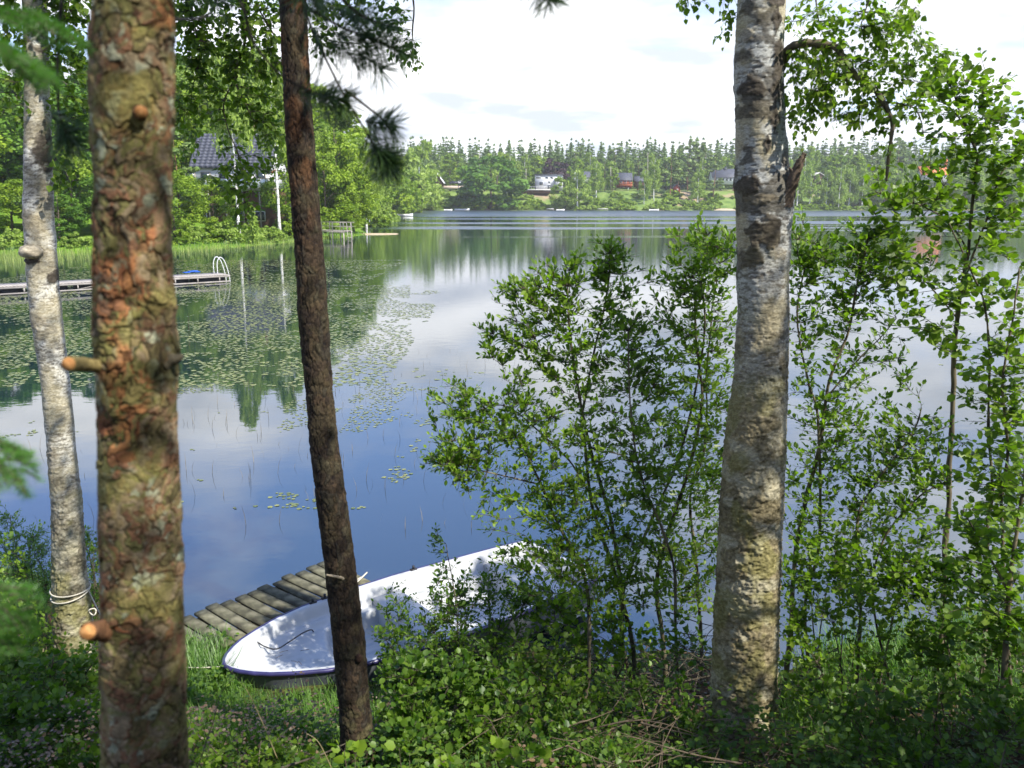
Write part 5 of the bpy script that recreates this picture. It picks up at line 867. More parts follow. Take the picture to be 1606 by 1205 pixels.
for i in range(4):
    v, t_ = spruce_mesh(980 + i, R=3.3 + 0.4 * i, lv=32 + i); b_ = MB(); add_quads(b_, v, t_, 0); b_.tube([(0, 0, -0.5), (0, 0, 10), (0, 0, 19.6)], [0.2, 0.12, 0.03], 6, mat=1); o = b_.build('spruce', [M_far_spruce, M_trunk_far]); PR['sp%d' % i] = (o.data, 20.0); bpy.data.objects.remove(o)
v, t_ = spruce_mesh(990, 5, 1.6, 16, 12, 0.4); b_ = MB(); add_quads(b_, v, t_, 0); b_.tube([(0, 0, -0.3), (0, 0, 4.8)], [0.08, 0.01], 6, mat=1); o = b_.build('conifer', [M_far_light, M_trunk_far]); PR['con'] = (o.data, 5.0); bpy.data.objects.remove(o)
print('protos', round(time.time() - T0, 1))
rr = random.Random(77)
def zl(x, y): return float(lz(np.array([x]), np.array([y]))[0])
def zf_(x, y): return float(fz(np.array([x]), np.array([y]))[0])
def base_at(px, Y, zfun):
    x = P(px, 320, Y)[0]; z = zfun(x, Y); return (float((px - 803) / FPX * (Y * CP - (z - CAM_H) * SP)), Y, z)
def top_h(px, py, Y, z): return float(P(px, py, Y)[2]) - z
# ------------------------------------------------------------------ far shore
hill = 0
def spruce_label(px, row):
    where = [(640, 'behind the cape'), (700, 'above the gabled house'), (740, 'above the parked cars'), (800, 'above the big dark shore tree'), (840, 'left above the white house'), (885, 'above the white house'), (940, 'above the pale willow'), (1010, 'above the red cabins'), (1080, 'above the red shed'), (1150, 'above the bungalow'), (1240, 'behind the big birch'), (1300, 'above the brown cottage'), (1420, 'above the shore wood'), (1500, 'above the orange roofed house'), (9999, 'at the far right end')]
    w = [t for lim, t in where if px < lim][0]
    return 'spruce in %s ridge row %s' % (('front', 'middle', 'rear')[row], w)
grp = 'spruces of the dense forest row behind the far houses'
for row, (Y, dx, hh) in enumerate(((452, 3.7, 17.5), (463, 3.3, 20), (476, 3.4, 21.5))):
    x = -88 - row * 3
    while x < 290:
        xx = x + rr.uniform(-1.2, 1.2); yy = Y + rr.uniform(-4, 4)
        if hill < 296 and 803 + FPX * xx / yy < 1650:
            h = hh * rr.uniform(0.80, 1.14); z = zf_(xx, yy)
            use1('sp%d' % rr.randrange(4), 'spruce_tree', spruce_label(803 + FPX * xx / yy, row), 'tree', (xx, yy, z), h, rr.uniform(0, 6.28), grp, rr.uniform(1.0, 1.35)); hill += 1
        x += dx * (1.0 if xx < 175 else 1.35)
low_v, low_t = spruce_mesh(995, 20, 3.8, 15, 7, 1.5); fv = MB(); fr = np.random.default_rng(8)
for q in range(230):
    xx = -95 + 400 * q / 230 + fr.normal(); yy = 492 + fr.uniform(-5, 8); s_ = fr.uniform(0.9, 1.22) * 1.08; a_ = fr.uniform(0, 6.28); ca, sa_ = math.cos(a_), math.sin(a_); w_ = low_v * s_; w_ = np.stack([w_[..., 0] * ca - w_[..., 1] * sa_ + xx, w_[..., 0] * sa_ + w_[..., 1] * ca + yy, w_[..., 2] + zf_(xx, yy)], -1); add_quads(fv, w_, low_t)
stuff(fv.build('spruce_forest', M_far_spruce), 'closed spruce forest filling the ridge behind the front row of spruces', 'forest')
# taller pines that stick out of the skyline
for px, top, lb in ((1078, 213, 'tall thin-topped pine breaking the far skyline left of the big birch'), (1093, 217, 'second taller conifer on the far skyline just left of the big birch'), (1105, 222, 'bushy conifer on the far skyline closest to the big birch'), (902, 230, 'light spruce tip above the white house'), (965, 224, 'broad conifer top above the red cabin'), (1405, 214, 'tall pine on the far skyline at the right of the hanging birch twigs'), (1330, 222, 'round topped pine on the far right skyline')):
    b_ = base_at(px, 440, zf_); use('fp%d' % rr.randrange(3), 'pine_tree', lb, 'tree', b_, top_h(px, top, 440, b_[2]), rr.uniform(0, 6))
# mixed rows before the spruces: pixel column, top row, Y, kind
mix = []
LB = {'fw': 'birch_tree', 'fp': 'pine_tree', 'fb': 'broadleaf_tree', 'fd': 'broadleaf_tree', 'fu': 'copper_tree'}
def far(px, top, Y, k, label, group=None, wide=1.0):
    b_ = base_at(px, Y, zf_); h = top_h(px, top, Y, b_[2]); use(k, LB[k[:2]], label, 'tree', b_, h, rr.uniform(0, 6.28), group, wide)
far(769, 243, 378, 'fd0', 'big dark round-crowned tree on the shore left of the white house', None, 1.35)
far(905, 263, 377, 'fw0', 'broad pale willow on the shore just right of the white house', None, 1.75)
far(887, 272, 380, 'fb1', 'light round tree leaning against the right end of the white house', None, 1.2)
far(935, 252, 392, 'fw1', 'pale birch between the white house and the red cabin', None, 1.4)
far(870, 243, 425, 'fu0', 'dark purple copper tree rising behind the white house', None, 1.15)
far(660, 212, 330, 'fw2', 'tall light birch at the left end of the far skyline', None, 1.3)
far(1010, 262, 384, 'fw0', 'slim shore birch with pale trunk below the red cabin', None, 0.9)
far(1025, 245, 388, 'fw1', 'tall hanging birch right of the red cabin on the far shore', None, 1.0)
far(1050, 235, 392, 'fp0', 'wide shore pine between the two red buildings', None, 1.3)
far(1063, 250, 398, 'fp1', 'pine with bare trunk above the small red shed', None, 1.1)
far(1094, 262, 386, 'fw2', 'birch on the shore in front of the dark-roofed bungalow, left side', None, 1.2)
far(1118, 240, 392, 'fp2', 'shore pine with two bare trunks left of the dark-roofed bungalow', None, 1.2)
far(960, 262, 400, 'fb0', 'small round tree beside the pole near the red cabin', None, 0.8)
far(706, 252, 405, 'fb2', 'dark green tree behind the parked cars', None, 1.1)
far(735, 258, 408, 'fp0', 'grey green pine right of the parked cars', None, 1.3)
for px, top, Y, k in ((690, 240, 425, 'fw1'), (715, 238, 430, 'fb0'), (748, 240, 430, 'fw0'), (780, 232, 420, 'fb1'), (800, 238, 425, 'fw2'), (822, 240, 428, 'fw1'), (845, 244, 432, 'fb2'), (900, 246, 430, 'fb0'), (925, 236, 435, 'fw2'), (948, 248, 428, 'fb1'), (985, 248, 430, 'fw0'), (1000, 240, 433, 'fp1'), (1022, 238, 430, 'fw1'), (1045, 244, 432, 'fb0'), (1078, 240, 428, 'fp2'), (1100, 244, 430, 'fw2'), (1130, 240, 430, 'fb1'), (1150, 236, 432, 'fp0'), (672, 250, 420, 'fb1'), (660, 262, 400, 'fw0'), (760, 262, 402, 'fb0'), (795, 268, 398, 'fw1'), (812, 262, 405, 'fb2')):
    far(px, top, Y, k, {'fw': 'pale birch in the mixed row before the far spruces', 'fb': 'round leafy tree in the mixed row before the far spruces', 'fp': 'pine in the mixed row before the far spruces'}[k[:2]], 'mixed trees before the far spruces, ' + LB[k[:2]].replace('_', ' '), rr.uniform(1.0, 1.35))
# right of the big birch: birch wood down to the water
x = 1235
while x < 1640:
    for (Y, top, ks) in ((384, 262, ('fw0', 'fw1', 'fw2', 'fb1')), (402, 243, ('fw0', 'fw2', 'fp0', 'fb0')), (428, 228, ('fw1', 'fp1', 'fp2', 'fw0'))):
        k = rr.choice(ks); px = x + rr.uniform(-7, 7)
        if 1270 < px < 1292 and Y < 410: continue
        if 1436 < px < 1488 and Y < 410 and Y > 390: continue
        if 1436 < px < 1488: top += 22
        far(px, top + rr.uniform(-7, 9), Y + rr.uniform(-3, 3) + max(0, (px - 1300) * 0.03), k, {'fw': 'pale trunked birch in the shore wood right of the big birch', 'fb': 'round light tree in the shore wood right of the big birch', 'fp': 'pine in the shore wood right of the big birch'}[k[:2]], 'shore wood across the water at the right, ' + LB[k[:2]].replace('_', ' '), rr.uniform(0.95, 1.3))
    x += 19
# far left bank between the cape and the cars
for i in range(26):
    f_ = i / 25; px = 592 + 78 * f_ + rr.uniform(-4, 4); Y = 175 + 205 * f_ ** 0.8 + rr.uniform(-4, 4); b_ = base_at(px, Y, zl if Y < 330 else zf_); top = 246 + 24 * rr.random() - 12 * (i % 3 == 0)
    if px < 640: top -= 6
    k = rr.choice(('fb1', 'fw0', 'fw2', 'fb0')); use(k, LB[k[:2]], {'fw': 'pale birch on the receding left bank behind the hanging pine twig', 'fb': 'light round tree on the receding left bank behind the hanging pine twig'}[k[:2]], 'tree', (b_[0] - 2, Y, b_[2]), top_h(px, top, Y, b_[2]), rr.uniform(0, 6), 'receding left bank trees, ' + LB[k[:2]].replace('_', ' '), rr.uniform(1.0, 1.3))
def bush_label(px, Yo):
    where = [(700, 'below the gabled house'), (735, 'below the parked cars'), (800, 'round the big dark shore tree'), (850, 'left below the white house'), (930, 'round the pale willow'), (965, 'below the pole'), (1020, 'below the red cabins'), (1080, 'round the red shed'), (1160, 'below the bungalow'), (1235, 'behind the big birch'), (1290, 'below the brown cottage'), (1400, 'in the shore wood'), (1500, 'below the orange roofed house'), (9999, 'at the far right end')]
    w = [t for lim, t in where if px < lim][0]
    return 'rounded bush %s %s' % ({2.5: 'at the waterline', 9: 'halfway up the slope', 17: 'high on the slope'}[Yo], w)
# bushes along the far waterline and hillside
nb_ = 0; px = 650
while px < 1640:
    for Yo, hh in ((2.5, 2.2), (9, 2.6), (17, 2.4)):
        if rr.random() < (0.85 if Yo < 3 else 0.5) and not (1122 < px < 1150 and Yo < 12):
            xx = (px - 803) / FPX * 385; Y = float(fs_y(xx)) + Yo + rr.uniform(-1, 1.5); b_ = base_at(px + rr.uniform(-5, 5), Y, zf_)
            if b_[2] < 8.6 or px > 1240: use1(rr.choice(('bf0', 'bf1')), 'shore_bush', bush_label(px, Yo), 'bush', (b_[0], Y, b_[2] - 0.1), hh * rr.uniform(0.6, 1.35), rr.uniform(0, 6), 'bushes on the slope of the far shore', rr.uniform(1.0, 1.6)); nb_ += 1
    px += 9.5
# buildings of the far shore
M_wallw = noise_mat('white render', (0.62, 0.62, 0.62), (0.55, 0.55, 0.56), 0.6, 0.8, bump=0); M_roofd = noise_mat('dark roof', (0.06, 0.065, 0.08), (0.09, 0.095, 0.11), 2, 0.6, bump=0); M_red = noise_mat('falu red boards', (0.26, 0.045, 0.03), (0.33, 0.07, 0.045), 2, 0.9, bump=0)
M_orange = noise_mat('orange roof tiles', (0.55, 0.17, 0.07), (0.66, 0.24, 0.11), 2, 0.8, bump=0); M_brown = noise_mat('brown boards', (0.12, 0.07, 0.045), (0.18, 0.10, 0.06), 3, 0.9, bump=0); M_wood = noise_mat('grey timber', (0.26, 0.24, 0.20), (0.38, 0.35, 0.30), 2, 0.9, bump=0); M_conc = noise_mat('pale concrete', (0.5, 0.48, 0.45), (0.6, 0.58, 0.55), 1, 0.9, bump=0)
def gable(b_, c, L_, Wd, h, ph, over=0.4, mat=1, along='x'):
    """pitched roof with thickness over a box, ridge along x"""
    x0, x1 = -L_ / 2 - over, L_ / 2 + over; y0, y1 = -Wd / 2 - over, Wd / 2 + over; e = h - over * ph / (Wd / 2); v = []
    for x in (x0, x1):
        v += [(x, y0, e), (x, 0, h + ph), (x, y1, e), (x, y0, e + 0.2), (x, 0, h + ph + 0.22), (x, y1, e + 0.2)]
    v = np.array(v, float); 
    if along == 'y': v = v[:, [1, 0, 2]] * [1, -1, 1]
    f = [np.array([(0, 1, 7, 6), (1, 2, 8, 7), (3, 9, 10, 4), (4, 10, 11, 5), (0, 6, 9, 3), (2, 5, 11, 8), (0, 3, 4, 1), (1, 4, 5, 2), (6, 7, 10, 9), (7, 8, 11, 10)])]
    b_.add(v + np.asarray(c), f); return b_
def gable_wall(b_, c, L_, Wd, h, ph, along='x'):
    x0, x1 = -L_ / 2, L_ / 2; y0, y1 = -Wd / 2, Wd / 2; v = []
    for x in (x0, x1): v += [(x, y0, -0.6), (x, y1, -0.6), (x, y1, h - 0.02), (x, 0, h + ph - 0.03), (x, y0, h - 0.02)]
    v = np.array(v, float)
    if along == 'y': v = v[:, [1, 0, 2]] * [1, -1, 1]
    b_.add(v + np.asarray(c), [np.array([(0, 1, 2, 3, 4), (9, 8, 7, 6, 5)]), np.array([(0, 4, 9, 5), (1, 6, 7, 2), (0, 5, 6, 1)])]); return b_
def window(par, c, w, h, rz=0, frame=None):
    f = MB().box(np.array(c) + [0, -0.03, 0], (w, 0.08, h)).build('window', frame or M_white, par); p_ = MB().box(np.array(c) + [0, -0.075, 0], (w - 0.2, 0.04, h - 0.2)); p_.build('pane', M_glass, f); return f
def fpos(px, py, Y): p = P(px, py, Y); return float(p[0]), Y, float(p[2])
# white modern house
x0, _, z0 = fpos(861, 297, 402); hs = thing('white_house', 'white two-storey flat-roofed house with terrace on the far shore', 'house', (x0, 402, z0)); m_ = 402 / FPX
MB().box((x0, 406, z0 + 2.9), (12.6, 8, 7.0)).build('wall', M_wallw, hs); MB().box((x0, 406, z0 + 6.56), (13.4, 9, 0.32)).build('roof', M_roofd, hs); MB().box((x0 + 4.5, 401.2, z0 + 2.5), (3.6, 1.6, 5.0)).build('bay', M_wallw, hs)
for dx, dz, w, h in ((-4.9, 5.2, 2.3, 0.8), (-1.0, 5.2, 1.4, 0.9), (1.3, 5.2, 1.4, 0.9), (-3.6, 2.6, 1.8, 1.8), (0.2, 1.0, 2.0, 2.0), (0.2, 3.2, 1.2, 0.9)): window(hs, (x0 + dx, 402.0, z0 + dz), w, h)
MB().box((x0 - 6.2, 401.8, z0 + 1.5), (0.5, 0.5, 4.2)).build('downpipe', M_roofd, hs); MB().box((x0 - 6.35, 400.5, z0 - 0.3), (14, 5.5, 0.5)).build('terrace', M_conc, hs); MB().box((x0 - 6.35, 400.6, z0 - 1.2), (13.2, 4.6, 1.2)).build('terrace_wall', M_brown, hs)
b_ = MB(); [b_.box((x0 - 13 + q * 1.2, 397.9, z0 + 0.55), (0.08, 0.08, 1.1)) for q in range(12)]; b_.box((x0 - 6.35, 397.9, z0 + 1.12), (13.6, 0.1, 0.08)); b_.build('railing', M_white, hs)
def cottage(name, label, px, py, Y, L_, Wd, h, ph, wm_, rm, along='x', wins=(), cat='house', over=0.4):
    x, _, z = fpos(px, py, Y); t_ = thing(name, label, cat, (x, Y, z)); gable_wall(MB(), (x, Y + Wd / 2, z), L_ if along == 'x' else L_, Wd, h, ph, along).build('wall', wm_, t_); gable(MB(), (x, Y + Wd / 2, z), L_, Wd, h, ph, over, along=along).build('roof', rm, t_)
    fy = Y if along == 'x' else Y + Wd / 2 - L_ / 2
    for dx, dz, w, hh in wins: window(t_, (x + dx, fy, z + dz), w, hh)
    return t_, x, z
t_, x, z = cottage('a_frame_house', 'steep white-edged gable house far away left of the parked cars', 682, 290, 396, 9, 7.5, 1.2, 5.2, M_brown, M_white, 'y', ((0, 2.4, 2.2, 2.0),), over=0.5)
t_, x, z = cottage('red_cabin', 'red cabin with dark pitched roof on the far shore', 980, 292, 404, 6.5, 6, 2.8, 3.0, M_red, M_roofd, 'x', ((-1.8, 1.6, 1.2, 1.2), (0.2, 1.6, 1.2, 1.2), (2.2, 1.6, 1.0, 1.2)))
MB().box((x + 0.2, 402.0, z + 0.4), (6.0, 3.0, 0.25)).build('veranda', M_orange, t_); b_ = MB(); [b_.box((x - 2.6 + q * 0.8, 400.6, z + 1.0), (0.1, 0.1, 1.0)) for q in range(8)]; b_.box((x + 0.2, 400.6, z + 1.5), (6.0, 0.12, 0.12)); b_.build('railing', M_orange, t_)
cottage('red_cabin', 'smaller dark-roofed cabin joined at the right of the red cabin', 1003, 292, 405, 4.2, 5, 2.3, 2.0, M_brown, M_roofd, 'x', ((0.3, 1.5, 1.2, 1.0),))
cottage('red_shed', 'small red shed lower down the slope on the far shore', 1061, 303, 396, 3.6, 3.2, 2.4, 1.4, M_red, M_roofd, 'y', ((0.2, 1.4, 0.8, 0.8),), 'shed')
M_pwall = noise_mat('pale grey wall', (0.55, 0.57, 0.62), (0.62, 0.64, 0.68), 1, 0.8, bump=0)
t_, x, z = cottage('bungalow', 'long pale bungalow with dark grey roof behind the left edge of the big birch', 1143, 287, 404, 15, 8, 2.6, 3.6, M_pwall, M_roofd, 'x', tuple((-6 + q * 1.7, 1.5, 1.1, 1.2) for q in range(8)))
MB().box((x - 1, 407.6, z + 6.2), (0.9, 0.9, 1.6)).build('chimney', M_roofd, t_)
t_, x, z = cottage('dark_roofed_house', 'house with dark blue roof half hidden by the pale willow', 915, 284, 412, 6, 6, 1.8, 2.4, M_wallw, M_roofd, 'x', ((-1.5, 1.0, 1, 1),)); MB().box((x - 4.2, 412, z + 2.1), (1.0, 1.0, 3.6)).build('chimney', M_wallw, t_)
t_, x, z = cottage('orange_roofed_house', 'house with bright orange tiled roof seen through the sapling leaves', 1465, 284, 402, 12, 7, 3.0, 3.4, M_wallw, M_orange, 'x', ((-4.5, 1.6, 1.2, 1.3), (-1.5, 1.6, 1.2, 1.3), (2, 1.6, 1.2, 1.3))); MB().box((x + 5.8, 404.5, z + 8.0), (0.9, 0.9, 3.4)).build('chimney', M_orange, t_)
cottage('brown_cottage', 'small brown cottage with pale gable in the wood right of the broken stub', 1284, 289, 398, 5, 4.6, 3.6, 1.4, M_brown, M_conc, 'y', ((0, 1.6, 1.2, 1.1),))
x, _, z = fpos(712, 293, 399); MB()
M_road = noise_mat('retaining wall', (0.50, 0.38, 0.30), (0.58, 0.46, 0.38), 0.4, 0.9, bump=0)
b_ = MB(); b_.box((x, 401.0, z - 0.4), (18, 3.0, 1.6)); tag(b_.build('retaining_wall', M_road), 'long low pinkish wall the cars stand on', 'wall')
x, _, z = fpos(800, 300, 399)
# parked cars
def car(px, py, Y, m_, label, rz=0):
    x, _, z = fpos(px, py, Y); t_ = thing('parked_car', label, 'car', (x, Y, z)); body = [(-2.1, 0.35), (-2.1, 0.85), (-1.2, 0.98), (-0.6, 1.42), (0.9, 1.45), (1.7, 0.98), (2.1, 0.9), (2.15, 0.35)]; v = np.array([(x + a, Y + s_, z + c) for s_ in (-0.85, 0.85) for a, c in body]); n_ = len(body)
    MB().add(v, [np.array([list(range(n_)), list(range(2 * n_ - 1, n_ - 1, -1))]), np.array([(a, (a + 1) % n_, (a + 1) % n_ + n_, a + n_) for a in range(n_)])[:, ::-1]]).build('body', m_, t_)
    MB().box((x + 0.1, Y - 0.86, z + 1.18), (1.5, 0.03, 0.32)).build('side_window', M_glass, t_)
    for dx in (-1.3, 1.35):
        for dy in (-0.82, 0.82): MB().tube([(x + dx, Y + dy - 0.1, z + 0.33), (x + dx, Y + dy + 0.1, z + 0.33)], 0.33, 12).build('wheel', M_black, t_)
car(711, 289, 400.8, noise_mat('dark car paint', (0.03, 0.035, 0.05), (0.05, 0.055, 0.07), 1, 0.3, bump=0), 'dark car parked on the far wall, the left one of two'); car(722, 289, 401.5, noise_mat('silver car paint', (0.45, 0.46, 0.48), (0.5, 0.51, 0.53), 1, 0.3, bump=0), 'silver car parked on the far wall beside the pole')
# poles
for px, t0, t1, Y, lb in ((725, 268, 291, 398, 'thin grey pole standing beside the parked cars'), (752, 238, 270, 415, 'tall brown pole rising above the dark round shore tree'), (958, 262, 292, 398, 'pale green pole left of the red cabin'), (825, 265, 296, 400, 'slim pole left of the white house'), (1016, 240, 292, 410, 'tall pale pole between birches right of the red cabin')):
    a = P(px, t1, Y); c = P(px, t0, Y); b_ = MB(); b_.tube([a - [0, 0, 2], c], [0.16, 0.12], 8); b_.box(c - [0, 0, 0.35], (0.9, 0.12, 0.12)); tag(b_.build('utility_pole', M_wood), lb, 'pole')
# boats and small jetties on the far waterline
def dinghy(px, py, Y, L_, label, m_=None, up=0.0):
    x = float(PZ(px, py, 0.3)[0]) * Y / float(PZ(px, py, 0.3)[1]); t_ = thing('moored_boat', label, 'boat', (x, Y, 0.0)); s_ = np.linspace(-1, 1, 13); hw = 0.8 * np.sqrt(np.clip(1 - np.clip(s_, 0, 1) ** 2.2, 0.001, 1)); hz = 0.55 + 0.15 * np.clip(s_, 0, 1) ** 2 + up; pr_ = [(-1, 1), (-0.85, 0.3), (0, 0), (0.85, 0.3), (1, 1), (0.85, 0.97), (0.7, 0.45), (-0.7, 0.45), (-0.85, 0.97)]
    v = np.stack([np.stack([x + s_ * L_ / 2, Y + hw * a, (hz + 0.1) * c - 0.1 + up * 0], 1) for a, c in pr_], 1); k = len(pr_); i = np.arange(12)[:, None] * k; j = np.arange(k)[None]; MB().add(v.reshape(-1, 3), [np.stack([i + j, i + (j + 1) % k, i + k + (j + 1) % k, i + k + j], -1).reshape(-1, 4), np.array([list(range(k))])]).build('hull', m_ or M_white, t_)
    MB().box((x - 0.3, Y, 0.45 + up), (0.35, 1.3, 0.06)).build('thwart', M_wood, t_); return t_
dinghy(635, 332, 245, 4.5, 'white boat moored on the left far bank behind the pine twig'); dinghy(725, 327, 371, 6.5, 'long white boat pulled up below the wall with the cars', up=0.2); dinghy(703, 330, 368, 3.4, 'small white boat left of the long white one on the far shore'); dinghy(879, 330, 369, 3.4, 'tiny white boat under the pale willow on the far shore'); dinghy(1026, 326, 369, 4.0, 'pale boat lying below the birch on the far shore')
for px, w, lb in ((943, 17, 'pale wooden jetty on the far waterline right of the willow'), (862, 12, 'light stone landing on the far waterline below the white house')):
    x = (px - 803) / FPX * 367; t_ = thing('small_jetty', lb, 'jetty', (x, 370, 0)); MB().box((x, 369.5, 0.75), (w * 0.28 * 0.9, 3, 0.25)).build('deck', M_conc, t_)
    for q in (-1, 1): MB().box((x + q * w * 0.11, 368.5, 0.1), (0.25, 0.25, 1.05)).build('post', M_wood, t_)
print('far shore', hill, nb_, round(time.time() - T0, 1))

# ------------------------------------------------------------------ left shore
def near_far(px, top, Y, k, name, label, group=None, wide=1.0):
    b_ = base_at(px, Y, zl); use(k, name, label, 'tree', b_, top_h(px, top, Y, b_[2]), rr.uniform(0, 6.28), group, wide)
near_far(532, 188, 117, 'nb0', 'maple_tree', 'tall bright green maple at the end of the left cape', None, 0.95)
near_far(512, 238, 111.5, 'nb1', 'maple_tree', 'bright round tree overhanging the wooden bathing jetty', None, 1.1)
near_far(555, 262, 117, 'nb2', 'maple_tree', 'smaller bright tree leaning over the water at the cape tip', None, 1.15)
near_far(545, 300, 113.5, 'nb1', 'maple_tree', 'low dark-bottomed tree at the waterline beside the wooden jetty', None, 1.3)
near_far(498, 200, 125, 'nw0', 'birch_tree', 'tall pale tree behind the maple, right of the dark leaning pine')
near_far(575, 215, 140, 'nw2', 'birch_tree', 'light birch seen behind the cape maple')
near_far(376, 60, 90, 'nh0', 'birch_tree', 'white-trunked birch in front of the balcony of the grey-roofed house', None, 0.75)
near_far(462, 225, 101, 'nb1', 'broadleaf_tree', 'bright tree hiding the right gable of the grey-roofed house', None, 0.9)
near_far(336, 268, 92, 'nb0', 'broadleaf_tree', 'low yellow green tree at the left corner under the balcony', None, 1.2)
near_far(440, 80, 97, 'nh0', 'birch_tree', 'leaning white-trunked birch just left of the dark leaning pine', None, 0.75)
near_far(282, 205, 89, 'fp2', 'pine_tree', 'shaggy pale green pine left of the grey-roofed house', None, 1.2)
near_far(275, 262, 86, 'nb2', 'broadleaf_tree', 'low spreading tree at the foot of the shaggy pine', None, 1.3)
near_far(20, 276, 84, 'nb0', 'broadleaf_tree', 'bright low tree at the far left edge', None, 1.7)
near_far(118, 225, 84, 'nb1', 'broadleaf_tree', 'bright leafy tree behind the roped birch', None, 1.2)
near_far(95, 300, 80, 'nd0', 'broadleaf_tree', 'dark bushy tree low behind the roped birch', None, 1.8)
near_far(190, 250, 84, 'nd1', 'broadleaf_tree', 'dark tree partly behind the thick pine trunk', None, 1.5)
near_far(225, 260, 90, 'nb0', 'broadleaf_tree', 'mid green tree right behind the thick pine trunk', None, 1.3)
for i, (px, top, Y, k) in enumerate(((-60, 60, 100, 'nd0'), (-10, 95, 98, 'nd1'), (45, 105, 104, 'nd2'), (95, 120, 100, 'nd0'), (150, 90, 105, 'nd1'), (205, 80, 108, 'nd2'), (250, 110, 112, 'nb1'), (285, 140, 118, 'nw0'), (320, 120, 124, 'nw1'), (352, 128, 128, 'nw2'), (385, 112, 130, 'nw0'), (418, 120, 128, 'nb0'), (455, 150, 132, 'nw1'), (480, 165, 136, 'nb2'), (510, 190, 142, 'nb0'), (-40, 90, 125, 'nd2'), (60, 85, 128, 'nb1'), (130, 75, 130, 'nd0'), (200, 95, 135, 'nb2'), (265, 100, 138, 'nd1'), (340, 105, 142, 'nw1'), (400, 108, 146, 'nw2'), (-120, 60, 110, 'nd1'), (-100, 100, 90, 'nb0'))):
    nm = {'nd': 'broadleaf_tree', 'nb': 'broadleaf_tree', 'nw': 'birch_tree'}[k[:2]]
    near_far(px, top - (36 if px > 240 and Y > 115 else 0), Y, k, nm, {'nd': 'tall dark tree in the wood on the left shore', 'nb': 'mid green tree in the wood on the left shore', 'nw': 'tall pale birch in the wood behind the grey-roofed house'}[k[:2]], 'left shore wood, ' + {'nd': 'dark trees', 'nb': 'mid green trees', 'nw': 'birches'}[k[:2]], rr.uniform(1.15, 1.4))
b_ = base_at(398, 88, zl); use1('con', 'small_conifer', 'small bright conical conifer below the balcony of the grey-roofed house', 'tree', b_, 4.0, 1.0, None, 0.8)
for px, Y, h, k in ((330, 86, 1.6, 'bn0'), (352, 87, 2.0, 'bn1'), (422, 92, 1.6, 'bn1'), (455, 98, 2.0, 'bn0'), (475, 104, 2.6, 'bn0'), (488, 108, 2.4, 'bn1'), (515, 110, 1.8, 'bn1'), (20, 76, 1.6, 'bn1'), (60, 76, 1.5, 'bn0'), (120, 77, 1.3, 'bn1'), (280, 82, 1.4, 'bn0'), (306, 84, 1.6, 'bn1'), (590, 150, 3, 'bn0'), (598, 180, 3.5, 'bn1'), (604, 215, 4, 'bn1'), (385, 92, 1.5, 'bn1'), (435, 94, 1.2, 'bn1')):
    b_ = base_at(px, Y, zl); use1(k, 'shore_bush', 'leafy bush at the edge of the left shore', 'bush', b_, h, rr.uniform(0, 6), 'bushes on the left shore', 1.2)
# grey-roofed house with balcony
M_tile = noise_mat('blue grey roof tiles', (0.055, 0.06, 0.08), (0.085, 0.09, 0.115), 1.2, 0.55, 0.4, bump=0.1, tint=0.12)
HY = 104.0; k_ = HY * 1.0 / FPX
hx0 = float(P(296, 262, HY)[0]); hx1 = float(P(428, 262, HY)[0]); ze = float(P(360, 262, HY)[2]); hc = (hx0 + hx1) / 2; HL = hx1 - hx0; zb_ = zl(hc, HY) - 0.3
hs = thing('house', 'white house with blue-grey tiled roof and long balcony on the left shore', 'house', (hc, HY, zb_)); WD = 8.0; yr = HY + WD / 2; zrz = float(P(360, 210, yr)[2])
zmid = float(P(400, 297, HY)[2]); MB().box((hc, yr, (zmid + ze) / 2 - 0.1), (HL - 0.8, WD - 0.8, ze - zmid + 0.1)).build('wall', M_wallw, hs); MB().box((hc, yr, (zb_ + zmid) / 2 - 0.12), (HL - 1.0, WD - 1.0, zmid - zb_ + 0.1)).build('basement_wall', M_brown, hs)
v = np.array([(hc + s_ * (HL / 2 - 0.4), yr + q, z) for s_ in (-1, 1) for q, z in ((-WD / 2 + 0.4, ze - 0.1), (WD / 2 - 0.4, ze - 0.1), (0, zrz - 0.25))]); MB().add(v, [np.array([(0, 1, 2), (5, 4, 3)]), np.array([(0, 2, 5, 3), (1, 4, 5, 2)])]).build('gable', M_wallw, hs)
# tiles: individual courses and pans on the lake side, real ribs
nrow = 11; ncol = int(HL / 0.62); sl_ = np.array([0, WD / 2, zrz - ze]); Ls = np.linalg.norm(sl_); sd = sl_ / Ls; nn = norm(np.array([0, -(zrz - ze), WD / 2])); tm = None
MB().add(np.array([(hx0, HY, ze - 0.12), (hx1, HY, ze - 0.12), (hx1, yr, zrz - 0.12), (hx0, yr, zrz - 0.12), (hx0, HY + WD, ze - 0.12), (hx1, HY + WD, ze - 0.12), (hx0, HY, ze - 0.02), (hx1, HY, ze - 0.02), (hx1, yr, zrz - 0.02), (hx0, yr, zrz - 0.02), (hx0, HY + WD, ze - 0.02), (hx1, HY + WD, ze - 0.02)]), np.array([(0, 3, 2, 1), (3, 4, 5, 2), (6, 7, 8, 9), (9, 8, 11, 10), (0, 1, 7, 6), (4, 10, 11, 5)])).build('roof', M_tile, hs)
roof = [c for c in hs.children if c.name.startswith('roof')][0]
cw = HL / ncol; chh = Ls / nrow; b_ = MB(); u = np.linspace(0, 1, 5); prof_ = 0.055 * np.sin(u * 2 * np.pi) + 0.02
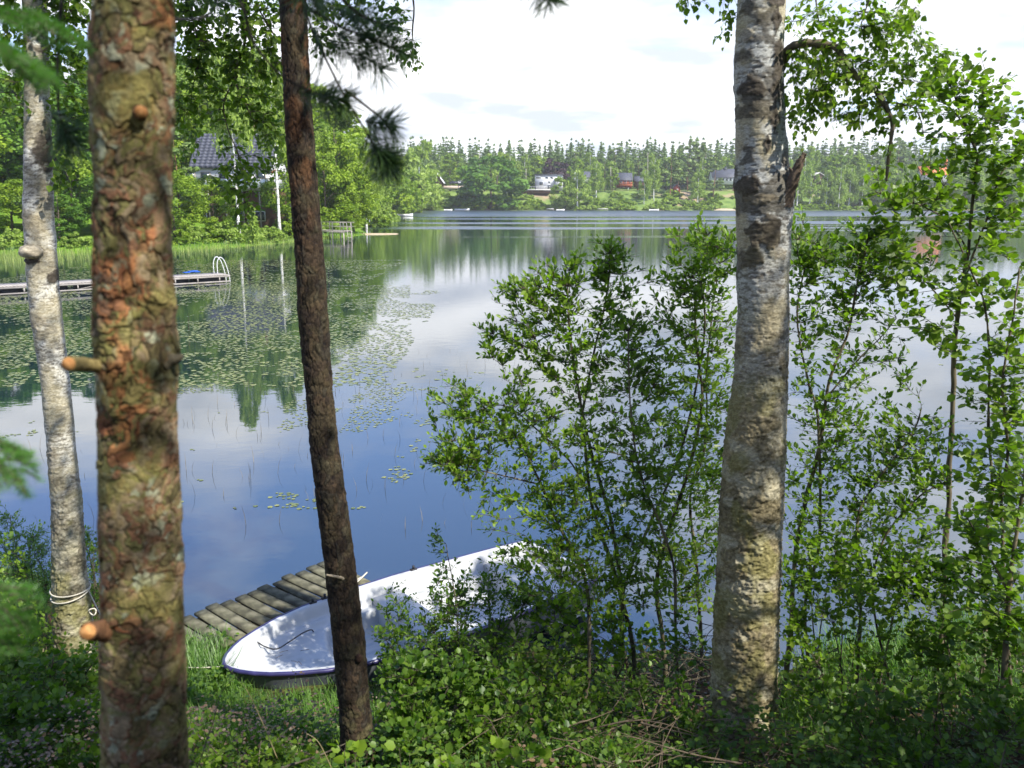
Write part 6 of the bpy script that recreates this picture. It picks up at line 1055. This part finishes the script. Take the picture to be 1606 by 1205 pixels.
tv = np.concatenate([np.stack([u * cw, u * 0 + a, prof_ + o_], 1) for a, o_ in ((0, 0.045), (chh * 1.02, 0.0), (0, 0.0))]); tfq = [(q, q + 1, q + 6, q + 5) for q in range(4)] + [(q + 10, q + 11, q + 1, q) for q in range(4)]
b_.add(tv, np.array(tfq)); o_ = b_.build('tile', M_tile); tile_me = o_.data; bpy.data.objects.remove(o_)
Rm = Matrix(((1, 0, 0, 0), (0, sd[1], nn[1], 0), (0, sd[2], nn[2], 0), (0, 0, 0, 1))); rest = MB(); cnt = 0
for a in range(nrow):
    for c in range(ncol):
        p0 = np.array([hx0 + c * cw, HY, ze]) + sd * chh * a + nn * 0.0; xx = p0[0] / p0[1]
        if cnt < 290 and c < 27: o_ = bpy.data.objects.new('tile', tile_me); COL.objects.link(o_); o_.parent = roof; o_.matrix_local = Matrix.Translation(Vector(p0 - np.array(hs['_o']))) @ Rm; cnt += 1
        else: w_ = tv @ np.array([[1, 0, 0], [0, sd[1], sd[2]], [0, nn[1], nn[2]]]) + p0; rest.add(w_, np.array(tfq))
if rest.n:
    # keep local to the house root (roof itself has no offset of its own)
    vv_ = rest; vv_.v = [q - np.array(hs['_o']) for q in vv_.v]; oo = vv_.build('tile', M_tile); oo.parent = roof; stuff(oo)
for dx in (-5.0, -3.2, -1.0, 1.2, 3.4): window(hs, (hc + dx, HY + 0.39, ze - 1.2), 1.2, 1.3, frame=M_wood)
for dx in (-4, 0.5, 3): window(hs, (hc + dx, HY + 0.39, zb_ + 1.5), 1.3, 1.2)
bz = float(P(400, 296, HY - 1.5)[2]); bx0 = float(P(322, 296, HY - 1.5)[0]); bx1 = float(P(437, 296, HY - 1.5)[0])
MB().box(((bx0 + bx1) / 2, HY - 0.55, bz), (bx1 - bx0, 2.2, 0.18)).build('balcony_floor', M_wood, hs)
M_bglass = noise_mat('frosted balcony panel', (0.72, 0.76, 0.80), (0.66, 0.70, 0.76), 0.8, 0.3, 0.5, bump=0)
nbp = 8; bw_ = (bx1 - bx0) * 0.86 / nbp
for q in range(nbp): MB().box((bx0 + bw_ * (q + 0.5), HY - 1.6, bz + 0.62), (bw_ - 0.08, 0.05, 0.95)).build('railing_panel', M_bglass if q else M_white, hs)
for q in range(6): MB().box((bx1 - q * 0.28 - 0.05, HY - 1.6, bz + 0.6), (0.06, 0.06, 1.0)).build('baluster', M_wood, hs)
MB().box(((bx0 + bx1) / 2, HY - 1.6, bz + 1.14), (bx1 - bx0, 0.09, 0.07)).build('handrail', M_wood, hs)
for q in range(5): MB().box((bx0 + 0.3 + q * (bx1 - bx0 - 0.6) / 4, HY - 1.5, (zb_ + bz) / 2 - 0.2), (0.14, 0.14, bz - zb_ + 0.2)).build('balcony_post', M_wood, hs)
MB().box((hc + 1.5, HY + 4, zrz + 0.5), (0.8, 0.8, 1.4)).build('chimney', M_brown, hs)
# red parasol on the balcony
pp_ = P(432, 270, HY - 0.8); t_ = thing('parasol', 'small red parasol at the right end of the balcony', 'parasol', tuple(pp_ + [0, 0, -1.7])); MB().tube([pp_ + [0, 0, -1.65], pp_ + [0, 0, 0.3]], 0.03, 6).build('pole', M_white, t_)
n8 = 10; a = np.arange(n8) * 2 * np.pi / n8; v = np.concatenate([[pp_ + [0, 0, 0.32]], np.stack([pp_[0] + 0.55 * np.cos(a), pp_[1] + 0.55 * np.sin(a), np.full(n8, pp_[2] - 0.02)], 1), np.stack([pp_[0] + 0.54 * np.cos(a), pp_[1] + 0.54 * np.sin(a), np.full(n8, pp_[2] - 0.10)], 1)]); MB().add(v, [np.array([(0, 1 + q, 1 + (q + 1) % n8) for q in range(n8)]), np.array([(1 + q, 11 + q, 11 + (q + 1) % n8, 1 + (q + 1) % n8) for q in range(n8)])]).build('canopy', noise_mat('red cloth', (0.65, 0.07, 0.04), (0.75, 0.10, 0.06), 3, 0.8, bump=0), t_)
# wooden bathing jetty with rails at the cape
jy = 105.0; a = P(492, 361, jy); c = P(546, 365, 101.0); t_ = thing('bathing_jetty', 'raised wooden bathing jetty with white rails below the maple', 'jetty', tuple((a + c) / 2 * [1, 1, 0])); dv = norm((c - a) * [1, 1, 0]); nv = np.array([-dv[1], dv[0], 0]); Lj = np.linalg.norm((c - a)[:2]); zj = 0.95; an = math.atan2(dv[1], dv[0])
for q in range(int(Lj / 0.3)): p0 = a + dv * (q * 0.3 + 0.15); MB().box((p0[0], p0[1], zj), (0.26, 1.3, 0.06), an).build('plank', M_wood, t_)
for s_ in (-0.6, 0.6):
    c0 = (a + c) / 2 + nv * s_; MB().box((c0[0], c0[1], zj - 0.12), (Lj, 0.1, 0.14), an).build('beam', M_wood, t_); MB().box((c0[0] + dv[0] * 0.6, c0[1] + dv[1] * 0.6, zj + 0.98), (Lj - 0.4, 0.07, 0.07), an).build('handrail', M_wood, t_); MB().box((c0[0] + dv[0] * 0.6, c0[1] + dv[1] * 0.6, zj + 0.5), (Lj - 0.4, 0.05, 0.05), an).build('rail', M_wood, t_)
    for q in range(4): p0 = a + dv * (0.3 + q * (Lj - 0.4) / 3) + nv * s_; MB().box((p0[0], p0[1], zj + 0.45), (0.09, 0.09, 1.0)).build('rail_post', M_wood, t_); MB().box((p0[0], p0[1], zj / 2 - 0.5), (0.12, 0.12, zj + 0.6)).build('post', M_wood, t_)
p0 = a + dv * (Lj + 0.12)
for s_ in (-0.3, 0.3): MB().tube([p0 * [1, 1, 0] + nv * s_ + [0, 0, 1.9], p0 * [1, 1, 0] + nv * s_ + dv * 0.25 + [0, 0, -0.6]], 0.035, 6).build('ladder_rail', M_wood, t_)
for q in range(5): p1 = p0 * [1, 1, 0] + dv * (0.02 + 0.045 * q) + [0, 0, 1.4 - q * 0.4]; MB().tube([p1 - nv * 0.3, p1 + nv * 0.3], 0.025, 6).build('rung', M_wood, t_)
# long floating dock with bathing ladder
dz = 0.42; A = PZ(-30, 452, dz); B = PZ(361, 431, dz); dv = norm((B - A) * [1, 1, 0]); nv = np.array([-dv[1], dv[0], 0]); Ld_ = np.linalg.norm((B - A)[:2]); an = math.atan2(dv[1], dv[0]); dk = thing('floating_dock', 'long pale plank dock with a bathing ladder at its outer end', 'dock', tuple((A + B) / 2 * [1, 1, 0])); DW = 1.7
M_dock = noise_mat('pale dock boards', (0.26, 0.235, 0.21), (0.36, 0.33, 0.30), 2.5, 0.85, bump=0.05, tint=0.18)
me = MB().box((0, 0, 0), (0.135, DW, 0.035)).build('plank', M_dock); pm_ = me.data; bpy.data.objects.remove(me)
n_ = int(Ld_ / 0.15)
for q in range(n_):
    p0 = A + dv * (0.15 * q + 0.07) + nv * (DW / 2); o_ = bpy.data.objects.new('plank', pm_); COL.objects.link(o_); o_.parent = dk; o_.location = p0 - np.array(dk['_o']); o_.rotation_euler = (0, 0, an + rr.uniform(-0.01, 0.01))
for s_ in (0.04, DW - 0.04):
    c0 = (A + B) / 2 + nv * s_; MB().box((c0[0], c0[1], dz - 0.068), (Ld_, 0.05, 0.10), an).build('beam', M_dock, dk); MB().box((c0[0], c0[1], 0.06), (Ld_ * 0.995, 0.06, 0.07), an).build('lower_beam', M_dock, dk)
nb = int(Ld_ / 1.15)
for q in range(nb):
    p0 = A + dv * (q + 0.5) * Ld_ / nb + nv * 0.04; MB().box((p0[0], p0[1], 0.20), (0.06, 0.05, 0.2), an).build('strut', M_dock, dk)
    if q in (3, 4, 5, 6): p1 = p0 + dv * Ld_ / nb; MB().tube([[p0[0], p0[1], 0.09 if q % 2 else 0.29], [p1[0], p1[1], 0.29 if q % 2 else 0.09]], 0.02, 5).build('brace', M_dock, dk)
M_dark = noise_mat('black float', (0.015, 0.015, 0.018), (0.03, 0.03, 0.03), 3, 0.7, bump=0)
for q in range(6): p0 = A + dv * (q + 0.5) * Ld_ / 6 + nv * DW / 2; MB().box((p0[0], p0[1], 0.13), (Ld_ / 6 - 0.5, DW - 0.35, 0.42), an).build('float', M_dark, dk)
M_steel = noise_mat('galvanised tube', (0.6, 0.61, 0.62), (0.7, 0.7, 0.7), 5, 0.35, 0.6, bump=0)
e = B - dv * 0.8
for s_ in (0.55, 1.15):
    c0 = e * [1, 1, 0] + nv * s_; q = spl([c0 + dv * 0.30 + [0, 0, dz], c0 + dv * 0.31 + [0, 0, 1.05], c0 + dv * 0.48 + [0, 0, 1.36], c0 + dv * 0.72 + [0, 0, 1.15], c0 + dv * 0.92 + [0, 0, dz], c0 + dv * 1.0 + [0, 0, -0.5]], 30); MB().tube(q, 0.022, 6).build('ladder_rail', M_steel, dk)
b_ = MB(); c0 = PZ(300, 427, dz + 0.06); b_.box(c0, (0.9, 0.4, 0.05), an + 0.2); b_.box(c0 + [0.1, 0, 0.05], (0.5, 0.3, 0.06), an + 0.5); tag(b_.build('towel', noise_mat('blue cloth', (0.03, 0.10, 0.42), (0.05, 0.16, 0.55), 5, 0.9, bump=0)), 'blue towel folded on the long dock near the ladder', 'towel')
print('left shore', len(SC.objects), round(time.time() - T0, 1))
# ------------------------------------------------------------------ reeds, lily pads, grass, litter
rg = np.random.default_rng(5)
def blades(n_, pos, h, w, lean, seed, segs=2):
    r = np.random.default_rng(seed); d = norm(np.stack([r.normal(size=n_), r.normal(size=n_), np.zeros(n_)], 1)); side = np.stack([-d[:, 1], d[:, 0], d[:, 2]], 1); h = h[:, None]; w = np.broadcast_to(w, (n_,))[:, None]
    ln_ = np.broadcast_to(lean, (n_,))[:, None]; mid = pos + np.array([0, 0, 1.0]) * h * 0.55 + d * h * ln_ * 0.3; tip = pos + np.array([0, 0, 1.0]) * h + d * h * ln_
    return np.stack([pos - side * w, pos + side * w, mid + side * w * 0.8, mid - side * w * 0.8, tip], 1)
def add_blades(b_, V, T):
    k = len(V); o = np.arange(k)[:, None] * 5; b_.add(V.reshape(-1, 3), [o + np.array([[0, 1, 2, 3]]), o + np.array([[3, 2, 4]])], np.repeat(T, 5))
# reed belt in the shallows of the left shore
n_ = 26000; x = rg.uniform(-62, -19, n_); y = rg.uniform(56, 108, n_); d = ls_dist(x, y); dens = fbm(np.stack([x * 0.12, y * 0.5, x * 0], 1), 3, 4); lim = -11 * sm(-22, -34, x) - 1.5
m = (d < 0.6) & (d > lim * (0.4 + dens)) & (dens > 0.36 + 0.15 * sm(0.3, 1.0, d / lim)); x, y = x[m], y[m]; V = blades(len(x), np.stack([x, y, x * 0 - 0.1], 1), rg.uniform(0.35, 0.85, len(x)), 0.018, 0.2, 1)
b_ = MB(); add_blades(b_, V, rg.random(len(x))); stuff(b_.build('reeds', M_reed), 'pale green reed belt standing in the shallows of the left shore', 'reeds')
# grass tufts on the left bank
n_ = 12000; x = rg.uniform(-58, -18, n_); y = rg.uniform(70, 116, n_); d = ls_dist(x, y); m = (d > 0) & (d < 7); x, y = x[m], y[m]; V = blades(len(x), np.stack([x, y, lz(x, y)], 1), rg.uniform(0.2, 0.6, len(x)), 0.03, 0.4, 2); b_ = MB(); add_blades(b_, V, rg.random(len(x))); stuff(b_.build('bank_grass', M_grass), 'tall grass along the left shore', 'grass')
# lily pads
def pad(seed):
    a = np.linspace(0.22, 2 * np.pi - 0.22, 11); r = 1 + 0.05 * np.sin(a * 3 + seed); return np.concatenate([[[0, 0, 0]], np.stack([r * np.cos(a), r * np.sin(a) * 0.9, 0.05 * np.sin(a * 2 + seed)], 1)])
pt = [pad(s) for s in range(4)]; pf = np.array([(0, q, q + 1) for q in range(1, 11)])
X = []; 
for (x0, x1, y0, y1, n_, th, sc_) in ((-27, -3.2, 20.5, 46, 34000, 0.42, 0.8), (-30, -8, 44, 66, 12000, 0.42, 1.0), (-10, -1.0, 12.0, 20.5, 7000, 0.56, 0.38), (-5, 5, 12, 24, 900, 0.60, 0.6), (-4, 12, 20, 48, 1500, 0.60, 0.8)):
    x = rg.uniform(x0, x1, n_); y = rg.uniform(y0, y1, n_); f_ = fbm(np.stack([x * 0.5, y * 0.33, x * 0], 1), 3, 21); f2_ = fbm(np.stack([x * 2.2, y * 1.4, x * 0], 1), 2, 25)
    m = (f_ * 0.6 + f2_ * 0.4 > th); right = (x > -0.12 * y) & (y > 20) & (f_ < 0.60); m &= ~right; X.append(np.stack([x[m], y[m], sc_ * rg.uniform(0.055, 0.115, m.sum())], 1))
X = np.concatenate(X); dd = np.hypot(X[:, 0], X[:, 1]); pxs = X[:, 0] / dd
# keep clear of one another roughly
order = np.argsort(dd); X = X[order]; keep = []; cell = {}
for i, (x, y, r) in enumerate(X):
    k = (int(x / 0.24), int(y / 0.24)); ok = True
    for a in (-1, 0, 1):
        for c in (-1, 0, 1):
            for j in cell.get((k[0] + a, k[1] + c), ()):
                if (X[j, 0] - x) ** 2 + (X[j, 1] - y) ** 2 < (0.85 * (X[j, 2] + r)) ** 2: ok = False
    if ok: cell.setdefault(k, []).append(i); keep.append(i)
X = X[keep]; size = X[:, 2] / np.hypot(X[:, 0], X[:, 1]); vis = np.abs(X[:, 0] / X[:, 1]) < 0.66; top = np.argsort(-np.where(vis, size, 0))[:290]; sel = np.zeros(len(X), bool); sel[top] = True
pme = []
for s in range(4):
    o = MB().add(pt[s], pf, 0.2 + 0.2 * s).build('pad', M_pad); pme.append(o.data); bpy.data.objects.remove(o)
rest = MB()
for i, (x, y, r) in enumerate(X):
    a = rr.uniform(0, 6.28); s = i % 4
    if sel[i]:
        o = bpy.data.objects.new('lily_pad', pme[s]); COL.objects.link(o); o.location = (x, y, 0.006); o.rotation_euler = (rr.uniform(-0.03, 0.03), rr.uniform(-0.03, 0.03), a); o.scale = (r, r, r); tag(o, 'small notched lily pad floating among others on the nearer lake', 'lily pad', 'lily pads floating on the near part of the lake')
    else:
        ca, sa = math.cos(a), math.sin(a); v = pt[s] * r; rest.add(np.stack([v[:, 0] * ca - v[:, 1] * sa + x, v[:, 0] * sa + v[:, 1] * ca + y, v[:, 2] + 0.006], 1), pf, rr.random())
stuff(rest.build('lily_pads', M_pad), 'carpet of lily pads spreading over the left part of the lake', 'lily pads')
# thin rushes standing in the water
n_ = 420; x = rg.uniform(-9, 3.5, n_); y = rg.uniform(11, 26, n_); V = blades(n_, np.stack([x, y, x * 0 - 0.05], 1), rg.uniform(0.12, 0.4, n_), 0.004, 0.35, 5); b_ = MB(); add_blades(b_, V, rg.random(n_) * 0.3); stuff(b_.build('water_rushes', M_stem), 'scattered thin rush stalks poking out of the lake', 'rushes')
print('pads', len(X), round(time.time() - T0, 1))
# grass on the near bank
M_soilgrass = M_grass
def grass_patch(name, n_, x0, x1, y0, y1, hmin, hmax, thr, seed, label, mt=M_grass, w=0.003, lean=0.5):
    r = np.random.default_rng(seed); x = r.uniform(x0, x1, n_); y = r.uniform(y0, y1, n_); f_ = fbm(np.stack([x * 1.6, y * 1.6, x * 0], 1), 3, seed); m = (f_ > thr) & (y < shore_y(x) + 0.1)
    inboat = (np.abs((x - bowp[0]) * pr[0] + (y - bowp[1]) * pr[1]) < 0.62) & ((x - bowp[0]) * ax[0] + (y - bowp[1]) * ax[1] > 0.15); m &= ~inboat
    x, y = x[m], y[m]; V = blades(len(x), np.stack([x, y, gz(x, y) - 0.01], 1), r.uniform(hmin, hmax, len(x)), w, lean, seed + 1); b_ = MB(); add_blades(b_, V, np.clip(r.random(len(x)), 0, 1)); return stuff(b_.build(name, mt), label, 'grass')
grass_patch('meadow_grass', 26000, -3.4, -0.6, 4.4, 7.6, 0.05, 0.17, 0.47, 31, 'short bright grass between the jetty, the boat and the pines')
grass_patch('tall_grass', 2600, -3.35, -2.5, 6.6, 7.5, 0.12, 0.34, 0.30, 33, 'longer sunlit grass tuft at the shore end of the plank jetty', w=0.004, lean=0.7)
grass_patch('slope_grass', 26000, -5.5, 4.6, 2.9, 8.2, 0.05, 0.18, 0.52, 35, 'thin grass growing over the shaded slope')
grass_patch('shore_grass', 7000, 2.0, 5.2, 5.2, 8.6, 0.12, 0.4, 0.45, 37, 'longer grass among the stems right of the big birch', w=0.004, lean=0.6)
grass_patch('left_grass', 9000, -6.5, -3.3, 5.2, 9.6, 0.08, 0.3, 0.40, 39, 'grass round the foot of the roped birch', w=0.004, lean=0.6)
# ground-hugging leaves
def ground_leaves(name, n_, x0, x1, y0, y1, m, seed, ln, thr, label):
    r = np.random.default_rng(seed); x = r.uniform(x0, x1, n_); y = r.uniform(y0, y1, n_); f_ = fbm(np.stack([x * 1.3, y * 1.3, x * 0], 1), 3, seed); k = (f_ > thr) & (y < shore_y(x)) & ~((np.abs((x - bowp[0]) * pr[0] + (y - bowp[1]) * pr[1]) < 0.62) & ((x - bowp[0]) * ax[0] + (y - bowp[1]) * ax[1] > 0)); x, y = x[k], y[k]; n_ = len(x); z = gz(x, y) + r.uniform(0.01, 0.22, n_) * (f_[k] - thr) * 6
    d = norm(np.stack([r.normal(size=n_), r.normal(size=n_), r.normal(size=n_) * 0.3], 1)); X_, Y_, Z_ = leaf_frames(d, norm(np.array([0, 0, 1.]) + r.normal(size=(n_, 3)) * 0.4), r); V = leaf_verts(np.stack([x, y, z], 1), X_, Y_, Z_, ln * (0.6 + 0.8 * r.random(n_)), np.full(n_, 1.0), 'oval'); b_ = MB(); b_.add(V.reshape(-1, 3), (LF[None] + (np.arange(n_) * 6)[:, None, None]).reshape(-1, 4), np.repeat(r.random(n_), 6)); stuff(b_.build(name, m), label, 'ground cover')
ground_leaves('ground_cover', 52000, -5.5, 5.0, 2.6, 7.6, M_leaf_low, 41, 0.035, 0.45, 'small dark leaves covering the shaded forest slope')
M_litter = leaf_mat('dead leaf', (0.06, 0.038, 0.022), (0.17, 0.11, 0.055), trans=0.05)
ground_leaves('bark_litter', 5000, -3.2, -0.8, 4.2, 6.4, M_litter, 43, 0.022, 0.42, 'brown bark flakes and dead leaves on the ground by the thick pine')
ground_leaves('leaf_litter', 4000, 0.0, 4.6, 3.6, 6.8, M_litter, 45, 0.03, 0.48, 'brown dead leaves under the shrubs at the right')
# dead twigs heaped at the foot of the big birch
def twig_heap(name, n_, cx0, cy0, rx, ry, hmax, seed, label, lmin=0.25, lmax=0.9, m=M_deadtwig):
    r = np.random.default_rng(seed); b_ = MB()
    for q in range(n_):
        x = cx0 + r.normal() * rx; y = cy0 + r.normal() * ry; L_ = r.uniform(lmin, lmax); a = r.normal() * 0.8 + (0 if r.random() < .7 else 1.5); d = np.array([math.cos(a), math.sin(a), r.normal() * 0.18]); z = float(gz(np.array([x]), np.array([y]))[0]) + r.uniform(0.01, hmax); c = np.array([x, y, z])
        pts = spl([c - d * L_ / 2, c + r.normal(size=3) * 0.04, c + d * L_ / 2 + r.normal(size=3) * 0.05], 7); b_.tube(pts, np.linspace(r.uniform(0.003, 0.008), 0.0015, 7), 4, cap=False)
        for k in range(2): i_ = r.integers(2, 6); e_ = pts[i_] + norm(d + r.normal(size=3) * 0.7) * L_ * 0.3; b_.tube([pts[i_], (pts[i_] + e_) / 2 + r.normal(size=3) * 0.01, e_], [0.003, 0.002, 0.001], 3, cap=False)
    return stuff(b_.build(name, m, None), label, 'twigs')
twig_heap('dead_twigs', 60, 1.2, 4.9, 0.55, 0.35, 0.28, 61, 'tangle of bare dead twigs heaped round the foot of the big birch')
twig_heap('fallen_twigs', 50, 2.7, 4.8, 0.7, 0.4, 0.22, 62, 'dry fallen twigs on the dark slope at the bottom right')
twig_heap('brushwood', 120, 1.2, 6.4, 0.6, 0.35, 0.5, 63, 'fine dark brushwood under the tall middle shrub', m=M_twig)
twig_heap('ground_twigs', 50, -2.0, 5.2, 0.7, 0.6, 0.05, 64, 'small dead twigs scattered on the grass beside the dark pine', 0.1, 0.35)
# long dry straws leaning in front of the grass
for pts, lb in (([(435, 1190), (410, 1130), (385, 1080), (350, 1040)], 'long pale dry straw leaning left in front of the boat bow'), ([(310, 1204), (335, 1130), (348, 1085), (372, 1060)], 'brown curved straw bending right beside the thick pine'), ([(520, 1205), (500, 1165), (480, 1150)], 'short pale straw left of the foot of the dark pine')):
    q = spl([P(a, c, 3.9) for a, c in pts], 20); tag(MB().tube(q, np.linspace(0.0024, 0.001, 20), 5).build('dry_straw', M_drygrass if 'pale' in lb else M_deadtwig), lb, 'straw')
q = spl([P(440, 1205, 4.2), P(500, 1185, 4.3), P(545, 1165, 4.5)], 14); tag(MB().tube(q, np.linspace(0.008, 0.003, 14), 6).build('fallen_branch', M_twig), 'dark thin branch lying on the grass left of the dark pine foot', 'branch')
# old twigs on the boat's bow deck
for i, (px, py, a) in enumerate(((438, 1030, 0.9), (445, 1022, 0.5), (470, 1040, 2.2), (462, 1038, -0.4), (478, 1020, 0.3))):
    c = PZ(px, py, 0.385); d = np.array([math.cos(a), math.sin(a), 0]) * 0.04; tag(MB().tube(spl([c - d, c + [0.004, 0, 0.004], c + d], 6), 0.0022, 5).build('needle_litter', M_deadtwig), 'dead needle lying on the white bow deck', 'litter', 'dead needles on the bow deck')
# unseen trees added beside and behind the viewer to shade the slope
for i, (x, y, h, k) in enumerate(((7.2, 2.0, 4.4, 'nd0'), (4.4, 2.5, 3.6, 'nd2'), (6.0, 3.0, 3.4, 'nd1'), (10.0, -0.6, 8.0, 'nd1'), (4.6, -0.8, 6.0, 'nd2'), (6.5, -3.5, 9.5, 'nd0'), (1.5, -4.0, 9.0, 'nb1'))):
    z = float(gz(np.array([x]), np.array([y]))[0]); use(k, 'broadleaf_tree', 'unseen broadleaf tree added outside the view at the right to shade the slope', 'tree', (x, y, z - 0.1), h, i * 1.3, 'trees of the wood beside the viewer, unseen and added for shade', 0.9)
# alike neighbours in a row are told apart by their place in it
ORD = 'leftmost second third fourth fifth sixth seventh eighth ninth tenth eleventh twelfth thirteenth fourteenth fifteenth sixteenth seventeenth eighteenth nineteenth twentieth'.split()
from collections import defaultdict
dup = defaultdict(list)
for o in list(SC.objects):
    if o.parent is None and 'label' in o and 'group' in o and not o['group'].startswith(('lily pads', 'dead needles', 'trees of the wood beside')): dup[o['label']].append(o)
for lb, os_ in dup.items():
    if len(os_) < 2: continue
    os_.sort(key=lambda o: o.location.x / max(o.location.y, 0.1)); n_ = len(os_)
    for i, o in enumerate(os_):
        j = n_ - 1 - i
        tail = (ORD[i] + ('' if i == 0 else ' from left')) if i <= j and i < 20 else ('rightmost' if j == 0 else ORD[j] + ' from right') if j < 20 else None
        if tail is None: tail = 'middle of the row'
        o['label'] = lb + ', ' + tail
print('done', len(SC.objects), round(time.time() - T0, 1))
haze_box(-900, 1100, -110, 1600, -3.5, 60, 0.00028)
